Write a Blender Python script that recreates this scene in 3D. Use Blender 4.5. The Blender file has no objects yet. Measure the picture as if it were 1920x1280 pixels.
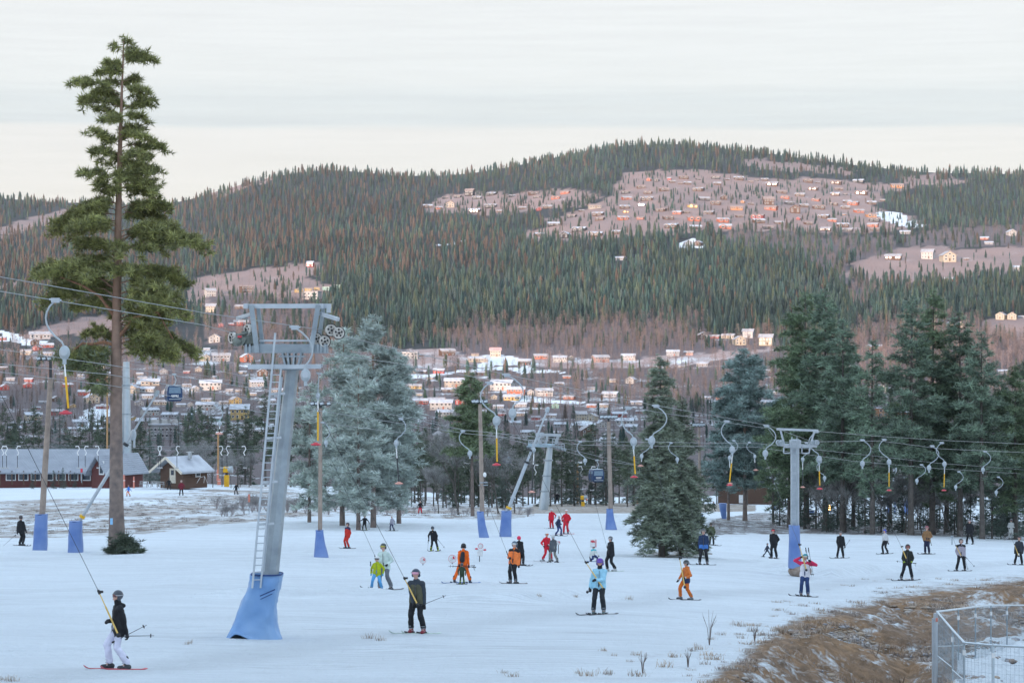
import bpy, bmesh, math, random
import numpy as np
from mathutils import Vector, Matrix, noise
R = math.radians
scene = bpy.context.scene
C = scene.collection
F = 4330.0                      # focal length in pixels of the 1920 wide photograph

# ------------------------------------------------------------------ camera
cam_data = bpy.data.cameras.new('camera')
cam = bpy.data.objects.new('camera', cam_data); C.objects.link(cam)
cam.location = (0, 0, 0); cam.rotation_euler = (R(90), 0, 0)
cam_data.sensor_width = 36.0; cam_data.lens = F/1920*36.0
cam_data.clip_start = 0.5; cam_data.clip_end = 20000
scene.camera = cam

# ------------------------------------------------------------------ world
SUN_EL, SUN_AZ = 5.0, 205.0     # low sun behind the camera
world = bpy.data.worlds.new("World"); scene.world = world; world.use_nodes = True
nt = world.node_tree; nt.nodes.clear()
def N(tree, t, **kw):
    n = tree.nodes.new(t)
    for k, v in kw.items(): setattr(n, k, v)
    return n
out = N(nt, 'ShaderNodeOutputWorld')
sky = N(nt, 'ShaderNodeTexSky'); sky.sky_type = 'NISHITA'; sky.sun_disc = False
sky.sun_elevation = R(SUN_EL); sky.sun_rotation = R(SUN_AZ); sky.air_density = 1.0; sky.dust_density = 0.6; sky.ozone_density = 2.0
bg1 = N(nt, 'ShaderNodeBackground'); bg1.inputs['Strength'].default_value = 0.15
nt.links.new(sky.outputs[0], bg1.inputs['Color'])
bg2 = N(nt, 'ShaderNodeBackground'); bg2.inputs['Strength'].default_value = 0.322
tc = N(nt, 'ShaderNodeTexCoord'); sep = N(nt, 'ShaderNodeSeparateXYZ'); nt.links.new(tc.outputs['Generated'], sep.inputs[0])
mp = N(nt, 'ShaderNodeMapping'); mp.inputs['Scale'].default_value = (3.0, 3.0, 42.0)
nt.links.new(tc.outputs['Generated'], mp.inputs[0])
nz = N(nt, 'ShaderNodeTexNoise'); nz.inputs['Scale'].default_value = 2.2; nz.inputs['Detail'].default_value = 7
nt.links.new(mp.outputs[0], nz.inputs[0])
# veil colour by elevation: cream near the hills, greyer band, pale above
cr = N(nt, 'ShaderNodeValToRGB')
el = cr.color_ramp.elements
el[0].position = 0.0; el[0].color = (1.0, 0.92, 0.85, 1)
el[1].position = 1.0; el[1].color = (0.94, 0.99, 1.0, 1)
for p_, c_ in ((0.30, (1.0, 0.955, 0.90, 1)), (0.475, (0.99, 0.96, 0.94, 1)), (0.488, (0.82, 0.86, 0.885, 1)), (0.52, (0.88, 0.91, 0.925, 1)), (0.545, (0.86, 0.895, 0.915, 1)), (0.59, (0.975, 0.985, 0.985, 1)), (0.75, (1.0, 1.0, 1.0, 1))):
    e = el.new(p_); e.color = c_
mr = N(nt, 'ShaderNodeMapRange'); mr.inputs['From Min'].default_value = 0.0; mr.inputs['From Max'].default_value = 0.19
warp = N(nt, 'ShaderNodeMath', operation='MULTIPLY_ADD'); warp.inputs[1].default_value = 0.008; 
nt.links.new(nz.outputs[0], warp.inputs[0]); nt.links.new(sep.outputs[2], warp.inputs[2])
sb = N(nt, 'ShaderNodeMath', operation='SUBTRACT'); sb.inputs[1].default_value = 0.004
nt.links.new(warp.outputs[0], sb.inputs[0]); nt.links.new(sb.outputs[0], mr.inputs[0])
nt.links.new(mr.outputs[0], cr.inputs[0])
mpb = N(nt, 'ShaderNodeMapping'); mpb.inputs['Scale'].default_value = (9.0, 9.0, 260.0)
nt.links.new(tc.outputs['Generated'], mpb.inputs[0])
nzb = N(nt, 'ShaderNodeTexNoise'); nzb.inputs['Scale'].default_value = 1.6; nzb.inputs['Detail'].default_value = 8; nzb.inputs['Roughness'].default_value = .6
nt.links.new(mpb.outputs[0], nzb.inputs[0])
rg = N(nt, 'ShaderNodeMapRange'); rg.inputs['From Min'].default_value = 0.3; rg.inputs['From Max'].default_value = 0.7
rg.inputs['To Min'].default_value = 0.95; rg.inputs['To Max'].default_value = 1.035
nt.links.new(nzb.outputs[0], rg.inputs[0])
mx = N(nt, 'ShaderNodeVectorMath', operation='SCALE'); nt.links.new(cr.outputs[0], mx.inputs[0]); nt.links.new(rg.outputs[0], mx.inputs[3])
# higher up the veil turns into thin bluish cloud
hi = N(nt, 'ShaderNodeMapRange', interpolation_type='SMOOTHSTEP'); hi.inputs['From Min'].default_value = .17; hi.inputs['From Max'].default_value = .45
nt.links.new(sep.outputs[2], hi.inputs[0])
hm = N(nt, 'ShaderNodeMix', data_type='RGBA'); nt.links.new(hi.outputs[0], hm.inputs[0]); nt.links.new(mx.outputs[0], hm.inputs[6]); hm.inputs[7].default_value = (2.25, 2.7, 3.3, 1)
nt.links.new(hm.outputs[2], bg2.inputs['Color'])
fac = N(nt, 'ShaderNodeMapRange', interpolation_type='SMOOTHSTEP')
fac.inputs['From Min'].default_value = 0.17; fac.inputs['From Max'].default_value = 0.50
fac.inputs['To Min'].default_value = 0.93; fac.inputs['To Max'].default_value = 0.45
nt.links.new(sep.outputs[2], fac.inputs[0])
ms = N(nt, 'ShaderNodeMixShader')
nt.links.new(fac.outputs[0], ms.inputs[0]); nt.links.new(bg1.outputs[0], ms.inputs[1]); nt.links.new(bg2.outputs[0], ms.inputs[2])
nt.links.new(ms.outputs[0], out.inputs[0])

# ------------------------------------------------------------------ sun, exposure
sun_d = bpy.data.lights.new('sun', 'SUN'); sun_d.energy = 2.9; sun_d.angle = R(0.6); sun_d.color = (1.0, 0.74, 0.60)
sun = bpy.data.objects.new('sun', sun_d); C.objects.link(sun)
_az = R(SUN_AZ); _e = R(SUN_EL)
sdir = Vector((math.sin(_az)*math.cos(_e), math.cos(_az)*math.cos(_e), math.sin(_e)))
sun.rotation_euler = sdir.to_track_quat('Z', 'Y').to_euler()
scene.view_settings.view_transform = 'Standard'; scene.view_settings.look = 'None'
scene.view_settings.exposure = 1.45; scene.view_settings.gamma = 1.0
scene.render.engine = 'CYCLES'
scene.cycles.use_denoising = True
scene.cycles.max_bounces = 5; scene.cycles.diffuse_bounces = 3; scene.cycles.volume_bounces = 0
scene.cycles.transparent_max_bounces = 8

# ------------------------------------------------------------------ helpers
MATS = {}
def mat(name, col, rough=0.7, metal=0.0, noise_amt=0.12, noise_scale=6.0, attr=None, bump=0.0, bump_scale=40.0, spec=0.4, trans=0.0, alpha=None, col2=None, emis=None):
    """procedural material: base colour varied by noise, optional colour attribute, optional bump"""
    if name in MATS: return MATS[name]
    m = bpy.data.materials.new(name); m.use_nodes = True; t = m.node_tree
    b = t.nodes['Principled BSDF']
    b.inputs['Roughness'].default_value = rough; b.inputs['Metallic'].default_value = metal
    b.inputs['Specular IOR Level'].default_value = spec
    g = N(t, 'ShaderNodeNewGeometry') if False else N(t, 'ShaderNodeTexCoord')
    nz = N(t, 'ShaderNodeTexNoise'); nz.inputs['Scale'].default_value = noise_scale; nz.inputs['Detail'].default_value = 5
    t.links.new(g.outputs['Object'], nz.inputs['Vector'])
    mr = N(t, 'ShaderNodeMapRange'); mr.inputs['From Min'].default_value = .3; mr.inputs['From Max'].default_value = .7
    t.links.new(nz.outputs[0], mr.inputs[0])
    if attr:
        at = N(t, 'ShaderNodeAttribute'); at.attribute_name = attr; src = at.outputs['Color']
    else:
        rgb = N(t, 'ShaderNodeRGB'); rgb.outputs[0].default_value = (*col, 1); src = rgb.outputs[0]
    if col2 is not None:
        mxx = N(t, 'ShaderNodeMix', data_type='RGBA'); t.links.new(mr.outputs[0], mxx.inputs[0])
        t.links.new(src, mxx.inputs[6]); mxx.inputs[7].default_value = (*col2, 1)
        t.links.new(mxx.outputs[2], b.inputs['Base Color'])
    else:
        mr.inputs['To Min'].default_value = 1-noise_amt; mr.inputs['To Max'].default_value = 1+noise_amt
        sc = N(t, 'ShaderNodeVectorMath', operation='SCALE'); t.links.new(src, sc.inputs[0]); t.links.new(mr.outputs[0], sc.inputs[3])
        t.links.new(sc.outputs[0], b.inputs['Base Color'])
    if bump:
        n2 = N(t, 'ShaderNodeTexNoise'); n2.inputs['Scale'].default_value = bump_scale; n2.inputs['Detail'].default_value = 4
        t.links.new(g.outputs['Object'], n2.inputs['Vector'])
        bp = N(t, 'ShaderNodeBump'); bp.inputs['Strength'].default_value = bump; bp.inputs['Distance'].default_value = .02
        t.links.new(n2.outputs[0], bp.inputs['Height']); t.links.new(bp.outputs[0], b.inputs['Normal'])
    if emis: b.inputs['Emission Color'].default_value = (*emis[0], 1); b.inputs['Emission Strength'].default_value = emis[1]
    MATS[name] = m; return m

def np_mesh(name, V, faces, m=None, col=None, smooth=False):
    """V (n,3); faces: (k,3) or (k,4) int array; col: per-vertex rgb"""
    V = np.asarray(V, np.float32); faces = np.asarray(faces, np.int32)
    me = bpy.data.meshes.new(name); n = faces.shape[1]
    me.vertices.add(len(V)); me.vertices.foreach_set('co', V.ravel())
    me.loops.add(faces.size); me.loops.foreach_set('vertex_index', faces.ravel())
    me.polygons.add(len(faces))
    me.polygons.foreach_set('loop_start', np.arange(0, faces.size, n, dtype=np.int32))
    if smooth: me.polygons.foreach_set('use_smooth', np.ones(len(faces), bool))
    me.update(calc_edges=True)
    if col is not None:
        a = me.color_attributes.new('col', 'FLOAT_COLOR', 'POINT')
        c4 = np.ones((len(V), 4), np.float32); c4[:, :3] = col; a.data.foreach_set('color', c4.ravel())
    if m: me.materials.append(m)
    return me

def link(name, me, parent=None, **props):
    o = bpy.data.objects.new(name, me); C.objects.link(o)
    if parent is not None: o.parent = parent
    for k, v in props.items(): o[k] = v
    return o
def thing(name, label, cat, loc=(0, 0, 0), rz=0, group=None):
    o = bpy.data.objects.new(name, None); C.objects.link(o); o.location = loc; o.rotation_euler = (0, 0, rz)
    o.empty_display_size = .2
    o['label'] = label; o['category'] = cat
    if group: o['group'] = group
    return o
def tag(o, label, cat, group=None):
    o['label'] = label; o['category'] = cat
    if group: o['group'] = group
    return o
def dup(root, loc, rz=0, s=1.0, label=None, cat=None, group=None, name=None):
    r = root.copy(); C.objects.link(r); r.location = loc; r.rotation_euler = (0, 0, rz)
    r.scale = (s, s, s) if not hasattr(s, '__len__') else s
    if label: r['label'] = label
    if cat: r['category'] = cat
    if group: r['group'] = group
    for ch in list(root.children):
        c = ch.copy(); C.objects.link(c); c.parent = r
        for g in ch.children:
            d = g.copy(); C.objects.link(d); d.parent = c
    return r

class MB:
    """collects primitives, builds one mesh"""
    def __init__(s): s.v = []; s.f = []
    def add(s, v, f):
        k = len(s.v); s.v += [tuple(p) for p in v]; s.f += [tuple(i+k for i in q) for q in f]; return s
    def box(s, c, d, rot=None):
        x, y, z = [q/2 for q in d]
        v = [Vector(p) for p in ((-x,-y,-z),(x,-y,-z),(x,y,-z),(-x,y,-z),(-x,-y,z),(x,-y,z),(x,y,z),(-x,y,z))]
        if rot: v = [rot @ p for p in v]
        c = Vector(c); return s.add([p+c for p in v], [(3,2,1,0),(4,5,6,7),(0,1,5,4),(1,2,6,5),(2,3,7,6),(3,0,4,7)])
    def beam(s, p0, p1, w, h=None, up=(0, 0, 1)):
        h = h or w; p0 = Vector(p0); p1 = Vector(p1); d = (p1-p0)
        if d.length < 1e-6: return s
        d.normalize(); u = Vector(up)
        if abs(d.dot(u)) > .95: u = Vector((0, 1, 0))
        a = d.cross(u).normalized(); b = a.cross(d)
        a *= w/2; b *= h/2
        v = [p+sa*a+sb*b for p in (p0, p1) for sa, sb in ((-1,-1),(1,-1),(1,1),(-1,1))]
        return s.add(v, [(0,1,2,3),(7,6,5,4),(0,4,5,1),(1,5,6,2),(2,6,7,3),(3,7,4,0)])
    def tube(s, pts, r, n=8, cap=True):
        pts = [Vector(p) for p in pts]; rr = r if hasattr(r, '__len__') else [r]*len(pts)
        rings = []; pa = None
        for i, p in enumerate(pts):
            d = (pts[min(i+1, len(pts)-1)]-pts[max(i-1, 0)])
            if d.length < 1e-9: d = Vector((0,0,1))
            d.normalize()
            if pa is None: a = d.orthogonal().normalized()
            else:
                a = pa - d*pa.dot(d)
                a = a.normalized() if a.length > 1e-6 else d.orthogonal().normalized()
            pa = a; b = d.cross(a)
            rings.append([p+(a*math.cos(t)+b*math.sin(t))*rr[i] for t in [2*math.pi*k/n for k in range(n)]])
        v = [q for g in rings for q in g]; f = []
        for i in range(len(rings)-1):
            for k in range(n):
                f.append((i*n+k, i*n+(k+1) % n, (i+1)*n+(k+1) % n, (i+1)*n+k))
        if cap: f.append(tuple(reversed(range(n)))); f.append(tuple(range((len(rings)-1)*n, len(rings)*n)))
        return s.add(v, f)
    def ell(s, c, r, rot=None, nu=12, nv=8):
        c = Vector(c); v = []; f = []
        r = r if hasattr(r, '__len__') else (r, r, r)
        for j in range(1, nv):
            ph = math.pi*j/nv
            for i in range(nu):
                th = 2*math.pi*i/nu
                p = Vector((r[0]*math.sin(ph)*math.cos(th), r[1]*math.sin(ph)*math.sin(th), r[2]*math.cos(ph)))
                v.append(c + (rot @ p if rot else p))
        t0 = Vector((0, 0, r[2])); v.append(c+(rot @ t0 if rot else t0)); v.append(c-(rot @ t0 if rot else t0))
        T = len(v)-2; B = T+1
        for j in range(nv-2):
            for i in range(nu):
                f.append((j*nu+i, (j+1)*nu+i, (j+1)*nu+(i+1) % nu, j*nu+(i+1) % nu))
        for i in range(nu):
            f.append((T, i, (i+1) % nu)); f.append((B, (nv-2)*nu+(i+1) % nu, (nv-2)*nu+i))
        return s.add(v, f)
    def prism(s, poly, d, origin=(0, 0, 0), ax=(1, 0, 0), ay=(0, 0, 1)):
        """polygon in the plane (ax, ay), extruded by d along ax x ay"""
        ax = Vector(ax); ay = Vector(ay); nn = ax.cross(ay).normalized()*d; o = Vector(origin); n = len(poly)
        v = [o+ax*a+ay*b for a, b in poly] + [o+ax*a+ay*b+nn for a, b in poly]
        f = [tuple(reversed(range(n))), tuple(range(n, 2*n))] + [(i, (i+1) % n, (i+1) % n+n, i+n) for i in range(n)]
        return s.add(v, f)
    def mesh(s, name, m, smooth=False, bevel=0.0):
        me = bpy.data.meshes.new(name); me.from_pydata(s.v, [], s.f); me.update()
        if m: me.materials.append(m)
        bm = bmesh.new(); bm.from_mesh(me)
        bmesh.ops.recalc_face_normals(bm, faces=bm.faces)
        if bevel > 0: bmesh.ops.bevel(bm, geom=[e for e in bm.edges], offset=bevel, segments=1, affect='EDGES', clamp_overlap=True)
        bm.to_mesh(me); bm.free()
        if smooth:
            for p in me.polygons: p.use_smooth = True
            try: me.set_sharp_from_angle(angle=R(50))
            except Exception: pass
        return me
    def build(s, name, m, parent=None, smooth=False, bevel=0.0, **props):
        return link(name, s.mesh(name, m, smooth, bevel), parent, **props)

# ------------------------------------------------------------------ terrain
KX = np.array([-700, 0, 300, 600, 900, 1200, 1500, 1700, 1920, 2600], float)
ROWS = [  # distance, image row of the ground at the columns KX (0..1920)
 (5,   None), (20, None), (38, [0,0,0,0,0,0,0,0]),
 (50,  [1254,1254,1254,1254,1254,1256,1278,1300]),
 (62,  [1182,1182,1184,1186,1190,1205,1232,1258]),
 (80,  [1112,1112,1112,1113,1124,1142,1152,1168]),
 (90,  [1087,1087,1089,1092,1100,1113,1122,1128]),
 (100, [1066,1066,1067,1070,1076,1092,1096,1102]),
 (110, [1050,1050,1051,1052,1056,1062,1074,1080]),
 (120, [1037,1037,1037,1038,1042,1056,1062,1066]),
 (130, [1026,1026,1026,1026,1030,1052,1054,1059]),
 (142, [1014,1013,1013,1014,1020,1048,1046,1048]),
 (165, [1002,998,992,995,1000,1004,1006,1018]),
 (200, [985,975,967,968,968,986,988,994]),
 (260, [948,945,950,955,955,962,960,966]),
 (340, [914,913,922,944,942,946,942,944]),
 (430, [903,904,910,932,930,930,930,930]),
 (600, [885]*8), (750, [858]*8), (900, [815]*8), (1050, [768]*8), (1250, [712]*8), (1450, [666,664,664,660,658,655,650,650])]
CX = np.array([-700,0,150,260,340,420,520,620,740,870,1000,1130,1260,1400,1560,1700,1920,2600], float)
CY = np.array([330,378,388,392,388,362,334,324,338,337,312,285,276,292,312,330,334,350], float)
def pyc(px): return np.interp(px, CX, CY)
TT = [(1650,.13),(1900,.31),(2200,.50),(2550,.69),(2900,.85),(3300,1.0),(3700,1.03),(4600,.75),(6500,.3)]
GX = np.arange(-700, 2601, 20.0); LY = np.linspace(math.log(5), math.log(6500), 420)
def _build():
    ys = []; tab = []
    for Y, r in ROWS:
        base = 882+18619/Y
        ys.append(math.log(Y))
        if r is None or Y == 38: tab.append(np.zeros(len(GX))); continue
        r = np.array([r[0]]+list(r)+[r[-1]], float)
        tab.append(np.interp(GX, KX, r)-base)
    for Y, t in TT:
        ys.append(math.log(Y)); p0 = np.interp(GX, KX, [666,666,664,664,660,658,655,650,650,650])
        tab.append(p0+(pyc(GX)-p0)*t-(882+18619/Y))
    tab = np.array(tab); ys = np.array(ys)
    G = np.array([np.interp(LY, ys, tab[:, i]) for i in range(len(GX))])   # (x, lny)
    for _ in range(3):
        P = np.pad(G, 2, mode='edge')
        G = (P[:-4, 2:-2]+P[1:-3, 2:-2]*2+P[2:-2, 2:-2]*3+P[3:-1, 2:-2]*2+P[4:, 2:-2])/9
        P = np.pad(G, 1, mode='edge'); G = (P[1:-1, :-2]+P[1:-1, 1:-1]*2+P[1:-1, 2:])/4
    return G
GT = _build()
_rs = np.random.RandomState(5)
NOISE = []
for k in range(40):
    lam = 2.2*1.22**k; a = _rs.rand()*math.tau
    NOISE.append((math.cos(a)/lam*math.tau, math.sin(a)/lam*math.tau, _rs.rand()*math.tau, lam))
def _h2(i, j, s):
    n = (i*374761393+j*668265263+s*1442695041) & 0xffffffff; n = ((n ^ (n >> 13))*1274126177) & 0xffffffff
    return ((n ^ (n >> 16)) & 0xffff)/65535.0
def vnoise(x, y, s=0):
    i = np.floor(x).astype(np.int64); j = np.floor(y).astype(np.int64); fx = x-i; fy = y-j
    fx = fx*fx*(3-2*fx); fy = fy*fy*(3-2*fy)
    return (_h2(i, j, s)*(1-fx)+_h2(i+1, j, s)*fx)*(1-fy)+(_h2(i, j+1, s)*(1-fx)+_h2(i+1, j+1, s)*fx)*fy
def fbm(x, y, s=0, o=4):
    r = 0; a = .5; t = 0
    for k in range(o): r = r+a*vnoise(x*2**k, y*2**k, s+k); t += a; a *= .55
    return r/t
def H(x, Y, detail=True):
    x = np.asarray(x, float); Y = np.asarray(Y, float); Yc = np.clip(Y, 5, 6500)
    px = 960+F*x/Yc
    gx = np.clip((px-GX[0])/20.0, 0, len(GX)-1.001); gy = np.clip((np.log(Yc)-LY[0])/(LY[1]-LY[0]), 0, len(LY)-1.001)
    i = gx.astype(int); j = gy.astype(int); fx = gx-i; fy = gy-j
    r = (GT[i, j]*(1-fx)*(1-fy)+GT[i+1, j]*fx*(1-fy)+GT[i, j+1]*(1-fx)*fy+GT[i+1, j+1]*fx*fy)
    py = 882+18619/Yc+r
    z = (640-py)/F*Yc
    if detail:
        for a, b, ph, lam in NOISE:
            amp = 0.0020*lam*np.clip(Yc/(lam*12), .0, 1.0)*(1.0 if lam < 60 else 60/lam)
            amp = np.where(Yc < 400, amp*.45, amp*1.5)
            z = z+amp*np.sin(a*x+b*Y+ph)
        nr = np.clip((150-Yc)/40, 0, 1)
        if np.any(nr > 0):
            churn = .35+1.3*np.exp(-((py-1122)/9)**2)*((px > 300) & (px < 1300))+.9*np.exp(-((py-1062)/8)**2)*(px > 1380)
            Yb = np.interp(px, [1380, 1440, 1560, 1700, 1920, 2400], [118, 113, 108, 117, 137, 160]); sd_ = (Yc-Yb)/1.1
            z = z+.30*np.tanh(sd_)*np.exp(-np.abs(sd_)/5)*np.clip((px-1400)/60, 0, 1)*nr
            Yl = np.interp(px, [0, 500, 900, 1250, 1400], [82, 80, 78.5, 82, 90])+1.6*np.sin(px*.012); sl_ = (Yc-Yl)/.9
            z = z+.20*np.exp(-sl_*sl_)*(.3+1.1*fbm(x/1.8, Y/1.4, 35, 3))*np.clip((px-260)/160, 0, 1)*np.clip((1400-px)/120, 0, 1)
            z = z+nr*((fbm(x/6, Y/4.5, 31, 3)-.5)*.34+(fbm(x/1.3, Y/1.1, 33, 3)-.5)*.085*churn)
    return z
def P(px, py, Y): return Vector(((px-960)/F*Y, Y, (640-py)/F*Y))
def GP(px, Y, dz=0.0):
    x = (px-960)/F*Y; return Vector((x, Y, float(H(x, Y))+dz))
def Yat(px, py, y0=30., y1=3600.):
    """distance at which the ground shows at this image point"""
    Ys = np.exp(np.linspace(math.log(y0), math.log(y1), 500)); xs = (px-960)/F*Ys
    pr = 640-H(xs, Ys)*F/Ys
    k = np.argmax(pr <= py)
    return float(Ys[k])

def inpoly(px, py, poly):
    px = np.asarray(px); py = np.asarray(py); c = np.zeros(px.shape, bool); n = len(poly)
    for i in range(n):
        x1, y1 = poly[i]; x2, y2 = poly[i-1]
        cond = ((y1 > py) != (y2 > py)) & (px < (x2-x1)*(py-y1)/((y2-y1) if y2 != y1 else 1e-9)+x1)
        c ^= cond
    return c
# land cover outlines (where the photograph shows them)
HAMLET = [[(1148,352),(1185,326),(1250,319),(1330,320),(1420,332),(1560,338),(1690,345),(1722,352),(1660,366),(1640,385),(1668,400),(1730,420),(1700,432),(1560,440),(1480,434),(1400,432),(1330,434),(1260,438),(1190,440),(1130,452),(1080,450),(985,448),(975,436),(1015,430),(1012,415),(1060,400),(1130,385)],
          [(788,388),(830,370),(870,360),(960,362),(1040,356),(1090,358),(1130,372),(1100,388),(1010,392),(950,404),(880,402),(800,398)]]
CLEAR = [[(1390,296),(1500,305),(1600,318),(1590,330),(1480,320),(1400,312)],[(1690,325),(1760,326),(1830,338),(1790,346),(1700,350)],[(380,345),(470,330),(540,318),(500,340),(400,372)],[(0,425),(140,385),(150,400),(0,450)],[(0,540),(60,520),(60,530),(0,560)]]
FIELD = [[(1590,520),(1600,492),(1650,472),(1720,463),(1800,466),(1925,462),(2300,455),(2300,520),(1925,500),(1880,512),(1800,526),(1700,528),(1640,535)],
         [(350,530),(400,512),(480,503),(560,495),(600,492),(605,512),(570,520),(640,537),(620,556),(560,562),(470,568),(420,576),(440,600),(425,612),(390,606),(380,575),(350,560)],
         [(30,632),(90,612),(150,594),(200,586),(230,600),(225,625),(150,628),(60,640)],
         [(1835,608),(1880,596),(2100,596),(2200,620),(1925,632),(1850,628)]]
SNOWY = [[(140,802),(165,766),(196,757),(214,768),(172,806)],[(915,668),(960,668),(1010,684),(900,688)],[(0,618),(30,630),(90,640),(60,646),(0,640)],[(740,706),(900,690),(1060,692),(1060,695),(900,694),(745,711)],[(960,748),(1100,752),(1090,757),(960,752)],[(1648,398),(1665,395),(1690,412),(1735,420),(1728,428),(1670,420),(1650,412)],[(815,458),(860,452),(860,458),(820,462)],[(1270,452),(1300,450),(1330,465),(1280,468)],[(1840,450),(1920,448),(1920,456),(1845,458)]]
BIRCH = [[(880,598),(960,612),(1060,610),(1150,598),(1250,592),(1320,600),(1340,640),(1480,625),(1480,650),(1200,670),(860,668),(830,640)],
         [(1340,437),(1460,434),(1560,445),(1675,440),(1680,470),(1590,490),(1590,540),(1560,520),(1480,470),(1380,460)],
         [(1690,448),(1760,430),(1900,420),(2300,410),(2300,455),(1920,462),(1800,462),(1700,462)],
         [(1580,500),(1600,525),(1640,548),(1640,600),(1600,585),(1590,540)],
         [(1600,610),(1700,600),(1830,595),(1850,632),(2300,640),(2300,700),(1600,720)],
         [(400,556),(480,548),(560,562),(600,580),(590,640),(470,660),(380,640)]]
def anyin(px, py, polys):
    far = np.asarray(py) < 720
    wx = np.where(far, 34*(fbm(np.asarray(px)/30., np.asarray(py)/14., 61, 3)-.5), 0); wy = np.where(far, 15*(fbm(np.asarray(px)/26., np.asarray(py)/14., 67, 3)-.5), 0)
    px = px+wx; py = py+wy; r = np.zeros(np.shape(px), bool)
    for p in polys: r |= inpoly(px, py, p)
    return r
# ------------------------------------------------------------------ where the houses stand
L_, W_, G_, V_, FL, CB, TW = 'long', 'low', 'gable', 'villa', 'flat', 'cabin', 'twin'
fr, sn, br_, rd, dk = 'frosted', 'snowy', 'brownish', 'reddish', 'dark'
VILLAGE_L = [(5,637,16,L_,'red',sn),(75,635,44,W_,'grey',fr),(65,646,18,G_,'brown',fr),(88,651,27,W_,'red',sn),(50,664,24,L_,'cream',fr),(70,657,16,G_,'red',fr),(89,666,20,W_,'white',sn),(168,661,28,W_,'white',sn),(8,731,17,G_,'red',sn),(20,713,18,W_,'grey',fr),(4,747,16,W_,'white',sn),
 (158,741,26,L_,'red',sn),(172,755,28,G_,'cream',sn),(192,766,26,W_,'red',fr),(62,787,36,L_,'cream',sn),(107,778,28,L_,'red',fr),(150,799,32,L_,'grey',sn),(25,807,30,W_,'white',sn),(138,808,26,W_,'white',sn),(80,756,16,W_,'grey',fr),(137,764,12,G_,'yellow',fr),(118,694,18,W_,'white',sn),(105,752,16,G_,'brown',fr),(190,690,20,W_,'white',fr),
 (247,737,28,G_,'cream',sn),(282,722,40,W_,'beige',sn),(276,735,34,W_,'white',sn),(277,746,24,W_,'white',sn),(300,758,28,W_,'cream',fr),(339,762,20,W_,'white',sn),(357,762,13,G_,'white',sn),(386,769,40,L_,'white',sn),(281,778,36,L_,'white',sn),(251,787,12,G_,'yellow',fr),(276,797,44,W_,'dark',sn),(320,783,34,W_,'grey',sn),(350,782,24,W_,'white',sn),
 (405,789,27,W_,'green',sn),(450,785,40,V_,'yellow',sn),(441,757,22,G_,'yellow',fr),(420,757,20,W_,'white',fr),(442,813,22,G_,'white',sn),(350,724,18,W_,'white',sn),(366,732,14,G_,'white',sn),(395,730,46,L_,'white',sn),(430,734,16,W_,'grey',fr),(447,734,13,W_,'cream',fr),(480,724,30,L_,'white',sn),(492,705,22,G_,'brown',sn),(500,757,34,W_,'grey',sn),(384,676,18,G_,'cream',fr),(415,677,38,L_,'grey',fr),(462,678,24,G_,'rust',sn),(388,656,14,W_,'grey',sn),(403,642,25,G_,'white',fr),(455,700,16,W_,'beige',sn),(520,735,24,W_,'white',sn),(425,812,18,W_,'white',sn),(460,806,34,FL,'white',sn),(432,824,26,FL,'white',sn)]
VILLAGE_M = [(770,673,34,FL,'white',sn),(790,668,10,W_,'orange',fr),(838,666,32,L_,'brown',fr),(891,667,16,W_,'cream',br_),(892,678,32,W_,'cream',sn),(909,678,12,G_,'beige',fr),(929,668,24,V_,'cream',rd),(983,684,28,L_,'dark',sn),(768,700,26,W_,'brown',fr),(792,699,18,W_,'dark',sn),(823,700,24,L_,'red',sn),(778,728,27,W_,'yellow',fr),(852,725,42,L_,'beige',sn),(840,735,28,W_,'dark',sn),
 (787,757,34,W_,'red',sn),(818,756,36,W_,'red',fr),(772,780,22,W_,'pink',sn),(828,768,48,L_,'white',sn),(836,783,38,L_,'white',sn),(942,731,48,L_,'white',sn),(968,740,38,L_,'rust',sn),(960,750,36,W_,'yellow',sn),(994,740,15,G_,'white',sn),(977,762,26,W_,'grey',sn),(978,779,24,W_,'beige',sn),(965,796,24,W_,'white',sn),(905,776,26,W_,'white',sn),
 (1014,672,30,W_,'rust',fr),(1050,678,30,L_,'white',sn),(1071,675,14,G_,'cream',fr),(1126,679,34,L_,'pink',fr),(1178,675,30,L_,'white',sn),(1020,742,36,L_,'white',sn),(1007,763,15,G_,'dark',sn),(1041,764,15,G_,'green',sn),(1089,787,24,V_,'cream',fr),(1110,788,22,G_,'cream',fr),(1160,781,32,W_,'red',sn),(1193,758,24,W_,'grey',sn),(1172,795,38,W_,'white',sn),(1180,806,36,W_,'grey',sn),(1034,782,24,W_,'white',sn),(1052,799,28,W_,'grey',sn),(1085,803,30,W_,'white',sn),(1100,818,32,G_,'brown',fr),(1145,744,34,W_,'grey',sn),(1128,800,20,G_,'white',sn),(935,765,22,W_,'grey',sn),(1068,748,24,W_,'rust',fr),(1140,828,30,W_,'grey',sn),(990,815,30,W_,'white',sn),(1215,825,26,W_,'white',sn)]
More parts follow.
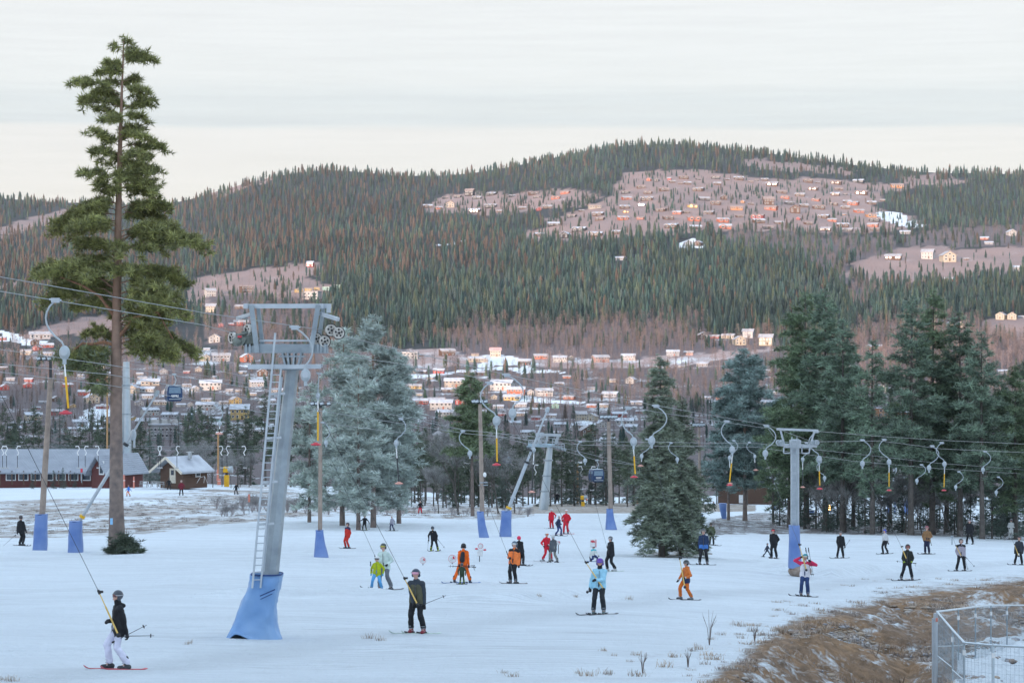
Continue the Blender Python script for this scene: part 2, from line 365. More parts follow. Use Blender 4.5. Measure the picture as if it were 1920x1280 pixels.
VILLAGE_R = [(1262,667,28,L_,'grey',sn),(1291,666,20,L_,'pink',fr),(1318,635,20,G_,'dark',fr),(1339,634,22,W_,'red',fr),(1366,634,28,W_,'cream',fr),(1386,646,26,G_,'cream',fr),(1403,633,24,V_,'grey',fr),(1437,647,30,V_,'cream',fr),(1278,688,13,W_,'white',sn),(1318,686,26,W_,'grey',sn),(1403,696,18,W_,'rust',sn),(1436,698,20,W_,'white',sn),(1440,759,30,W_,'beige',sn),(1325,748,18,W_,'grey',sn),(1345,822,26,W_,'orange',sn),(1385,820,20,W_,'cream',fr),(1450,738,20,W_,'white',sn),(1290,800,26,W_,'white',sn),
 (1500,750,24,W_,'white',sn),(1640,655,30,W_,'rust',sn),(1780,612,14,G_,'cream',fr),(1800,615,18,G_,'cream',fr),(1660,780,40,FL,'orange',sn),(1690,795,60,FL,'rust',sn),(1600,760,28,W_,'white',sn),(1650,735,22,G_,'white',sn),(1770,700,22,W_,'white',sn),(1880,700,24,W_,'grey',sn),(1600,690,18,W_,'white',sn),(1560,720,22,W_,'cream',fr),(1720,660,18,W_,'white',fr)]
UPPER_R = [(1675,487,34,W_,'brown',fr),(1740,485,26,V_,'white',fr),(1777,490,30,G_,'cream',fr),(1812,487,12,W_,'brown',fr),(1779,526,20,W_,'rust',fr),(1906,508,15,V_,'white',sn),(1846,449,18,W_,'rust',sn),(1896,442,18,G_,'white',sn),(1854,458,18,W_,'grey',sn),(1877,598,20,G_,'cream',fr),(1897,598,20,G_,'cream',fr),(1915,596,14,W_,'grey',fr),(1697,439,22,W_,'grey',sn)]
UPPER_L = [(394,555,22,V_,'white',fr),(396,584,22,V_,'cream',fr),(462,547,28,FL,'brown',fr),(582,500,15,V_,'red',sn),(560,548,16,FL,'yellow',fr),(578,546,15,FL,'yellow',fr),(594,543,11,FL,'yellow',fr),(613,544,16,FL,'green',fr),(631,541,18,FL,'green',fr),(585,560,36,FL,'white',fr),(434,609,13,W_,'red',sn),(452,609,30,W_,'red',fr),(414,612,11,G_,'red',sn),(452,578,24,W_,'brown',fr)]
MIDHILL = [(1163,488,24,W_,'grey',sn),(1290,461,18,G_,'grey',sn),(1310,460,16,G_,'brown',sn)]
HAM_L = [(802,389,20,CB),(822,392,18,CB),(845,389,20,G_),(835,372,14,CB),(858,370,16,CB),(881,367,20,V_),(894,373,20,CB),(922,366,20,TW),(960,369,14,CB),(1000,365,22,TW),(1006,372,14,CB),(1042,373,20,TW),(1060,363,20,W_),(920,389,26,TW),(890,397,26,TW),(937,397,13,CB),(980,392,16,W_),(1010,393,11,G_),(1027,391,20,CB)]
HAM_M = [(1115,390,28,W_),(1090,395,12,CB),(1072,406,20,CB),(1122,404,24,TW),(1038,423,26,W_),(1125,413,20,CB),(1011,441,22,CB),(1087,434,30,TW),(1060,446,20,G_),(1117,442,30,TW),(1158,438,24,TW),
 (1217,339,10,G_),(1232,340,10,G_),(1255,338,9,V_),(1260,342,14,CB),(1282,335,22,TW),(1309,336,11,CB),(1342,335,20,CB),(1364,337,9,CB),(1385,336,22,TW),(1408,341,11,CB),(1419,339,10,CB),(1434,339,16,TW),(1202,353,20,CB),(1173,362,20,TW),(1215,363,20,TW),(1245,358,22,CB),(1276,345,10,CB),(1289,345,16,CB),(1345,346,16,CB),(1310,358,24,TW),(1175,374,22,W_),(1213,375,28,TW),(1320,376,24,W_),(1357,374,14,G_),(1448,348,26,CB),(1465,362,22,W_),(1171,390,22,TW),(1173,398,13,CB),(1203,386,16,CB),(1240,396,22,TW),(1298,389,22,CB),(1270,401,20,CB),(1286,399,16,TW),(1342,383,24,TW),(1381,393,28,W_),(1393,381,9,G_),(1408,383,12,CB),(1441,384,24,V_),(1446,393,28,W_),(1330,402,22,TW),(1386,407,16,CB),(1421,409,28,TW),(1168,412,24,TW),(1201,411,16,CB),(1253,411,24,TW),(1302,413,30,TW),(1355,416,26,TW),(1422,417,26,CB),(1460,420,20,W_),(1260,427,30,TW),(1304,429,26,W_),(1360,428,28,CB),(1440,429,24,W_)]
HAM_R = [(1515,342,22,TW),(1533,344,9,CB),(1568,344,24,TW),(1610,344,24,W_),(1682,352,28,W_),(1525,356,22,TW),(1573,357,18,W_),(1566,366,20,CB),(1585,365,11,CB),(1615,365,28,TW),(1500,368,22,CB),(1472,373,20,TW),(1530,378,18,CB),(1480,383,20,TW),(1507,387,20,CB),(1588,380,18,CB),(1563,384,20,TW),(1600,384,24,TW),(1634,383,20,CB),(1655,377,12,CB),(1535,392,28,TW),(1585,391,20,CB),(1491,400,24,G_),(1610,399,22,CB),(1583,403,9,W_),(1545,408,24,TW),(1633,407,24,CB),(1560,415,20,W_),(1640,415,26,TW),(1515,421,18,CB),(1580,425,26,TW),(1637,425,24,W_),(1548,432,24,W_),(1590,433,22,CB),(1640,432,20,W_),(1497,412,9,G_)]

_re = random.Random(12)
def extra(lst, n, x0, x1, y0, y1):
    k = 0
    while k < n:
        px = _re.uniform(x0, x1); py = _re.uniform(y0, y1)
        if all(abs(px-q[0]) > (q[2]+22)*.55 or abs(py-q[1]) > 9 for q in lst):
            lst.append((px, py, _re.uniform(15, 26)*(.75+.25*(py-y0)/(y1-y0)), _re.choice([W_, W_, L_, G_]), _re.choice(['white','grey','brown','beige','rust','red','dark','grey','cream','white']), _re.choice([fr, fr, sn, dk]))); k += 1
extra(VILLAGE_L, 34, 5, 600, 690, 825); extra(VILLAGE_M, 24, 755, 1230, 700, 820); extra(VILLAGE_R, 14, 1235, 1900, 700, 815)
HOUSES = np.array([q[:3] for q in VILLAGE_L+VILLAGE_M+VILLAGE_R+UPPER_R+UPPER_L+MIDHILL+HAM_L+HAM_M+HAM_R], float)
def clear_of_houses(px, py, down=13., wide=.56):
    k = np.ones(len(px), bool)
    for hx, hy, w in HOUSES: k &= ~((np.abs(px-hx) < w*wide) & (py > hy-2) & (py < hy+down))
    return k
# ------------------------------------------------------------------ ground sheet
def ground_material():
    m = bpy.data.materials.new('ground_surface'); m.use_nodes = True; t = m.node_tree; b = t.nodes['Principled BSDF']
    b.inputs['Roughness'].default_value = .8; b.inputs['Specular IOR Level'].default_value = .25
    at = N(t, 'ShaderNodeAttribute'); at.attribute_name = 'col'
    at2 = N(t, 'ShaderNodeAttribute'); at2.attribute_name = 'snow'
    g = N(t, 'ShaderNodeNewGeometry')
    def nz(scale, vec=(1, 1, 1), det=6, rough=.6):
        mp = N(t, 'ShaderNodeMapping'); mp.inputs['Scale'].default_value = vec; t.links.new(g.outputs['Position'], mp.inputs[0])
        n = N(t, 'ShaderNodeTexNoise'); n.inputs['Scale'].default_value = scale; n.inputs['Detail'].default_value = det; n.inputs['Roughness'].default_value = rough
        t.links.new(mp.outputs[0], n.inputs['Vector']); return n.outputs[0]
    n1 = nz(.9, (1, .45, 1)); n2 = nz(6.0, (1, .6, 1)); nbig = nz(.06, (1, .5, 1), 4)
    # snow threshold: attr + noise
    ad = N(t, 'ShaderNodeMath', operation='MULTIPLY_ADD'); t.links.new(n1, ad.inputs[0]); ad.inputs[1].default_value = 1.1; t.links.new(at2.outputs['Fac'], ad.inputs[2])
    ad2 = N(t, 'ShaderNodeMath', operation='MULTIPLY_ADD'); t.links.new(n2, ad2.inputs[0]); ad2.inputs[1].default_value = .7; t.links.new(ad.outputs[0], ad2.inputs[2])
    mr = N(t, 'ShaderNodeMapRange', interpolation_type='SMOOTHSTEP'); mr.inputs['From Min'].default_value = 1.25; mr.inputs['From Max'].default_value = 1.6
    t.links.new(ad2.outputs[0], mr.inputs[0])
    # soil colour variation
    r2 = N(t, 'ShaderNodeMapRange'); r2.inputs['From Min'].default_value = .25; r2.inputs['From Max'].default_value = .75; r2.inputs['To Min'].default_value = .35; r2.inputs['To Max'].default_value = 1.6
    n3 = nz(2.5, (1, .6, 1), 8, .7); t.links.new(n3, r2.inputs[0])
    sc = N(t, 'ShaderNodeVectorMath', operation='SCALE'); t.links.new(at.outputs['Color'], sc.inputs[0]); t.links.new(r2.outputs[0], sc.inputs[3])
    # snow colour: slight wear
    r3 = N(t, 'ShaderNodeMapRange'); r3.inputs['From Min'].default_value = .3; r3.inputs['From Max'].default_value = .7; r3.inputs['To Min'].default_value = .86; r3.inputs['To Max'].default_value = 1.0
    t.links.new(nz(.5, (.22, 1, 1), 9, .7), r3.inputs[0])
    sn = N(t, 'ShaderNodeVectorMath', operation='SCALE'); sn.inputs[0].default_value = (.84, .905, .945); t.links.new(r3.outputs[0], sn.inputs[3])
    mx = N(t, 'ShaderNodeMix', data_type='RGBA'); t.links.new(mr.outputs[0], mx.inputs[0]); t.links.new(sc.outputs[0], mx.inputs[6]); t.links.new(sn.outputs[0], mx.inputs[7])
    # packed ski tracks: thin glazed lines, worn lift lane; groove shade painted in
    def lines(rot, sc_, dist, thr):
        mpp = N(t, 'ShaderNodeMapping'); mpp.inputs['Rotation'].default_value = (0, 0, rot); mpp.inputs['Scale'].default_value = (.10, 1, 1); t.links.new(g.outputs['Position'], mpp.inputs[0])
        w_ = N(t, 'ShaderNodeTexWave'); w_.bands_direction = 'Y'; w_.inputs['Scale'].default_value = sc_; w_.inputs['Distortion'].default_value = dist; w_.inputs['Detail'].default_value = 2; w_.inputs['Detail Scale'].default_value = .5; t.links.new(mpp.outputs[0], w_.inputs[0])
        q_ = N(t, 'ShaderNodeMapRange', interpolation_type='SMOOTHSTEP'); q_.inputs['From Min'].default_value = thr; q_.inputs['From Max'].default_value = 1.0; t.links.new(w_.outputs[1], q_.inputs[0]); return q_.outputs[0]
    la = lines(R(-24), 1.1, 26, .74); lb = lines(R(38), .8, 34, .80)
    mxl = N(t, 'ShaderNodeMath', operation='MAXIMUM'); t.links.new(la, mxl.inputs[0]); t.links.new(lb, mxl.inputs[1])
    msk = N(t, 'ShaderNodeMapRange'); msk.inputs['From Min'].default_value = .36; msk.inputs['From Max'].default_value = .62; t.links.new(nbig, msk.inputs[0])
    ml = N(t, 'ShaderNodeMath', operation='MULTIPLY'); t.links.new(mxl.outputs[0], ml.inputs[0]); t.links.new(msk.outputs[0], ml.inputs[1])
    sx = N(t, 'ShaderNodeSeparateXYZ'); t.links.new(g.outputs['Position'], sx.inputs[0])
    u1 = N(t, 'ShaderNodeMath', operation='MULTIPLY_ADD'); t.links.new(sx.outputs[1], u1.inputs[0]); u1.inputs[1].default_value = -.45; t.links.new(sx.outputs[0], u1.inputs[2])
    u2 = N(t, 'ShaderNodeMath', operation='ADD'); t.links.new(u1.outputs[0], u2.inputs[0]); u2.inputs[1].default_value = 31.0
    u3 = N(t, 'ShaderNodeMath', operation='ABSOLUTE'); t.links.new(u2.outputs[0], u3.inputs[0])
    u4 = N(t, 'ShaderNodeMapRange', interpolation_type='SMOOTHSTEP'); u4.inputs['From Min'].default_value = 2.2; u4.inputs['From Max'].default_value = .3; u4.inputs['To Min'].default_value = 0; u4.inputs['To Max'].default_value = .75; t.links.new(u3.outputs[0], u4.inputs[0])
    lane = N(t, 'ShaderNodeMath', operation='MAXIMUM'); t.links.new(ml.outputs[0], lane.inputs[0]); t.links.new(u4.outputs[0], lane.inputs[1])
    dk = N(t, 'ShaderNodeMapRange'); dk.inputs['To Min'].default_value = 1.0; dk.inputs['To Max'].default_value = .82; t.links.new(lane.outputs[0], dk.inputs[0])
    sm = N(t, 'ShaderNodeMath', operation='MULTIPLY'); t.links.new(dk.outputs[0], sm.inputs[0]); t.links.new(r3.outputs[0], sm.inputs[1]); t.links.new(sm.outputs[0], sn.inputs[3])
    t.links.new(mx.outputs[2], b.inputs['Base Color'])
    # bump: snow chop, ski tracks, soil
    trk = N(t, 'ShaderNodeTexWave'); trk.wave_type = 'BANDS'; trk.bands_direction = 'Y'; trk.inputs['Scale'].default_value = .5; trk.inputs['Distortion'].default_value = 9; trk.inputs['Detail'].default_value = 3; trk.inputs['Detail Scale'].default_value = .4
    mpw = N(t, 'ShaderNodeMapping'); mpw.inputs['Scale'].default_value = (.12, 1, 1); mpw.inputs['Rotation'].default_value = (0, 0, R(6)); t.links.new(g.outputs['Position'], mpw.inputs[0]); t.links.new(mpw.outputs[0], trk.inputs[0])
    b1 = N(t, 'ShaderNodeBump'); b1.inputs['Strength'].default_value = 1.0; b1.inputs['Distance'].default_value = .5; t.links.new(nz(1.6, (1, .35, 1), 9, .72), b1.inputs['Height'])
    b2 = N(t, 'ShaderNodeBump'); b2.inputs['Strength'].default_value = .35; b2.inputs['Distance'].default_value = .12; t.links.new(trk.outputs[1], b2.inputs['Height']); t.links.new(b1.outputs[0], b2.inputs['Normal'])
    t.links.new(b2.outputs[0], b.inputs['Normal'])
    return m
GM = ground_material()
# near edge of the frosted brown bank in the lower right
BANK = [(1250,1420),(1320,1292),(1355,1262),(1395,1236),(1428,1204),(1475,1172),(1560,1150),(1660,1122),(1760,1108),(1860,1096),(1960,1086),(2700,1040),(2700,1420)]
def sdist(px, py, poly):
    """signed distance in photo pixels (positive inside)"""
    px = np.asarray(px, float); py = np.asarray(py, float); d = np.full(px.shape, 1e9)
    n = len(poly)
    for i in range(n):
        x1, y1 = poly[i]; x2, y2 = poly[(i+1) % n]; dx, dy = x2-x1, y2-y1; L = dx*dx+dy*dy+1e-9
        t = np.clip(((px-x1)*dx+(py-y1)*dy)/L, 0, 1); d = np.minimum(d, np.hypot(px-x1-t*dx, py-y1-t*dy))
    return np.where(inpoly(px, py, poly), d, -d)
def bank_depth(px, py):
    """how far the bank falls below the piste (m)"""
    s = sdist(px, py, BANK)
    return s
def make_ground():
    cols = np.arange(-700, 2601, 9.0); S = (cols-960)/F
    Y = np.exp(np.linspace(math.log(5.0), math.log(6400), 1150))
    SS, YY = np.meshgrid(S, Y); X = SS*YY
    Z = H(X, YY)
    PX = 960+F*SS; PY = 640-Z*F/YY
    sb = sdist(PX, PY, BANK)
    near = YY < 420
    rough = np.clip(sb/30, 0, 1)*(YY < 130)
    for a, b, ph, lam in NOISE[:12]:
        pass
    hol = np.clip(sb/100, 0, 1); hol = hol*hol*(3-2*hol)*np.clip((1790-PX)/90, 0, 1)*(YY < 110); Z = Z-1.0*hol
    Z = Z+rough*((fbm(X/2.6, YY/3.4, 21)-.5)*1.25+(fbm(X/.45, YY/.6, 22, 3)-.5)*.42)
    # groomed terrace edge that crosses the right half, soft mounds by tower foot
    snow = np.ones_like(Z)*1.3; col = np.zeros(Z.shape+(3,))
    col[:] = (.34, .30, .27)
    # bank
    w = np.clip((sb+35)/70, 0, 1)
    snow = np.where(near, np.where(sb > -60, 1.3-1.15*np.clip((sb+55)/75, 0, 1), snow), snow)
    snow = np.where(near & (sb > 18), .42, snow)
    snow = np.where(near & (sb > 18), -.03+.50*fbm(X/1.1, YY/2.2, 13)+.34*fbm(X/.3, YY/.5, 14, 3)-.1*np.clip(sb/200, 0, 1), snow)
    snow = np.where(near & inpoly(PX, PY, [(1790,1290),(1800,1215),(1860,1196),(2400,1190),(2400,1400),(1790,1400)]), 1.5, snow)
    cb = fbm(X/2.2, YY/3.5, 41)[..., None]; bc = np.array((.36,.205,.09))*(1-cb)+np.array((.17,.13,.105))*cb; mb_ = near & (sb > 0); col[mb_] = bc[mb_]
    # foreground grass poking through on the left of the bank
    fg = inpoly(PX, PY, [(1000,1400),(1080,1262),(1240,1215),(1400,1190),(1480,1160),(1430,1200),(1300,1250),(1200,1400)])
    snow = np.where(near & fg & (sb < 5), .80, snow)
    # frosted grass beyond the crest
    FG = [[(-700,1010),(-700,945),(0,938),(200,932),(380,918),(470,905),(640,930),(760,935),(860,925),(930,945),(1000,950),(1010,966),(940,975),(830,972),(650,966),(520,974),(400,985),(250,1003),(100,1008)]]
    f1 = anyin(PX, PY, FG) & near
    snow = np.where(f1, .10+.85*fbm(X/7, YY/10, 11), snow); col[f1] = (.40, .36, .33)
    f2 = near & inpoly(PX, PY, [(1000,962),(1000,945),(1190,942),(1420,946),(1420,958),(1150,962)])
    snow = np.where(f2, .35, snow); col[f2] = (.35, .30, .25)
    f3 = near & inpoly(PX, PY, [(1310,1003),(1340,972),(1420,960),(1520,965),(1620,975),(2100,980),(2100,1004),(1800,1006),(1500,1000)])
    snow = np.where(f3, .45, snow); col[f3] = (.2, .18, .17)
    fsp = near & (((PX-1262)/75)**2+((PY-1038)/7)**2 < 1); snow = np.where(fsp, .5, snow); col[fsp] = (.18, .15, .12)
    fpn = near & (((PX-240)/52)**2+((PY-1042)/5)**2 < 1); snow = np.where(fpn, .75, snow)
    # floors of the woods and the village far off
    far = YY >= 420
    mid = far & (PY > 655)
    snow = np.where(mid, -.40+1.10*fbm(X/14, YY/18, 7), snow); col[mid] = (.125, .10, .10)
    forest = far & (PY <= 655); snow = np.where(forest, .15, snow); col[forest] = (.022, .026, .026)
    open_ = far & anyin(PX, PY, HAMLET+CLEAR+FIELD)
    snow = np.where(open_, -.22+.72*fbm(X/20, YY/28, 3), snow); oc = fbm(X/40, YY/50, 19)[..., None]; ocl = np.array((.37,.24,.20))*oc+np.array((.22,.165,.155))*(1-oc); col[open_] = ocl[open_]
    for hx_, hy_, hw_ in HOUSES: snow = snow+(.20 if hy_ > 620 else .04)*np.where(far & (np.abs(PX-hx_) < hw_*2.2) & (np.abs(PY-hy_) < 16), np.exp(-((PX-hx_)/(hw_*1.0))**2-((PY-hy_-3)/6.)**2), 0)
    vil = far & inpoly(PX, PY, [(740,700),(760,655),(900,652),(1200,668),(1260,660),(1480,640),(1480,652),(1260,690),(1060,690),(900,680)])
    snow = np.where(vil, -.05+.85*fbm(X/14, YY/20, 9), snow); col[vil] = (.36, .27, .25)
    sn2 = far & anyin(PX, PY, SNOWY); snow = np.where(sn2, 1.4, snow)
    fld = near & False
    b = far & anyin(PX, PY, BIRCH); snow = np.where(b, .22, snow); col[b] = (.13, .10, .10)
    n0, n1 = Z.shape
    V = np.stack([X, YY, Z], -1).reshape(-1, 3)
    idx = np.arange(n0*n1).reshape(n0, n1)
    Fq = np.stack([idx[:-1, :-1], idx[:-1, 1:], idx[1:, 1:], idx[1:, :-1]], -1).reshape(-1, 4)
    # apron behind the camera joined to the first row
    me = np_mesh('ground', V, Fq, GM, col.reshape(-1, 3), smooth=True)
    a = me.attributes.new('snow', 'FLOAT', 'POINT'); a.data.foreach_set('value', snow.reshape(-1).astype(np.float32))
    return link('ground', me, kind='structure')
make_ground()
def make_hill_behind():
    """the ski hill at the photographer's back; it keeps the low sun off the slope"""
    xs = np.linspace(-2600, 2600, 90); ys = np.concatenate([np.linspace(8.0, -250, 30), np.linspace(-270, -900, 26)])
    XX, YY = np.meshgrid(xs, ys)
    t = np.clip((-YY-140)/320, 0, 1); ridge = t*t*(3-2*t)
    Z = -4.7-.02*np.minimum(0, -YY)+ridge*HILL_H*(1+.07*np.sin(XX*.011)+.04*np.sin(XX*.031+1))
    edge = np.abs(XX) > 3
    Z = Z-.35
    idx = np.arange(XX.size).reshape(XX.shape)
    Fq = np.stack([idx[:-1, :-1], idx[:-1, 1:], idx[1:, 1:], idx[1:, :-1]], -1).reshape(-1, 4)[:, ::-1]
    me = np_mesh('hill', np.stack([XX, YY, Z], -1).reshape(-1, 3), Fq, GM, np.full((XX.size, 3), .05), smooth=True)
    a = me.attributes.new('snow', 'FLOAT', 'POINT'); a.data.foreach_set('value', np.full(XX.size, 1.0, np.float32))
    link('hill', me, kind='structure')
HILL_H = 128
make_hill_behind()

# ------------------------------------------------------------------ far woods
def leafmat(name, rough=.75, tr=.0):
    if name in MATS: return MATS[name]
    m = bpy.data.materials.new(name); m.use_nodes = True; t = m.node_tree; b = t.nodes['Principled BSDF']
    at = N(t, 'ShaderNodeAttribute'); at.attribute_name = 'col'
    oi = N(t, 'ShaderNodeObjectInfo'); mr = N(t, 'ShaderNodeMapRange'); mr.inputs['To Min'].default_value = .8; mr.inputs['To Max'].default_value = 1.2
    t.links.new(oi.outputs['Random'], mr.inputs[0])
    g = N(t, 'ShaderNodeTexCoord'); nz = N(t, 'ShaderNodeTexNoise'); nz.inputs['Scale'].default_value = .9; t.links.new(g.outputs['Object'], nz.inputs['Vector'])
    m2 = N(t, 'ShaderNodeMapRange'); m2.inputs['From Min'].default_value = .3; m2.inputs['From Max'].default_value = .7; m2.inputs['To Min'].default_value = .75; m2.inputs['To Max'].default_value = 1.3
    t.links.new(nz.outputs[0], m2.inputs[0])
    mm = N(t, 'ShaderNodeMath', operation='MULTIPLY'); t.links.new(mr.outputs[0], mm.inputs[0]); t.links.new(m2.outputs[0], mm.inputs[1])
    sc = N(t, 'ShaderNodeVectorMath', operation='SCALE'); t.links.new(at.outputs['Color'], sc.inputs[0]); t.links.new(mm.outputs[0], sc.inputs[3])
    t.links.new(sc.outputs[0], b.inputs['Base Color']); b.inputs['Roughness'].default_value = rough; b.inputs['Specular IOR Level'].default_value = .15
    MATS[name] = m; return m
LM = leafmat('needles')
def far_spruce(rs, tiers=9, k=7):
    """unit-height conifer: stack of ragged drooping skirts + stem"""
    V = []; T = []; Cc = []
    for i in range(tiers):
        f = i/(tiers-1); z0 = .10+.80*f; r = (.17*(1-f)**.8+.018)*(.8+.4*rs.rand()); top = min(1.0, z0+.17)
        c = len(V); V.append((rs.randn()*.004, rs.randn()*.004, top)); Cc.append(1.25)
        a0 = rs.rand()*7
        for q in range(2*k):
            a = a0+math.pi*q/k; rr = r*(1.0+.35*rs.rand()) if q % 2 == 0 else r*.45
            V.append((rr*math.cos(a), rr*math.sin(a), z0-(.03+.03*rs.rand() if q % 2 == 0 else -.03))); Cc.append((.95+.5*rs.rand()) if q % 2 == 0 else .55)
        for q in range(2*k): T.append((c, c+1+q, c+1+(q+1) % (2*k)))
    c = len(V)
    for q in range(3):
        a = q*2.1; V.append((.012*math.cos(a), .012*math.sin(a), -.05)); Cc.append(.8)
    V.append((0, 0, .9)); Cc.append(.8)
    for q in range(3): T.append((c+q, c+(q+1) % 3, c+3))
    return np.array(V), np.array(T), np.array(Cc)
def far_birch(rs, n=230):
    """unit-height bare frosted birch: stem, rising limbs and a haze of twigs"""
    V = []; T = []; Cc = []
    def sl(a, b, w, c):
        a = np.array(a); b = np.array(b); k = len(V); s = np.cross(b-a, rs.randn(3)); s = s/(np.linalg.norm(s)+1e-9)*w
        V.extend([a-s, a+s, b]); T.append((k, k+1, k+2)); Cc.extend([c]*3)
    for q in range(3):
        a = q*2.1; sl((.011*math.cos(a), .011*math.sin(a), -.03), (0, 0, .95), .007, 1.0)
    wid = .10+.07*rs.rand(); lean = rs.randn(2)*.02
    for _ in range(14):
        z = .25+.6*rs.rand(); a = rs.rand()*7; r = wid*rs.rand(); sl((0, 0, z-.12), (r*math.cos(a), r*math.sin(a), z+.05), .004, 1.1)
    for _ in range(n):
        z = .22+.78*rs.rand()**.9; e = wid*math.sin(math.pi*min(1, max(0, (z-.15)/.9)))**.7
        a = rs.rand()*7; r = e*math.sqrt(rs.rand()); p = np.array((r*math.cos(a)+lean[0], r*math.sin(a)+lean[1], z))
        d = np.array((rs.randn()*.02, rs.randn()*.02, .05*rs.rand())); sl(p, p+d, .0062, .8+.5*rs.rand())
    return np.array(V), np.array(T), np.array(Cc)
rs = np.random.RandomState(11)
def far_pine(rs):
    V, T, c = far_spruce(rs, 9, 6); V = V.copy(); z = V[:, 2]; r_ = np.hypot(V[:, 0], V[:, 1])+1e-6
    e = .15*np.sqrt(np.clip(1-((z-.62)/.42)**2, .02, 1)); f_ = np.where(z > .16, e/(.17*(1-np.clip(z, 0, .98))**.8+.03), .5); V[:, 0] *= f_; V[:, 1] *= f_
    return V, T, c
SPR = [far_spruce(rs, 8+i % 3, 6+i % 3) for i in range(6)]+[far_pine(rs) for i in range(3)]
BIR = [far_birch(rs) for i in range(6)]
def merge(templ, which, pos, hs, ws, rot, cols):
    VV = []; TT_ = []; CC = []; off = 0
    for k in range(len(templ)):
        sel = np.where(which == k)[0]
        if not len(sel): continue
        V, T, c = templ[k]; n = len(V)
        ca, sa = np.cos(rot[sel])[:, None], np.sin(rot[sel])[:, None]
        x = V[None, :, 0]*ca-V[None, :, 1]*sa; y = V[None, :, 0]*sa+V[None, :, 1]*ca
        P_ = np.stack([x*ws[sel][:, None]+pos[sel, 0][:, None], y*ws[sel][:, None]+pos[sel, 1][:, None], V[None, :, 2]*hs[sel][:, None]+pos[sel, 2][:, None]], -1)
        VV.append(P_.reshape(-1, 3)); CC.append((cols[sel][:, None, :]*(c[None, :, None] if c.ndim == 1 else c[None])).reshape(-1, 3))
        TT_.append((T[None]+(np.arange(len(sel))*n)[:, None, None]+off).reshape(-1, 3)); off += n*len(sel)
    return np.concatenate(VV), np.concatenate(TT_), np.concatenate(CC)
def ylookup():
    """table: image row of the ground by column and distance, to turn photo points into places"""
    Ys = np.exp(np.linspace(math.log(420), math.log(3400), 700)); pxs = np.arange(-700, 2601, 20.)
    PYT = np.array([640-H((p-960)/F*Ys, Ys)*F/Ys for p in pxs])
    return Ys, pxs, np.minimum.accumulate(PYT, axis=1)
_Ys, _pxs, _PYT = ylookup()
def Yfar(px, py):
    i = int(np.clip(round((px+700)/20), 0, len(_pxs)-1)); row = _PYT[i]
    return float(np.interp(-py, -row, _Ys))
def sample(dx, dy, y0, y1, x0=-520, x1=2420, jit=.9):
    gx, gy = np.meshgrid(np.arange(x0, x1, dx), np.arange(y0, y1, dy)); gx = gx+(np.arange(gx.shape[0]) % 2)[:, None]*dx/2
    px = gx.ravel()+(rs.rand(gx.size)-.5)*dx*jit*1.3; py = gy.ravel()+(rs.rand(gx.size)-.5)*dy*jit*1.6
    return px, py
def place(px, py):
    Y = np.array([Yfar(a, b) for a, b in zip(px, py)]); x = (px-960)/F*Y
    return np.stack([x, Y, H(x, Y)], -1)
# --- spruces
px, py = sample(7.2, 4.8, 262, 660)
crest = pyc(px)
ok = (py > crest-6) & ~anyin(px, py, HAMLET+FIELD+SNOWY+BIRCH)
ok |= (py > crest) & anyin(px, py, BIRCH) & (rs.rand(len(px)) < .30)
ok &= ~(anyin(px, py, CLEAR) & (rs.rand(len(px)) < .75))
ok &= ~((py > 655-5*np.sin(px*.05)) & (px > 330)) & ~((px < 420) & (py > 618+9*np.sin(px*.05)))
ok &= ~((px < 650) & (px > 330) & (py > 498) & (rs.rand(len(px)) < .35) & (py > 570))
sp = np.stack([px[ok], py[ok]], 1)
# scattered trees in the hamlets, the village and the fields
ex = []
qx = np.concatenate([rs.uniform(-100, 900, 330), rs.uniform(900, 2100, 620)]); ex.append(np.stack([qx, pyc(qx)-5+13*rs.rand(len(qx))], 1))
for (n, poly) in ((950, HAMLET[0]), (300, HAMLET[1]), (90, FIELD[0]), (110, FIELD[1])):
    pa = np.array(poly); q = np.stack([rs.uniform(pa[:,0].min(), pa[:,0].max(), n*4), rs.uniform(pa[:,1].min(), pa[:,1].max(), n*4)], 1)
    q = q[inpoly(q[:,0], q[:,1], poly)][:n]; ex.append(q)
for cx_, cy_, sx_, sy_, n in ((1420,365,45,10,30),(1350,405,50,6,18),(1500,445,100,4,30),(1270,395,30,6,10),(1590,352,50,8,24),(1660,375,20,8,12),(1240,432,60,4,14),(900,385,60,6,14),(500,545,60,8,16),(560,575,50,10,16)):
    ex.append(np.stack([cx_+rs.randn(n)*sx_, cy_+rs.randn(n)*sy_], 1))
ex.append(np.stack([rs.uniform(380,560,70), rs.uniform(690,735,70)], 1))
ex.append(np.stack([rs.uniform(700,1480,420), rs.uniform(690,840,420)], 1))
ex.append(np.stack([rs.uniform(0,700,420), rs.uniform(630,850,420)], 1))
ex.append(np.stack([rs.uniform(1480,1920,220), rs.uniform(690,860,220)], 1))
ex.append(np.stack([rs.uniform(-20,60,40), rs.uniform(665,700,40)], 1))
ex.append(np.stack([rs.uniform(1270,1320,26), rs.uniform(762,775,26)], 1))
exn = np.concatenate(ex); sp = np.concatenate([sp, exn]); nx = len(exn)
sp = sp[clear_of_houses(sp[:,0], sp[:,1])]; nx = int(min(nx, len(sp)-1))
pos = place(sp[:, 0], sp[:, 1])
h = 12.5*(.62+.62*rs.rand(len(sp))); h[-nx:] *= np.where(sp[-nx:, 1] < pyc(sp[-nx:, 0])+12, 1.15, .62)
h = np.where((sp[:, 1] < 345) & (sp[:,0] > 900), h*(.75+.45*rs.rand(len(sp))), h)
h = np.where(pos[:, 1] < 1250, h*.8, h)
w = h*(.72+.38*rs.rand(len(sp)))
base = np.array([(.036, .062, .046), (.030, .058, .050), (.054, .070, .044), (.046, .064, .056)])[rs.randint(0, 4, len(sp))]
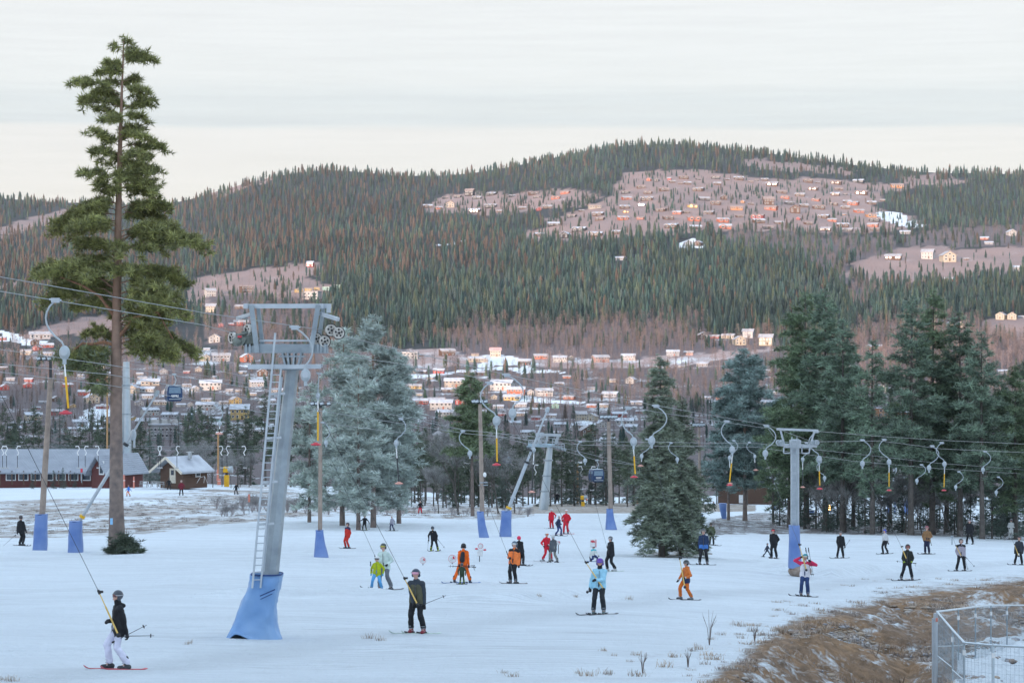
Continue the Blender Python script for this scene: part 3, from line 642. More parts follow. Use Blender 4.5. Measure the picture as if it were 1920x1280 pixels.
brn = np.array((.098, .072, .054))
pb = np.clip(.05+.50*np.exp(-(((sp[:, 0]-560)/330)**2+((sp[:, 1]-400)/75)**2))+.30*(sp[:, 0] < 200)+.12*(sp[:,1] < 340)+.28*((sp[:,1] > 440) & (sp[:,1] < 520) & (sp[:,0] < 950)), 0, .7)
isb = rs.rand(len(sp)) < pb
stand = (.62+.8*fbm(pos[:,0]/90, pos[:,1]/130, 51, 3))[:, None]; base = base*stand; brn = brn*stand; cols = np.where(isb[:, None], brn*(.7+.5*rs.rand(len(sp), 1)), base*(.7+.8*rs.rand(len(sp), 1)))
which = rs.randint(0, len(SPR), len(sp)); rot = rs.rand(len(sp))*7
pxh = h*F/pos[:, 1]; order = np.argsort(-pxh); order = order[(sp[order, 0] > -10) & (sp[order, 0] < 1930)]; big = order[:300]; rest = np.setdiff1d(np.arange(len(sp)), big)
V, T, Cc = merge(SPR, which[rest], pos[rest], h[rest], w[rest], rot[rest], cols[rest])
o = link('spruce_forest', np_mesh('spruce_forest', V, T, LM, Cc), kind='stuff'); tag(o, 'dense dark spruce forest covering the far hillside', 'forest')
protos = [np_mesh('spruce_tree', SPR[k][0], SPR[k][1], LM, np.outer(SPR[k][2], (.032, .055, .047))) for k in range(len(SPR))]
def side(px): return 'left edge' if px < 250 else 'left part' if px < 640 else 'middle' if px < 1280 else 'right part' if px < 1700 else 'right edge'
for i in big:
    o = link('spruce_tree', protos[which[i]]); o.location = pos[i]; o.scale = (w[i], w[i], h[i]); o.rotation_euler = (0, 0, rot[i])
    tag(o, 'small dark spruce standing among the village houses in the valley, %s of the view' % side(sp[i, 0]), 'spruce tree', 'valley spruces, ' + side(sp[i, 0]))
# --- birches
px, py = sample(8.5, 7.0, 405, 740)
ok = anyin(px, py, BIRCH)
bi = np.stack([px[ok], py[ok]], 1)
px, py = sample(9, 8, 640, 845)
ok = np.ones(len(px), bool)
dens = 2.1*np.where((px > 1040) & (px < 1480) & (py > 690) & (py < 770), .95, np.where(px > 1480, .5, np.where((px < 330) & (py > 690) & (py < 760), .5, .26)))
ok &= rs.rand(len(px)) < dens
ok &= ~inpoly(px, py, [(740,650),(1480,640),(1480,662),(1200,690),(900,690),(740,680)])
bi = np.concatenate([bi, np.stack([px[ok], py[ok]], 1)])
for poly_, n_ in ((HAMLET[0], 800), (HAMLET[1], 240), (FIELD[0], 90), (FIELD[1], 160), (FIELD[2], 40)):
    pa = np.array(poly_); q = np.stack([rs.uniform(pa[:,0].min(), pa[:,0].max(), n_*3), rs.uniform(pa[:,1].min(), pa[:,1].max(), n_*3)], 1); bi = np.concatenate([bi, q[inpoly(q[:,0], q[:,1], poly_)][:n_]])
px, py = sample(16, 12, 500, 560, 1600, 1760); bi = np.concatenate([bi, np.stack([px, py], 1)])
bi = bi[clear_of_houses(bi[:,0], bi[:,1])]
pos = place(bi[:, 0], bi[:, 1]); n = len(bi)
h = 9.5*(.7+.6*rs.rand(n)); h = np.where(pos[:, 1] < 1300, h*.72, h); h = np.where(anyin(bi[:,0], bi[:,1], HAMLET+FIELD), h*.45, h); w = h*(1.0+.7*rs.rand(n))
cols = np.array([(.21, .165, .155), (.17, .14, .14), (.21, .155, .13), (.10, .085, .085)])[rs.randint(0, 4, n)]
which = rs.randint(0, len(BIR), n); rot = rs.rand(n)*7
pxh = h*F/pos[:, 1]; order = np.argsort(-pxh); order = order[(bi[order, 0] > -5) & (bi[order, 0] < 1925)]; big = order[:300]; rest = np.setdiff1d(np.arange(n), big)
V, T, Cc = merge(BIR, which[rest], pos[rest], h[rest], w[rest], rot[rest], cols[rest])
o = link('birch_wood', np_mesh('birch_wood', V, T, leafmat('twigs'), Cc), kind='stuff'); tag(o, 'bare pinkish grey birch wood between the village houses', 'wood')
protob = [np_mesh('birch_tree', BIR[k][0], BIR[k][1], MATS['twigs'], np.outer(BIR[k][2], (.24, .19, .185))) for k in range(len(BIR))]
for i in big:
    o = link('birch_tree', protob[which[i]]); o.location = pos[i]; o.scale = (w[i], w[i], h[i]); o.rotation_euler = (0, 0, rot[i])
    tag(o, 'bare frosted birch tree among the village houses in the valley, %s of the view' % side(bi[i, 0]), 'birch tree', 'valley birches, ' + side(bi[i, 0]))
# ------------------------------------------------------------------ buildings
WCOL = {'white': (.38,.37,.355), 'cream': (.40,.35,.27), 'yellow': (.48,.33,.12), 'red': (.30,.055,.05), 'lodge': (.12,.04,.036), 'rust': (.36,.12,.07), 'brown': (.11,.065,.045),
        'dark': (.045,.042,.045), 'grey': (.28,.29,.31), 'green': (.20,.36,.30), 'orange': (.38,.19,.09), 'beige': (.34,.30,.25), 'pink': (.36,.23,.20)}
def wallmat(c):
    n = 'wall_'+c
    if n in MATS: return MATS[n]
    m = mat(n, WCOL[c], rough=.8, noise_amt=.10, noise_scale=.8)
    t = m.node_tree; b = t.nodes['Principled BSDF']
    w = N(t, 'ShaderNodeTexWave'); w.bands_direction = 'Z'; w.inputs['Scale'].default_value = 2.2; w.inputs['Distortion'].default_value = .3
    g = N(t, 'ShaderNodeTexCoord'); t.links.new(g.outputs['Object'], w.inputs[0])
    bp = N(t, 'ShaderNodeBump'); bp.inputs['Strength'].default_value = .4; bp.inputs['Distance'].default_value = .03
    t.links.new(w.outputs[1], bp.inputs['Height']); t.links.new(bp.outputs[0], b.inputs['Normal'])
    return m
def roofmat(c):
    d = {'frosted': ((.46,.46,.48), (.28,.26,.26)), 'snowy': ((.54,.57,.61), (.34,.36,.40)), 'brownish': ((.36,.27,.24), (.22,.17,.15)), 'reddish': ((.50,.22,.20), (.62,.45,.42)), 'dark': ((.20,.20,.22), (.42,.43,.45))}[c]
    return mat('roof_'+c, d[0], rough=.75, noise_scale=.55, col2=d[1], bump=.3, bump_scale=3)
GLASS = mat('window_glass', (.03,.04,.055), rough=.12, spec=.8, noise_amt=.3)
FRAME = mat('white_paint', (.75,.75,.74), rough=.6)
GLOW = mat('sun_glint_glow', (.9,.5,.15), rough=.3, emis=((1.0,.55,.12), 1.6))  # emission paints the low sun's gold glint on the panes; no lamp inside
def house(kind, wc, rc, glow=False):
    """a house whose front looks towards -Y, origin at the base centre; real metres"""
    K = {'long': (14, 8, 4.6, 1.9), 'low': (13, 8, 2.9, 1.7), 'gable': (9, 10, 4.2, 2.6), 'villa': (10, 9, 5.8, 2.4), 'flat': (12, 9, 5.2, .5), 'cabin': (11.5, 8, 2.5, 1.6), 'twin': (13, 9, 2.6, 1.7)}[kind]
    w, d, h, rh = K
    root = bpy.data.objects.new(kind, None); C.objects.link(root)
    mb = MB(); front = kind in ('gable',)
    mb.box((0, 0, h/2-1.2), (w, d, h+2.4))
    if kind == 'gable':   # ridge runs away from the viewer
        mb.prism([(-w/2, 0), (w/2, 0), (0, rh)], -(d-.02), origin=(0, -d/2+.01, h), ax=(1,0,0), ay=(0,0,1))
    elif kind != 'flat':
        mb.prism([(-d/2, 0), (d/2, 0), (0, rh)], w-.02, origin=(-w/2+.01, 0, h), ax=(0,1,0), ay=(0,0,1))
    wing = kind in ('cabin', 'twin')
    wings = [(-w*.2, 4.6)] if kind == 'cabin' else [(-w*.27, 4.4), (w*.24, 4.2)] if kind == 'twin' else []
    for wx, ww in wings:
        mb.box((wx, -d/2-.8, h/2-1.2), (ww, 2.0, h+2.4))
        mb.prism([(-ww/2, 0), (ww/2, 0), (0, ww*.30)], -4.4, origin=(wx, -d/2-1.75, h), ax=(1,0,0), ay=(0,0,1))
    wall = mb.build('wall', wallmat(wc), root)
    r = MB(); o = .7; th = .22
    if kind == 'gable':
        for s in (-1, 1):
            e = rh*o/(w/2)
            r.prism([(s*(w/2+o), -e), (0, rh), (0, rh+th), (s*(w/2+o), -e+th)] if s > 0 else [(0, rh+th), (0, rh), (-(w/2+o), -e), (-(w/2+o), -e+th)][::-1], -(d+2*o), origin=(0, -d/2-o, h+.03))
    elif kind == 'flat':
        r.box((0, 0, h+.2), (w+.8, d+.8, .4))
    else:
        e = rh*o/(d/2)
        for s in (-1, 1):
            r.prism([(s*(d/2+o), -e), (0, rh), (0, rh+th), (s*(d/2+o), -e+th)], w+2*o, origin=(-w/2-o, 0, h+.03), ax=(0,1,0), ay=(0,0,1))
    for wx, ww in wings:
        for s in (-1, 1):
            r.prism([(s*(ww/2+.5), -.3), (0, ww*.30), (0, ww*.30+th), (s*(ww/2+.5), -.3+th)], -5.6, origin=(wx, -d/2-2.3, h+.05))
    roof = r.build('roof', roofmat(rc), root)
    c = MB(); c.box((w*.18, .2, h+rh+.1), (.7, .7, 1.2)); c.box((w*.18, .2, h+rh+.76), (.84, .84, .12)); c.build('chimney', mat('chimney_brick', (.22,.16,.14)), roof)
    yf = -d/2
    def win(x, z, ww=1.2, wh=1.1, y=yf, gl=False):
        f = MB().box((x, y-.02, z), (ww+.3, .1, wh+.3)).build('window', FRAME, root)
        p = MB().box((x, y-.075, z), (ww, .06, wh)); p.build('pane', GLOW if gl else GLASS, f)
    if kind == 'long':
        for x in (-5.2,-2.4,.6,3.2,5.6): win(x, 3.5, 1.5, 1.1)
        for x in (-5,-1.4,4.6): win(x, 1.0, 1.2, .9)
        MB().box((1.6, yf-.03, 1.0), (1.0, .12, 2.0)).build('door', wallmat('rust'), root)
    elif kind == 'low':
        for x in (-5,-2.2,3.0,5.2): win(x, 1.6, 1.5, 1.1)
        MB().box((.6, yf-.03, 1.05), (1.0, .12, 2.0)).build('door', wallmat('brown'), root)
    elif kind == 'gable':
        for x in (-2.6, 2.6): win(x, 1.4); win(x, 3.4)
        win(0, 4.9, 1.4, 1.0)
        MB().box((0, yf-.03, 1.05), (1.0, .12, 2.0)).build('door', wallmat('brown'), root)
    elif kind == 'villa':
        for x in (-3.6,-1.2,1.4,3.7): win(x, 4.4, 1.0, 1.2)
        for x in (-3.6,-1.2,3.7): win(x, 1.6, 1.0, 1.2)
        MB().box((1.4, yf-.03, 1.05), (1.0, .12, 2.0)).build('door', wallmat('brown'), root)
    elif kind == 'flat':
        for x in (-4,-1,2,4.6): win(x, 3.8, 1.6, 1.1); win(x, 1.3, 1.6, 1.1)
    elif kind == 'cabin':
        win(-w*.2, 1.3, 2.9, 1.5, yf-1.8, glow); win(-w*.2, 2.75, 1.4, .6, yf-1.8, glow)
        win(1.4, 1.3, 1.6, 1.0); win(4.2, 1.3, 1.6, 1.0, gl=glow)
    elif kind == 'twin':
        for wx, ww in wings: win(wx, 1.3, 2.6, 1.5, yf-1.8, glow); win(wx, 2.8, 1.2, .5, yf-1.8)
        win(0, 1.3, 1.1, 1.0)
    return root
PROTO = {}
def nth(n): return ['', 'first', 'second', 'third', 'fourth', 'fifth', 'sixth', 'seventh', 'eighth', 'ninth', 'tenth', 'eleventh', 'twelfth', 'thirteenth', 'fourteenth', 'fifteenth', 'sixteenth', 'seventeenth', 'eighteenth', 'nineteenth', 'twentieth'][n]
def settle(lst, region, rowh, cat):
    """put houses on the ground; lst of (px, py, width px, kind, wall, roof[, glow])"""
    lst = sorted(lst, key=lambda q: q[1]); rows = []
    for q in lst:
        if rows and q[1]-rows[-1][0][1] < rowh and len(rows[-1]) < 20: rows[-1].append(q)
        else: rows.append([q])
    for ri, row in enumerate(rows):
        for ci, q in enumerate(sorted(row, key=lambda q: q[0])):
            px, py, wpx, kind, wc, rc = q[:6]; gl = len(q) > 6
            Y = Yfar(px, py); p = GP(px, Y)
            K = {'long': 14, 'low': 13, 'gable': 9, 'villa': 10, 'flat': 12, 'cabin': 11.5, 'twin': 13}[kind]
            s = wpx*Y/F/(K+1.0)*(.86 if cat == 'cabin' else .92)
            rz = -math.atan2(p.x, Y)+random.uniform(-.38, .38)
            key = (kind, wc, rc, gl)
            place_lbl = '%s from left, %s row, %s' % (nth(ci+1), nth(ri+1), region.replace('the ', ''))
            lbl = '%s %s with %s roof, %s' % ({'brown': 'dark brown', 'dark': 'black', 'rust': 'rust red'}.get(wc, wc), cat, rc, place_lbl)
            if key not in PROTO: PROTO[key] = house(*key); r = PROTO[key]; r.location = p; r.rotation_euler = (0, 0, rz); r.scale = (s, s, s)
            else: r = dup(PROTO[key], p, rz, s)
            r.name = cat.replace(' ', '_'); r['label'] = lbl; r['category'] = cat; r['group'] = 'houses of '+region
random.seed(3)
spec_c = {(1010,393):'red',(1255,338):'red',(1421,409):'red',(1610,399):'rust',(1560,415):'rust',(1381,393):'orange',(1393,381):'orange',(1583,403):'orange',(1682,352):'orange',(1175,374):'rust',(1173,398):'orange',(1298,389):'yellow',(1633,407):'orange',(1497,412):'red',(1115,390):'beige',(845,389):'beige'}
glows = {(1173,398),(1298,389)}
def ham(l):
    o = []
    for i, (a, b, w, k) in enumerate(l):
        wc = spec_c.get((a, b), ['brown', 'dark', 'brown', 'brown', 'rust'][(i*7+a) % 5]); rc = ['brownish', 'frosted', 'brownish', 'brownish', 'frosted', 'snowy'][(i*5+b) % 6]
        if b > 420 and a < 1400: rc = 'snowy'
        q = (a, b, w, k, wc, rc); o.append(q+(1,) if (a, b) in glows else q)
    return o
settle(VILLAGE_L, 'the left village', 9, 'house'); settle(VILLAGE_M, 'the central village', 9, 'house'); settle(VILLAGE_R, 'the right village', 12, 'house')
settle(UPPER_R, 'the right farm fields', 14, 'house'); settle(UPPER_L, 'the left upper clearing', 10, 'house'); settle(MIDHILL, 'the middle wood', 12, 'cabin')
settle(ham(HAM_L), 'the left cabin hamlet', 9, 'cabin'); settle(ham(HAM_M), 'the middle cabin hamlet', 7, 'cabin'); settle(ham(HAM_R), 'the right cabin hamlet', 7, 'cabin')

# apartment block, church
def block():
    Y = Yfar(310, 822); p = GP(310, Y); s = Y/F
    r = thing('apartment_block', 'long grey flat roofed apartment block above the small dark cabin', 'apartment block', p, .12)
    w, h, d = 56*s, 27*s, 11
    MB().box((0, 0, h/2-3), (w, d, h+6)).build('wall', wallmat('grey'), r)
    rf = MB().box((0, 0, h+.25), (w+1, d+1, .5)).build('roof', roofmat('snowy'), r)
    for k in range(3): MB().box((-w*.3+k*w*.28, 0, h+1.2), (4, 3, 1.4)).build('roof_box', wallmat('white'), rf)
    for fl in range(2):
        for k in range(8):
            x = -w/2+w*(k+.5)/8; f = MB().box((x, -d/2-.03, h*(.28+.42*fl)), (w/11, .14, h*.2)).build('window', FRAME, r)
            MB().box((x, -d/2-.12, h*(.28+.42*fl)), (w/13, .08, h*.15)).build('pane', GLASS, f)
block()
def church():
    Y = Yfar(822, 850); p = GP(822, Y); s = Y/F
    r = thing('church', 'white church with square tower and low spire behind the dark trees', 'church', p, -.5)
    mb = MB(); tw = 16*s; nave = 34*s
    mb.box((0, 0, 16*s), (tw, tw, 38*s)); mb.box((nave*.55, 0, 5*s), (nave, 20*s, 20*s)); mb.prism([(-10*s, 0), (10*s, 0), (0, 12*s)], nave, origin=(nave*.05, 0, 15*s), ax=(0,1,0), ay=(0,0,1))
    mb.build('wall', wallmat('white'), r)
    q = MB(); a = tw/2+.4; z = 35*s; q.add([(-a,-a,z),(a,-a,z),(a,a,z),(-a,a,z),(0,0,z+9*s)], [(0,1,4),(1,2,4),(2,3,4),(3,0,4),(3,2,1,0)])
    for sg in (-1, 1): q.prism([(sg*11.5*s, -1.8*s), (0, 12.2*s), (0, 13*s), (sg*11.5*s, -1*s)], nave+1, origin=(nave*.05, 0, 15.2*s), ax=(0,1,0), ay=(0,0,1))
    rf = q.build('roof', roofmat('frosted'), r); MB().beam((0,0,z+9*s), (0,0,z+14*s), .3).build('spire', FRAME, rf)
    for k, (x, zz) in enumerate(((0, 28*s), (0, 20*s), (nave*.4, 7*s), (nave*.65, 7*s), (nave*.9, 7*s))):
        yy = -tw/2 if x == 0 else -10*s; f = MB().box((x, yy-.03, zz), (3*s, .1, 5*s)).build('window', FRAME, r); MB().box((x, yy-.1, zz), (2*s, .06, 4*s)).build('pane', GLASS, f)
church()

# lodge and small cabin at the edge of the plateau
def lodge():
    Y = 345.; s = Y/F; p = GP(105, Y); p.z = (640-908)/F*Y
    r = thing('ski_lodge', 'long dark red timber lodge under a pale tiled roof behind wooden post', 'lodge', p, 0)
    L = 200*s; gx = 98*s-1; D = 13.0; h = 26*s; rh = 40*s-.5
    mb = MB(); mb.box((gx-L/2, D/2, h/2-.5), (L, D, h+1)); mb.prism([(0, 0), (D, 0), (D/2, rh*.9)], L, origin=(gx-L, 0, h), ax=(0,1,0), ay=(0,0,1))
    mb.build('wall', wallmat('lodge'), r)
    # gable wing turned towards the viewer on the right
    q = MB(); e = 1.0; th = .25
    q.prism([(-e, -e*rh/(D/2)), (D/2, rh), (D/2, rh+th), (-e, -e*rh/(D/2)+th)], L+1.6, origin=(gx-L-.8, 0, h), ax=(0,1,0), ay=(0,0,1))
    q.prism([(D+e, -e*rh/(D/2)), (D/2, rh), (D/2, rh+th), (D+e, -e*rh/(D/2)+th)], L+1.6, origin=(gx-L-.8, 0, h), ax=(0,1,0), ay=(0,0,1))
    rm = mat('roof_tiles', (.30,.33,.38), rough=.6, noise_scale=.5, col2=(.40,.43,.48)); t = rm.node_tree; w = N(t, 'ShaderNodeTexWave'); w.inputs['Scale'].default_value = 1.4; g = N(t, 'ShaderNodeTexCoord'); t.links.new(g.outputs['Object'], w.inputs[0])
    w2 = N(t, 'ShaderNodeTexWave'); w2.bands_direction = 'Y'; w2.inputs['Scale'].default_value = 1.1; t.links.new(g.outputs['Object'], w2.inputs[0]); a = N(t, 'ShaderNodeMath', operation='ADD'); t.links.new(w.outputs[1], a.inputs[0]); t.links.new(w2.outputs[1], a.inputs[1])
    bp = N(t, 'ShaderNodeBump'); bp.inputs['Strength'].default_value = .8; bp.inputs['Distance'].default_value = .12; t.links.new(a.outputs[0], bp.inputs['Height']); t.links.new(bp.outputs[0], t.nodes['Principled BSDF'].inputs['Normal'])
    rf = q.build('roof', rm, r)
    for k in range(7):
        x = gx-L+2.4+k*(L-4)/6.4; f = MB().box((x, -.04, h*.55), (1.5, .12, 1.1)).build('window', FRAME, r); MB().box((x, -.11, h*.55), (1.25, .06, .85)).build('pane', GLASS, f)
    for k in range(9): x = gx-L+1+k*(L-2)/8; MB().box((x, -1.4+.5, h/2), (.16, .16, h)).build('post', wallmat('brown'), r)
    # projecting gable end
    gb = thing('ski_lodge_gable', 'dark red gable end of the lodge with a small white window beside pine trunk', 'lodge wing', P(186, 906, 338.), -.55)
    w = 36*s; h2 = 25*s; rh2 = 24*s
    m2 = MB(); m2.box((0, 4, h2/2-.5), (w, 8, h2+1)); m2.prism([(-w/2, 0), (w/2, 0), (0, rh2)], -8, origin=(0, 0, h2)); m2.build('wall', wallmat('lodge'), gb)
    m3 = MB()
    for sg in (-1, 1): m3.prism([(sg*(w/2+.7), -.9), (0, rh2), (0, rh2+.25), (sg*(w/2+.7), -.65)], -9.5, origin=(0, -.9, h2+.02))
    m3.build('roof', rm, gb)
    f = MB().box((.5, -.04, h2+.3), (.9, .12, 2.0)).build('window', FRAME, gb); MB().box((.5, -.12, h2+.3), (.6, .06, 1.6)).build('pane', GLASS, f)
lodge()
def hut():
    Y = 332.; s = Y/F; p = P(322, 905, Y)
    r = thing('log_hut', 'small dark brown log hut with cream door and snowy gable roof', 'hut', p, -.62)
    w, d, h, rh = 4.5, 5.0, 2.0, 1.5
    mb = MB(); mb.box((0, d/2, h/2-.4), (w, d, h+.8)); mb.prism([(-w/2, 0), (w/2, 0), (0, rh*.9)], -(d-.02), origin=(0, .01, h)); mb.build('wall', wallmat('brown'), r)
    q = MB()
    for sg in (-1, 1): q.prism([(sg*(w/2+.9), -.62), (0, rh), (0, rh+.28), (sg*(w/2+.9), -.34)], -(d+1.9), origin=(0, -1.3, h+.04))
    rf = q.build('roof', roofmat('snowy'), r); MB().tube([(.9, 2.8, h+1.4), (.9, 2.8, h+2.3)], .3, 10).box((.9, 2.8, h+2.36), (.8, .8, .12)).build('chimney', mat('galvanised', (.45,.48,.5), rough=.4, metal=.8), rf)
    b = MB()
    for sg in (-1, 1): b.beam((sg*(w/2+.95), -1.32, h-.50), (0, -1.32, h+rh+.16), .12, .34)
    b.build('fascia', mat('cream_paint', (.62,.56,.46)), r)
    dr = MB().box((.25, -.05, 1.05), (1.15, .12, 2.1)).build('door', MATS['cream_paint'], r); MB().box((.25, -.13, 1.5), (.55, .05, .7)).build('pane', GLASS, dr)
    f = MB().box((w/2+.05, 3, 1.3), (.1, 1.0, 1.0)).build('window', FRAME, r); MB().box((w/2+.11, 3, 1.3), (.05, .75, .75)).build('pane', GLASS, f)
hut()
# ------------------------------------------------------------------ near trees
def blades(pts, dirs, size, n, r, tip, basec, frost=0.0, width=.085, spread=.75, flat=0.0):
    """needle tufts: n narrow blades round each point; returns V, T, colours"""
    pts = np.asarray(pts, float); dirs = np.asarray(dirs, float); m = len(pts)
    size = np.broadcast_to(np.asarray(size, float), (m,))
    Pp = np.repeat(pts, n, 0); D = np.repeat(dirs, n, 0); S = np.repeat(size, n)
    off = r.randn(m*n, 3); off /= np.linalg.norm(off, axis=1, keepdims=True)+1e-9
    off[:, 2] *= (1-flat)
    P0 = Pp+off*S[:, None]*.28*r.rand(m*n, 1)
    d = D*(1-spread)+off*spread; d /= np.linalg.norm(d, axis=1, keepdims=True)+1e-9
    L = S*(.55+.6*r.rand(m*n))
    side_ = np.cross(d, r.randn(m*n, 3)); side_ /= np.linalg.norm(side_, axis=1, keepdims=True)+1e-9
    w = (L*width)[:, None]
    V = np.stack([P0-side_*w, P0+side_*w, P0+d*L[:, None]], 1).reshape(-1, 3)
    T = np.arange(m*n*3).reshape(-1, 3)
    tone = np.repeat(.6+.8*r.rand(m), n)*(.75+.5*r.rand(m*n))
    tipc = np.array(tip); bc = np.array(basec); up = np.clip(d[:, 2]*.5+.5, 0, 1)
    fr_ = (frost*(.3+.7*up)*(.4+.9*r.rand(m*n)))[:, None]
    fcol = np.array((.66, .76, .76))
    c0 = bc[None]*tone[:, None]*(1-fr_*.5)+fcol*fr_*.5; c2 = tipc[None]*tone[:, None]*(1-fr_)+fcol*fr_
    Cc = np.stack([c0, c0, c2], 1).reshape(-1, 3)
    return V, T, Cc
BARK = mat('pine_bark', (.25,.19,.16), rough=.9, noise_scale=3, col2=(.12,.10,.095), bump=.8, bump_scale=9)
BARKUP = mat('pine_bark_orange', (.30,.15,.085), rough=.9, noise_scale=3, col2=(.15,.09,.06), bump=.6, bump_scale=12)
def height_bark():
    t = BARK.node_tree; b = t.nodes['Principled BSDF']; src = b.inputs['Base Color'].links[0].from_socket; g = N(t, 'ShaderNodeTexCoord'); sp_ = N(t, 'ShaderNodeSeparateXYZ'); t.links.new(g.outputs['Object'], sp_.inputs[0])
    mr = N(t, 'ShaderNodeMapRange'); mr.inputs['From Min'].default_value = 5; mr.inputs['From Max'].default_value = 13; t.links.new(sp_.outputs[2], mr.inputs[0])
    mx = N(t, 'ShaderNodeMix', data_type='RGBA'); mx.blend_type = 'MIX'; mm = N(t, 'ShaderNodeMath', operation='MULTIPLY'); mm.inputs[1].default_value = .5; t.links.new(mr.outputs[0], mm.inputs[0]); t.links.new(mm.outputs[0], mx.inputs[0]); t.links.new(src, mx.inputs[6]); mx.inputs[7].default_value = (.38,.21,.13,1); t.links.new(mx.outputs[2], b.inputs['Base Color'])
height_bark()
BARKG = mat('grey_bark', (.13,.115,.10), rough=.9, noise_scale=3, col2=(.07,.06,.055), bump=.5)
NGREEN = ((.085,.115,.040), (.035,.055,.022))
def conifer(h, r0, prof, seed, n_br, tuft, nb, tone=NGREEN, frost=0., droop=.12, start=.25, bark=None, bend=(0, 0), sub=5, flat=.45, rise=.18, dens=1.0, asym=None, forced=(), top_r=.03, whorl=0):
    """returns list of (part name, mesh, material): trunk, limbs, crown. prof(t) = crown radius at height share t"""
    r = np.random.RandomState(seed); trunk = MB()
    cx = lambda t: (bend[0]*math.sin(t*2.3)+bend[1]*t*t)
    pts = [(cx(t), 0, h*t-.3*(t == 0)) for t in np.linspace(0, 1, 12)]
    trunk.tube(pts, [max(top_r, r0*(1-t)**.8*(1.18 if t == 0 else 1)) for t in np.linspace(0, 1, 12)], 9)
    limbs = MB(); TP = []; TD = []; TS = []
    for i in range(n_br+len(forced)):
        t = start+(1-start)*((i+r.rand()*.8)/n_br)**1.02
        if t > .995: continue
        if whorl: t = start+(1-start)*(round((t-start)/(1-start)*whorl)/whorl)+r.randn()*.004; t = min(t, .99)
        a = r.rand()*math.tau
        if asym: a = r.choice([0, math.pi])+r.randn()*.75
        rad = prof(t) if not asym else asym(t, math.cos(a))
        rad *= (.50+.58*r.rand()); 
        if i >= n_br: t, a, rad = forced[i-n_br]
        if rad < .12: rad = .12+.1*r.rand()
        dz = rad*(rise*(.2+t)-droop*(1-t)+r.randn()*.17)
        p0 = np.array((cx(t), 0, h*t)); dirv = np.array((math.cos(a), math.sin(a), 0))
        bp = []
        for k in range(6):
            u = k/5; bp.append(p0+dirv*rad*u+np.array((0, 0, dz*u*1.2-droop*rad*u*u*.8+.10*rad*math.sin(u*3.1)))+r.randn(3)*rad*.02*(k > 0))
        rb = max(.012, r0*.14*(1-t)**.6*min(1, rad/2)); limbs.tube(bp, [rb*(1-.8*k/5)+.004 for k in range(6)], 5, cap=False)
        ns = max(2, int(sub*rad*dens))
        for k in range(ns):
            u = .2+.8*(k+r.rand())/ns; kk = min(4, int(u*5)); q = bp[kk]+(bp[kk+1]-bp[kk])*(u*5-kk)
            sd = r.choice([-1, 1]); sl = (.42*rad*(1-u*.55)+.12)*r.rand()**.7
            lat = np.array((-dirv[1], dirv[0], 0))*sd*.8+dirv*.6
            nt_ = max(1, int(sl/(tuft*.62))+1)
            e = q+lat*sl+np.array((0, 0, (-droop+.26*r.randn())*sl))
            if sl > .35: limbs.tube([q, (q+e)/2+np.array((0,0,.04)), e], [rb*.4, rb*.3, .004], 4, cap=False)
            for j in range(nt_):
                v = (j+.6)/nt_; pt = q+(e-q)*v+r.randn(3)*tuft*.22; TP.append(pt); dd = lat*.6+np.array((0, 0, .5-flat*.3)); TD.append(dd/np.linalg.norm(dd)); TS.append(tuft*(.75+.5*r.rand()))
    for k in range(6): TP.append(np.array((cx(1.), 0, h))+r.randn(3)*tuft*.3); TD.append((0, 0, 1)); TS.append(tuft*.7)
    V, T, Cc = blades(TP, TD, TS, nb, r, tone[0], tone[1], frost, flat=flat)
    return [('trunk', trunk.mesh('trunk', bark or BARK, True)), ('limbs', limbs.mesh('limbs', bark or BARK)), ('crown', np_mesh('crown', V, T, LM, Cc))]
def tree_obj(name, label, cat, parts, loc, rz=0, s=1., group=None):
    t = thing(name, label, cat, loc, rz, group); t.scale = (s, s, s)
    for n, me in parts: link(n, me, t)
    return t
# --- the tall pine on the left
s_ = 118/F
YS = [82, 110, 140, 165, 185, 215, 245, 275, 310, 345, 380, 400, 430, 470, 510, 545, 590, 630, 660, 690, 720]
LFT = [8, 40, 58, 60, 108, 60, 96, 70, 62, 75, 72, 140, 132, 105, 150, 175, 95, 55, 92, 80, 10]
RGT = [10, 48, 62, 60, 70, 78, 80, 85, 104, 90, 118, 128, 150, 150, 160, 150, 165, 168, 170, 140, 60]
Hp = (1042-80)*s_
def hero_r(t, c):
    y = 1042-t*962; return (np.interp(y, YS, LFT) if c < 0 else np.interp(y, YS, RGT))*s_*(.55+.45*abs(c))*1.08
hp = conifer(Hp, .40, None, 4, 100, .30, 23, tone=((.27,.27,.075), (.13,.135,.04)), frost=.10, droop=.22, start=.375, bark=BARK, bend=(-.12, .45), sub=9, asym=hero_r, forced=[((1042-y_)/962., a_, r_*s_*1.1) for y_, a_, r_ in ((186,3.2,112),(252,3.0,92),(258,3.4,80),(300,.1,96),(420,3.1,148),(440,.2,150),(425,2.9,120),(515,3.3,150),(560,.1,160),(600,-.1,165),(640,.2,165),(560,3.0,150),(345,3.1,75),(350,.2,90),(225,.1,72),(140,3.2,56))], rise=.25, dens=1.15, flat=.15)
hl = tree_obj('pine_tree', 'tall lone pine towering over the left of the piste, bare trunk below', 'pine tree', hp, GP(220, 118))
hl.location.x = (219-960)/F*118
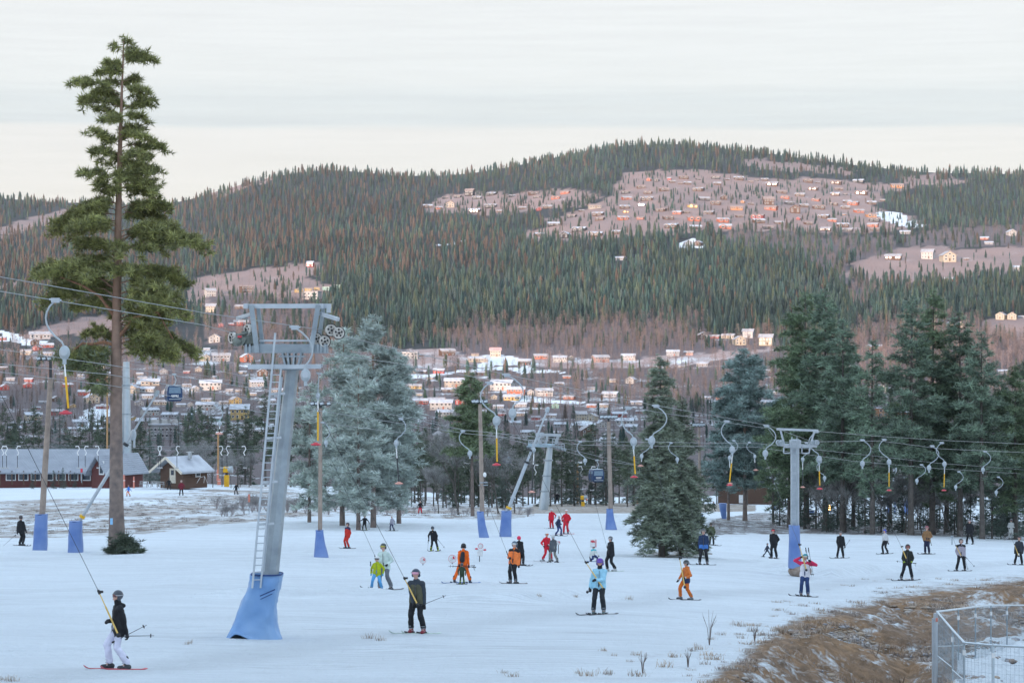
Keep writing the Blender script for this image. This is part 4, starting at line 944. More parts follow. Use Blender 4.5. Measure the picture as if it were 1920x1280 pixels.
# long snag branch low on the left side, with hanging greenery
def hero_low():
    mb = MB(); p = lambda px, py, dy=0: ((px-219)*s_, dy, (1042-py)*s_)
    mb.tube([p(216,652), p(195,646,-.2), p(175,650,-.4), p(158,648,-.5), p(140,662,-.5), p(130,676,-.5)], [.10,.09,.07,.06,.04,.02], 6)
    mb.tube([p(216,600), p(190,560,-.5), p(160,540,-.9), p(120,525,-1)], [.10,.08,.06,.03], 6)
    mb.tube([p(220,640), p(255,600,-.4), p(300,590,-.8), p(330,640,-1)], [.11,.09,.06,.02], 6)
    link('snag_branch', mb.mesh('snag_branch', BARKUP, True), hl)
    r = np.random.RandomState(8); TP = []
    for k in range(230):
        if r.rand() < .55: x = r.uniform(165, 205); y = r.uniform(668, 745)-abs(x-188)*.6
        else: x = r.uniform(105, 165); y = r.uniform(655, 700)
        TP.append(np.array(p(x, y, r.uniform(-1.2, .6))))
    V, T, Cc = blades(TP, [(0, 0, -.6)]*len(TP), .36, 14, r, (.18,.20,.08), (.09,.11,.04), .15)
    link('hanging_foliage', np_mesh('hanging_foliage', V, T, LM, Cc), hl)
    # a small spruce sprouting at the foot
    q = thing('spruce_sapling', 'dark spruce sapling growing at the foot of the tall pine', 'sapling', GP(236, 116.8))
    TP = []; 
    for k in range(190):
        a = r.rand()*7; rr = .95*r.rand()**.7; z = (1.1-rr)*r.rand()*1.2+(.7*r.rand() if r.rand() < .2 else 0); TP.append((rr*math.cos(a)-.1, rr*math.sin(a)*.6, .05+z*.8))
    V, T, Cc = blades(TP, [(0, 0, .3)]*len(TP), .30, 15, r, (.10,.13,.07), (.05,.065,.04), .12, flat=.5)
    link('foliage', np_mesh('foliage', V, T, LM, Cc), q); link('stem', MB().tube([(0,0,-.1),(0.05,0,1.3)], [.05,.01], 6).mesh('stem', BARK), q)
hero_low()

def pine_r(w): return lambda t: w*max(.05, math.sin(math.pi*min(1, (1.02-t)/1.25))**.8)*(1 if t > .3 else .75)
FROSTY = ((.50,.55,.47), (.31,.36,.30)); DEEP = ((.17,.24,.14), (.08,.12,.08)); TEAL = ((.24,.36,.31), (.12,.19,.165))
def big_tree(px, base, top, hw, Y, seed, name, label, tone, frost, start, kind='pine', bark=None, dens=1., nb=14, tuft=.42, group=None, cat=None):
    s = Y/F; h = (base-top)*s; w = hw*s; z = GP(px, Y); z.z = (640-base)*s-.15; g = float(H(z.x, Y)); z.z = g; h = (640-top)*s-g
    if kind == 'pine': parts = conifer(h, h*.0135, pine_r(w*1.3), seed, int(70*dens*h/12), tuft, nb, tone, frost, .10, start, bark or BARK, (random.uniform(-.1,.1), random.uniform(-.2,.2)), sub=6, rise=.3, dens=dens)
    else: parts = conifer(h, h*.016, lambda t: w*1.2*(1.03-t)**.72*(1 if t > .14 else .9), seed, int(120*dens*h/10), tuft*.85, nb, tone, frost, .34, start, BARKG, (0, .1), sub=8, rise=.02, dens=dens, flat=.65, whorl=26)
    return tree_obj(name, label, cat or name.replace('_', ' '), parts, z, random.uniform(0, 6), 1., group)
random.seed(9)
big_tree(700, 965, 596, 74, 172, 21, 'pine_tree', 'tallest frosted pine of the pale clump behind the main lift tower', FROSTY, .85, .10, dens=1.3)
big_tree(642, 964, 618, 58, 176, 22, 'pine_tree', 'frosted pine directly right of the lift tower column', FROSTY, .85, .09, dens=1.2)
big_tree(748, 962, 668, 40, 180, 23, 'pine_tree', 'lower frosted pine on the right side of the pale clump', FROSTY, .8, .10, dens=1.2)
big_tree(580, 962, 722, 44, 182, 24, 'pine_tree', 'frosted pine behind the wooden light post near the tower', FROSTY, .7, .10, dens=1.2)
big_tree(672, 963, 690, 50, 166, 25, 'pine_tree', 'short frosted pine in front of the pale clump', FROSTY, .75, .12, dens=1.1)
big_tree(886, 948, 704, 42, 205, 26, 'pine_tree', 'green round topped pine behind the post in the centre', ((.17,.22,.09), (.08,.11,.05)), .15, .42, dens=1.3)
big_tree(1241, 1036, 670, 72, 121, 31, 'spruce_tree', 'taller frosted spruce of the pair standing on the piste', ((.20,.235,.14), (.10,.12,.07)), .30, .12, 'spruce', dens=1.6, tuft=.30)
big_tree(1277, 1033, 752, 64, 123, 32, 'spruce_tree', 'shorter frosted spruce on the right of the piste pair', ((.20,.235,.14), (.10,.12,.07)), .28, .12, 'spruce', dens=1.5, tuft=.30)
big_tree(1397, 975, 658, 68, 205, 33, 'pine_tree', 'pale blue green pine left of the dark pine grove', TEAL, .62, .2, dens=1.4)
big_tree(1366, 975, 760, 40, 207, 34, 'pine_tree', 'slim low pine beside the narrow blue mat', TEAL, .5, .25, dens=1.0)
RG = [(1512,985,552,66,186),(1548,988,543,58,182),(1580,992,600,46,178),(1480,985,640,36,190),(1636,998,640,38,172),(1708,1000,560,50,172),(1748,1000,545,56,176),(1800,1003,590,58,174),(1842,1004,625,50,170),(1905,1006,690,52,172),(1600,990,690,34,190),(1670,995,745,30,196),(1775,1000,650,48,186),(1880,1005,720,45,188),(1935,1006,650,50,180),(1450,982,800,30,200)]
RGL = ['leftmost of the two tallest pines in the grove right of centre', 'right one of the twin tallest pines behind the ladder tower', 'dark pine leaning against the twin pines on their right', 'lower dark pine on the left fringe of the grove', 'thin open pine standing in the gap of the grove', 'tall pine left of the highest crown in the right grove', 'highest crown of the right grove with ragged top', 'broad dark pine right of the highest crown', 'dark pine on the sloping right shoulder of the grove', 'dark pine close to the right picture edge', 'small pine between twin pines and the gap', 'small pine in the gap behind the lattice mast', 'dark pine behind the highest crown of the grove', 'low dark pine behind the person in white', 'pine cut by the right picture edge', 'small pine left of the ladder tower']
for k, (a, b, c, d, e) in enumerate(RG):
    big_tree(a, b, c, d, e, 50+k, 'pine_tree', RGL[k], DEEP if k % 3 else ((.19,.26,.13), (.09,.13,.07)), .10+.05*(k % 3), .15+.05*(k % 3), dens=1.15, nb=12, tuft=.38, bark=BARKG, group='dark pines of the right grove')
# understorey spruces, copied
def proto(kind, h, w, seed, tone, frost, start, dens=1., tuft=.4, nb=9):
    if kind == 'pine': return conifer(h, h*.012, pine_r(w), seed, int(34*dens), tuft, nb, tone, frost, .10, start, BARKG, (.05, .1), sub=4, rise=.3, dens=dens)
    return conifer(h, h*.015, lambda t: w*(1.03-t)**.8, seed, int(60*dens), tuft*.85, nb, tone, frost, .30, start, BARKG, (0, .05), sub=5, rise=.02, dens=dens, flat=.6, whorl=18)
PR = {('pine', k): proto('pine', 10, 2.0, 70+k, ((.11,.14,.08), (.05,.065,.04)), .08, .42 if k % 2 else .28, 1.1, .48, 10) for k in range(4)}
PR.update({('spruce', k): proto('spruce', 10, 1.9, 80+k, ((.09,.12,.08), (.04,.055,.04)), .10+.25*(k == 2), .06, 1.1, .42, 10) for k in range(3)})
PR.update({('under', k): proto('spruce', 6, 1.6, 90+k, ((.08,.115,.08), (.035,.055,.04)), .15, .04, 1.0, .34, 9) for k in range(2)})
made = {}
def put(kind, k, px, Y, hpx, label, group, name=None):
    p = GP(px, Y); p.z -= .1; hh = {'pine': 10, 'spruce': 10, 'under': 6}[kind]; s = hpx*Y/F/hh; rz = random.uniform(0, 6)
    nm = name or {'pine': 'pine_tree', 'spruce': 'spruce_tree', 'under': 'spruce_tree'}[kind]
    if (kind, k) not in made:
        made[(kind, k)] = tree_obj(nm, label, nm.replace('_', ' '), PR[(kind, k)], p, rz, s, group); return
    dup(made[(kind, k)], p, rz, s, label, nm.replace('_', ' '), group, nm)
RU = random.Random(4)
for i, (px, Y, hpx) in enumerate([(RU.uniform(1480, 1930), RU.uniform(176, 210), RU.uniform(60, 120)) for _ in range(30)]+[(1622,176,135),(1652,178,120),(1790,180,95),(1530,188,120),(1462,196,100),(1690,182,70),(1860,172,130),(1900,174,140),(1820,176,110),(1740,190,80),(1930,170,160),(1570,186,110),(1500,196,90),(1880,184,110)]):
    put('under', i % 2, px, Y, hpx, 'low dark spruce in the shade under the right pine grove', 'undergrowth spruces of the right grove')
# wood behind the plateau on the left
for i, (px, Y, hpx, k) in enumerate([(8,400,130,'pine'),(35,410,118,'pine'),(62,402,135,'pine'),(150,405,105,'pine'),(172,400,128,'pine'),(196,408,120,'pine'),(236,402,120,'pine'),(262,412,110,'pine'),(352,405,125,'pine'),(374,400,140,'pine'),(398,410,122,'pine'),(424,405,125,'pine'),(446,400,118,'pine'),(470,408,132,'pine'),(498,398,165,'pine'),(520,405,140,'pine'),(545,400,150,'pine'),(300,415,100,'spruce'),(95,410,100,'spruce'),(460,415,140,'spruce'),(335,412,120,'spruce'),(580,395,140,'pine'),(610,398,130,'spruce'),(131,412,95,'pine'),(215,410,130,'spruce'),(-20,400,130,'pine')]):
    put(k, i % (4 if k == 'pine' else 3), px, Y, hpx*1.05, 'dark %s in the wood edge behind the lodge and hut' % k, 'wood edge behind the lodge, '+k+'s')
put('spruce', 2, 112, 390, 158, 'pointed dark spruce with snowy boughs behind the lodge roof', 'x'); 
put('spruce', 2, 281, 388, 122, 'snow dusted spruce just behind the log hut roof', 'x')
for o in list(C.objects):
    if o.get('group') == 'x': del o['group']
# wood behind the centre
k = 0
for row, (Y, n, x0, x1, hp0, hp1) in enumerate([(330, 26, 765, 1205, 105, 135), (300, 24, 775, 1200, 108, 150), (275, 15, 770, 960, 95, 130)]):
    for i in range(n):
        px = x0+(x1-x0)*(i+random.random()*.8)/n; k += 1
        kd = 'pine' if random.random() < .68 else 'spruce'
        put(kd, k % (4 if kd == 'pine' else 3), px, Y+random.uniform(-8, 8), random.uniform(hp0, hp1), 'dark %s in the wood edge behind the central piste' % kd, 'wood edge behind the centre, '+kd+'s')
for i in range(26):
    px = 1195+i*30+random.uniform(-8, 8); put('pine' if i % 3 else 'spruce', i % 3, px, random.uniform(330, 350), random.uniform(70, 105) if px < 1480 else random.uniform(100, 150), 'far dark conifer seen through the right grove', 'conifers behind the right grove')
for i, (px, Y, hpx) in enumerate([(118,352,40),(140,355,30),(100,350,36),(60,352,30),(205,352,30)]):
    put('under', i % 2, px, Y-14, hpx, 'tiny spruce in front of the lodge wall', 'tiny spruces before the lodge')

# --- bare deciduous trees and frosted bushes
def bare(h, seed, spreadr, depth=5, col=BARKG, n0=1, twig=True):
    r = random.Random(seed); mb = MB(); tips = []
    def grow(p, d, L, rad, dep):
        q = p; pts = [p]; dd = d.copy()
        for k in range(3):
            dd = (dd+Vector((r.gauss(0, .10), r.gauss(0, .10), r.gauss(.03, .05)))).normalized(); q = q+dd*L/3; pts.append(q)
        mb.tube(pts, [rad, rad*.85, rad*.7, rad*.55], 5 if dep > 2 else 3, cap=False)
        if dep == 0: tips.append((q, dd)); return
        for k in range(r.choice([2, 3, 3])):
            a = r.random()*math.tau; e = dd.orthogonal().normalized(); e.rotate(Matrix.Rotation(a, 3, dd)); ang = r.uniform(.25, .65)*spreadr
            nd = (dd*math.cos(ang)+e*math.sin(ang)).normalized(); grow(q if k else pts[2], nd, L*r.uniform(.62, .82), rad*.55, dep-1)
            if dep <= 2: tips.append((q, nd))
    for k in range(n0):
        a = r.random()*7; d = Vector((math.cos(a)*.25*(n0 > 1), math.sin(a)*.25*(n0 > 1), 1)).normalized(); grow(Vector((0, 0, -.1)), d, h*.30*r.uniform(.8, 1.1), h*.012, depth)
    rs_ = np.random.RandomState(seed); TP = [t[0] for t in tips]; TD = [t[1] for t in tips]
    parts = [('trunk', mb.mesh('trunk', col))]
    if twig and TP:
        V, T, Cc = blades(TP, TD, h*.07, 9, rs_, (.22,.19,.18), (.13,.11,.10), .35, width=.022, spread=.5); parts.append(('twigs', np_mesh('twigs', V, T, MATS['twigs'], Cc)))
    return parts
BT = [bare(9, 5+k, 1.0) for k in range(3)]; FB = [bare(2.4, 15+k, 1.25, 3, mat('frosted_twig', (.36,.32,.32), noise_amt=.2), n0=7) for k in range(3)]
bmade = {}
def putb(store, k, px, Y, hpx, hh, name, label, cat, group):
    p = GP(px, Y); s = hpx*Y/F/hh; key = (id(store), k)
    if key not in bmade: bmade[key] = tree_obj(name, label, cat, store[k], p, random.uniform(0, 6), s, group)
    else: dup(bmade[key], p, random.uniform(0, 6), s, label, cat, group, name)
for i, (px, hpx, lab) in enumerate([(860,200,'bare frosted tree in front of the round topped pine'),(905,185,'bare grey tree right beside the central post'),(822,120,'bare thicket tree above the frosted mound'),(935,150,'bare tree behind the lower snow lance'),(965,130,'bare grey tree left of the silver gondola tower'),(790,110,'bare tree at the right foot of the frosted pines')]):
    putb(BT, i % 3, px, 212+i*4, hpx, 9, 'bare_tree', lab, 'bare tree', None)
for i in range(22):
    px = random.choice([random.uniform(1480, 1930), random.uniform(1560, 1780)]); putb(BT, i % 3, px, random.uniform(172, 205), random.uniform(90, 170), 9, 'bare_tree', 'thin bare tree between the trunks of the right grove', 'bare tree', 'bare trees in the right grove')
for i in range(7): putb(BT, i % 3, 365+i*17, random.uniform(355, 380), random.uniform(60, 95), 9, 'bare_tree', 'bare young tree at the plateau edge right of the hut', 'bare tree', 'bare trees right of the hut')
for i in range(70):
    px = random.uniform(395, 770) if i < 55 else random.uniform(770, 1000); Y = random.uniform(205, 250) if i < 55 else random.uniform(200, 225)
    putb(FB, i % 3, px, Y, random.uniform(26, 52) if i < 55 else random.uniform(10, 24), 2.4, 'frosted_bush', 'frosted leafless bush on the slope below the pale pines', 'bush', 'frosted bushes beyond the piste edge')
for i in range(24): putb(FB, i % 3, random.uniform(1310, 1900), random.uniform(165, 185), random.uniform(10, 26), 2.4, 'frosted_bush', 'small frosted bush at the foot of the right grove', 'bush', 'frosted bushes under the right grove')
# ------------------------------------------------------------------ ski lifts
GALV = mat('galvanised_steel', (.36,.41,.44), rough=.5, metal=.35, noise_scale=2.5, col2=(.24,.28,.31), bump=.15, bump_scale=12)
GALVL = mat('galvanised_light', (.50,.54,.57), rough=.55, metal=.3, noise_scale=3, col2=(.38,.42,.46))
CABLE = mat('steel_cable', (.30,.32,.33), rough=.5, metal=.5)
DARKM = mat('dark_metal', (.05,.055,.06), rough=.5, metal=.4)
RUBBER = mat('black_rubber', (.03,.03,.032), rough=.8)
BLUEPAD = mat('blue_pad', (.10,.18,.42), rough=.42, noise_scale=1.3, col2=(.18,.27,.50), bump=1.0, bump_scale=3.2)
BLUEPADL = mat('pale_blue_pad', (.14,.28,.52), rough=.42, noise_scale=.9, col2=(.24,.38,.58), bump=1.2, bump_scale=2.6)
WOOD = mat('weathered_wood', (.36,.29,.24), rough=.85, noise_scale=2.5, col2=(.24,.19,.16), bump=.4, bump_scale=10)
YELLOW = mat('yellow_paint', (.75,.42,.02), rough=.5)
REDP = mat('red_plastic', (.55,.04,.06), rough=.5)
HOSE = mat('pale_grey_tube', (.38,.43,.46), rough=.5, metal=.2)
class Rel:
    def __init__(s, root, Y): s.o = root.location.copy(); s.Y = Y
    def __call__(s, px, py, dy=0.): return P(px, py, s.Y)+Vector((0, dy, 0))-s.o
def wheel(mb, c, r, w=.10, yaw=0.):
    """sheave: rim, tyre groove and spokes, axle along local y"""
    c = Vector(c); Rm = Matrix.Rotation(yaw, 3, 'Z'); ax = Rm @ Vector((0, 1, 0)); n = 20; v = []; f = []
    prof = [(r, -w/2), (r, w/2), (r*.80, w/2), (r*.78, w*.2), (r*.3, w*.25), (r*.28, w*.6), (0.01, w*.6), (0.01, -w*.6), (r*.28, -w*.6), (r*.3, -w*.25), (r*.78, -w*.2), (r*.80, -w/2)]
    m = len(prof)
    for k in range(n):
        a = 2*math.pi*k/n; rad = Rm @ Vector((math.cos(a), 0, 0)); rad = rad+Vector((0, 0, math.sin(a)))
        for rr, y in prof: v.append(c+rad*rr+ax*y)
    for k in range(n):
        for j in range(m): f.append((k*m+j, k*m+(j+1) % m, ((k+1) % n)*m+(j+1) % m, ((k+1) % n)*m+j))
    mb.add(v, f)
def main_tower():
    Y = 60.; base = GP(498, Y)
    r = thing('lift_tower', 'big leaning steel drag lift tower with ladder and pulley frame in front', 'lift tower', base)
    q = Rel(r, Y); s = Y/F
    # eight sided tapering mast
    mb = MB(); a = q(494, 1196); b = q(548, 692); v = []; n = 8
    for p, w in ((a, 17*s), (b, 12.5*s)):
        for k in range(n):
            t = math.pi/8+k*math.pi/4+.35; v.append(p+Vector((math.cos(t)*w, math.sin(t)*w, 0)))
    mb.add(v, [(k, (k+1) % n, n+(k+1) % n, n+k) for k in range(n)]+[tuple(range(n, 2*n))])
    mast = mb.build('mast', GALV, r)
    c = MB(); c.beam(q(531, 706, -.32), q(497, 1068, -.36), .045); c.build('cable_conduit', GALVL, r)
    # head: flange, brackets, platform beam, cross beam, portal
    h = MB(); h.box(q(547, 689), (.62, .5, .12)); h.beam(q(525, 668), q(572, 668), .5, .04)
    for px in (531, 541, 553, 566): h.beam(q(px, 662, -.1), q((px-548)*.6+548, 690, -.12), .05, .30, up=(0,1,0)); h.beam(q(px, 662, .25), q((px-548)*.6+548, 690, .2), .05, .2, up=(0,1,0))
    h.build('mast_head', GALV, r)
    MB().beam(q(468, 687.5, -.3), q(603, 686.5, -.3), .14, .115).beam(q(470, 686, .35), q(603, 686, .35), .10, .09).build('platform_beam', GALVL, r)
    x = MB(); x.beam(q(459, 653, 0), q(615, 653.5, 0), .30, .235)
    for px in (463, 470, 597, 603, 611): x.beam(q(px, 645, -.18), q(px, 662, -.18), .05, .03)
    x.build('cross_beam', GALV, r)
    for nm, pts in (('left', ((473, 572), (484, 661), (482, 573), (490, 645))), ('right', ((598, 572), (584, 661), (605, 574), (596, 640)))):
        m2 = MB(); (a0, a1), (b0, b1), (c0, c1), (d0, d1) = pts
        m2.beam(q(a0, a1, -.22), q(b0, b1, -.22), .125, .10, up=(0,1,0)); m2.beam(q(c0, c1, .25), q(d0, d1, .25), .10, .08, up=(0,1,0)); m2.build('portal_leg', GALV, r)
    m3 = MB(); m3.beam(q(457, 574, -.02), q(621, 573.5, -.02), .20, .115); m3.box(q(463, 574, -.15), (.10, .12, .13)); m3.box(q(604, 574, -.15), (.10, .12, .13)); m3.box(q(617, 580, -.1), (.11, .1, .18)); m3.build('top_beam', GALVL, r)
    MB().beam(q(487, 638.5, -.05), q(586, 638.5, -.05), .06, .05).build('cable_tray', GALVL, r)
    MB().beam(q(601, 588, -.1), q(637, 599, -.55), .10, .09).beam(q(473, 588, 0), q(440, 596, .6), .09, .08).build('catcher_arm', GALVL, r)
    WH = mat('pulley_white', (.52,.50,.46), rough=.6, noise_amt=.25, noise_scale=9)
    def assembly(pos, yaw, nm='pulley_set'):
        e = MB()
        for (a_, b_), (c_, d_) in zip(pos[:-1], pos[1:]): e.beam(q(a_, b_, -.03), q(c_, d_, -.03), .07, .10)
        e.beam(q(pos[0][0], pos[0][1], .02), q(pos[0][0]+(12 if pos[0][0] < 548 else -8), pos[0][1]+8, .1), .09, .10)
        o = e.build(nm, DARKM, r)
        for a_, b_ in pos:
            w = MB(); wheel(w, q(a_, b_, -.12), 10.5*s, .09, yaw); w.build('pulley', WH, o, smooth=False)
            w = MB(); wheel(w, q(a_, b_, -.02), 12*s, .07, yaw); w.build('pulley_tyre', RUBBER, o)
            w = MB(); Rz = Matrix.Rotation(yaw, 3, 'Z')
            for kk in range(5):
                a5 = kk*math.tau/5+.3; w.ell(q(a_, b_, -.12)+Rz @ Vector((math.cos(a5)*6*s, -.022, math.sin(a5)*6*s)), (2.0*s, .012, 2.0*s), nu=8, nv=6)
            w.ell(q(a_, b_, -.12)+Rz @ Vector((0, -.06, 0)), (2.4*s, .03, 2.4*s), nu=8, nv=6); w.build('spoke_holes', RUBBER, o)
    assembly([(592.5, 635), (608.5, 640)], .45); assembly([(621, 619), (635, 624)], .45)
    assembly([(437, 633)], -.9); assembly([(466, 618)], -.9)
    g = MB(); g.box(q(452, 637, 0), (.26, .5, .20), Matrix.Rotation(.5, 3, 'Y')).ell(q(447, 640, -.2), (.14, .15, .13)).box(q(466, 634, .1), (.25, .5, .42), Matrix.Rotation(-.25, 3, 'Y')).tube([q(444, 628, -.2), q(478, 622, -.2)], .03, 6)
    g.build('pulley_bracket', mat('mossy_steel', (.17,.19,.17), rough=.7, metal=.3, noise_amt=.3), r)
    MB().box(q(452, 631, -.3), (.10, .06, .05)).build('red_marker', REDP, r)
    # ladder
    l = MB(); A0, A1 = q(519.5, 624, -.45), q(477, 1098, -.5); B0, B1 = q(530, 690, -.42), q(492, 1098, -.45)
    l.beam(A0, A1, .05, .06); l.beam(B0, B1, .045, .05)
    for k in range(29):
        y = 702+k*13.6; ta = (y-624)/(1098-624); tb = (y-690)/(1098-690); l.tube([A0.lerp(A1, ta), B0.lerp(B1, tb)], .014, 5)
    for y in (738, 820, 902, 980): ta = (y-624)/(474); l.beam(A0.lerp(A1, ta), q(536-(y-738)*.085, y-1, -.3), .07, .06)
    l.build('ladder', GALVL, r)
    # blue padding wrapped round the foot
    pad = thing('safety_mat', 'large sagging blue crash mat wrapped round the foot of the lift tower', 'crash mat', base)
    rows = [(1075, 472, 529), (1085, 470, 528), (1110, 462, 523), (1140, 449, 519), (1165, 438, 519), (1190, 427, 527), (1209, 419, 535), (1215, 417, 537)]
    v = []; n = 28; f = []
    for i, (py, x0, x1) in enumerate(rows):
        c_ = q((x0+x1)/2, py); hw = (x1-x0)/2*s
        for k in range(n):
            a_ = 2*math.pi*k/n; ca, sa = math.cos(a_), math.sin(a_)
            sup = lambda t: math.copysign(abs(t)**.55, t)
            fold = 1+.05*math.sin(k*2.7+i*.5)*(i/7)+.02*math.sin(k*1.3+i)
            dz = .0
            if i >= 6 and -.75 < ca < .18 and sa < 0: dz = .46*math.sin(math.pi*(ca+.75)/.93)
            v.append(c_+Vector((sup(ca)*hw*fold, sup(sa)*max(.42, hw*.62)*fold, dz)))
    for i in range(len(rows)-1):
        for k in range(n): f.append((i*n+k, i*n+(k+1) % n, (i+1)*n+(k+1) % n, (i+1)*n+k))
    me = MB().add(v, f).mesh('cover', BLUEPADL, True)
    o = link('cover', me, pad); sb = o.modifiers.new('b', 'SUBSURF'); sb.levels = sb.render_levels = 2; tx = bpy.data.textures.new('mat_folds', 'CLOUDS'); tx.noise_scale = .38; tx.noise_depth = 2; dm = o.modifiers.new('d', 'DISPLACE'); dm.texture = tx; dm.strength = .14; so = o.modifiers.new('s', 'SOLIDIFY'); so.thickness = .03
    t = MB(); ring = [q((472+529)/2, 1075)+Vector((math.copysign(abs(math.cos(a_))**.55, math.cos(a_))*28.5*s, math.copysign(abs(math.sin(a_))**.55, math.sin(a_))*.43, 0)) for a_ in [2*math.pi*k/24 for k in range(25)]]
    t.tube(ring, .022, 6); t.build('top_rope', mat('navy_rope', (.02,.05,.16)), pad)
    st = MB(); st.beam(q(492, 1112, -.60), q(520, 1100, -.55), .01, .03).beam(q(493, 1118, -.60), q(515, 1108, -.56), .01, .02); st.build('strap', mat('navy_rope', (.02,.05,.16)), pad)
    rk = thing('foundation_mound', 'brown frozen soil mound showing under the blue mat of the tower', 'mound', base); qm = Rel(rk, Y)
    m = MB().ell(qm(462, 1214, -.62), (.62, .40, .30), nu=26, nv=16).ell(qm(515, 1214, .1), (.6, .5, .25), nu=20, nv=12).mesh('mound', mat('frozen_soil', (.20,.14,.10), rough=.95, noise_scale=6, col2=(.34,.29,.25), bump=1, bump_scale=14), True)
    for vv in m.vertices:
        n_ = noise.noise(vv.co*4)*.06+noise.noise(vv.co*11)*.03; vv.co += vv.co.normalized()*n_
    link('soil', m, rk)
main_tower()
def ladder_tower():
    Y = 106.; base = GP(1488, Y); base.z = (640-1062)/F*Y
    r = thing('lift_tower', 'slim pale steel drag lift tower with ladder on the right', 'lift tower', base)
    q = Rel(r, Y); s = Y/F
    MB().box((q(1491,0).x, .12, (q(0,822).z+q(0,1075).z)/2), (15*s, .32, 250*s)).box(q(1496, 905, -.12), (3*s, .06, 165*s)).build('mast', GALVL, r)
    l = MB()
    for px in (1483.5, 1493): l.beam(q(px, 818, -.25), q(px-1, 985, -.25), .035, .04)
    for k in range(21): l.tube([q(1483.5, 826+k*8, -.25), q(1493, 826+k*8, -.25)], .012, 5)
    l.build('ladder', HOSE, r)
    MB().beam(q(1456, 804, 0), q(1534, 807, 0), .12, .10).build('top_beam', GALVL, r)
    MB().beam(q(1463, 805), q(1472, 838), .08, .08, up=(0,1,0)).build('portal_leg', GALVL, r); MB().beam(q(1527, 808), q(1518, 840), .08, .08, up=(0,1,0)).build('portal_leg', GALVL, r)
    c = MB().beam(q(1458, 833), q(1532, 836), .12, .12).box(q(1491, 832), (.5, .4, .35))
    for x0, x1 in ((1469, 1482), (1503, 1517)):
        for a, b in (((x0, 838), (x1, 838)), ((x1, 838), (x1, 849)), ((x1, 849), (x0, 849)), ((x0, 849), (x0, 838))): c.beam(q(*a, -.1), q(*b, -.1), .05, .05)
    c.build('cross_beam', GALVL, r)
    for px in (1459, 1465, 1524, 1531): w = MB(); wheel(w, q(px, 829, -.1), 5*s, .08, .4); w.build('pulley', HOSE, r)
    p = thing('safety_mat', 'tall periwinkle blue mat round the foot of the ladder tower', 'crash mat', base); qq = Rel(p, Y); v = []; f = []; n = 18; rows = [(984, 1479, 1499), (1010, 1479.5, 1500), (1035, 1479, 1501), (1057, 1478, 1503), (1064, 1478, 1503)]
    for i, (py, x0, x1) in enumerate(rows):
        for k in range(n):
            a = 2*math.pi*k/n; v.append(qq((x0+x1)/2, py)+Vector((math.copysign(abs(math.cos(a))**.6, math.cos(a))*(x1-x0)/2*s*(1+.03*math.sin(k*2+i*2)), math.copysign(abs(math.sin(a))**.6, math.sin(a))*.32, 0)))
    for i in range(len(rows)-1):
        for k in range(n): f.append((i*n+k, i*n+(k+1) % n, (i+1)*n+(k+1) % n, (i+1)*n+k))
    f.append(tuple(range(n)))
    MB().add(v, f).build('cover', BLUEPAD, p, True)
    m = MB().ell(qq(1500, 1070), (.55, .5, .32), nu=18, nv=10).build('soil', MATS['frozen_soil'], thing('foundation_mound', 'brown soil mound under the ladder tower mat', 'mound', base), True)
ladder_tower()
def pad(px0, px1, t0, t1, b0, b1, pyt, pyb, Y, label, dark=False):
    base = GP((b0+b1)/2, Y); base.z = (640-pyb)/F*Y; p = thing('safety_mat', label, 'crash mat', base); q = Rel(p, Y); s = Y/F; v = []; f = []; n = 20
    for i in range(7):
        u = i/6; x0 = t0+(b0-t0)*u**1.4; x1 = t1+(b1-t1)*u**1.4; py = pyt+(pyb+2-pyt)*u
        for k in range(n):
            a = 2*math.pi*k/n; fold = 1+.035*math.sin(k*2.1+i*1.3)
            v.append(q((x0+x1)/2, py)+Vector((math.copysign(abs(math.cos(a))**.6, math.cos(a))*(x1-x0)/2*s*fold, math.copysign(abs(math.sin(a))**.6, math.sin(a))*(x1-x0)/2*s*.9*fold, 0)))
    for i in range(6):
        for k in range(n): f.append((i*n+k, i*n+(k+1) % n, (i+1)*n+(k+1) % n, (i+1)*n+k))
    f.append(tuple(range(n))); MB().add(v, f).build('cover', BLUEPAD if dark else BLUEPADL, p, True)
    MB().tube([q(t0+(t1-t0)*(.5+.5*math.cos(a)), pyt+1)+Vector((0, math.sin(a)*(t1-t0)/2*s*.9, 0)) for a in [2*math.pi*k/16 for k in range(17)]], .02, 5).build('top_rope', MATS['navy_rope'], p)
pad(0,0, 66,89, 61,88, 963,1031, 124, 'blue mat round the leftmost leaning wooden post', True)
pad(0,0, 130,154, 127,156, 976,1036, 120, 'blue mat round the foot of the left snow lance', True)
pad(0,0, 592,606, 588,617, 993,1045, 114, 'violet blue mat round the wooden post behind the big tower', True)
pad(0,0, 894,907, 898,917, 958,1005, 151, 'blue mat round the central wooden post', True)
pad(0,0, 940,959, 936,959, 957,1003, 153, 'bright blue mat round the central snow lance', True)
pad(0,0, 1137,1149, 1135,1157, 953,990, 172, 'blue flared mat round the post left of the spruces', True)
pad(0,0, 1348,1362, 1355,1362, 943,975, 215, 'narrow tall blue mat left of the right grove', True)
pad(0,0, 1302,1318, 1301,1320, 962,977, 185, 'low blue mat hidden right behind the spruce pair', True)
for i, (x0, x1, y0, y1) in enumerate(((1663,1671,932,962),(1674,1682,930,963),(1695,1707,938,964),(1518,1526,956,963))): pad(0,0, x0,x1, x0,x1, y0, y1, 255, 'distant blue mat in the gap of the right grove, %s from the left' % nth([2,3,4,1][i]), True)

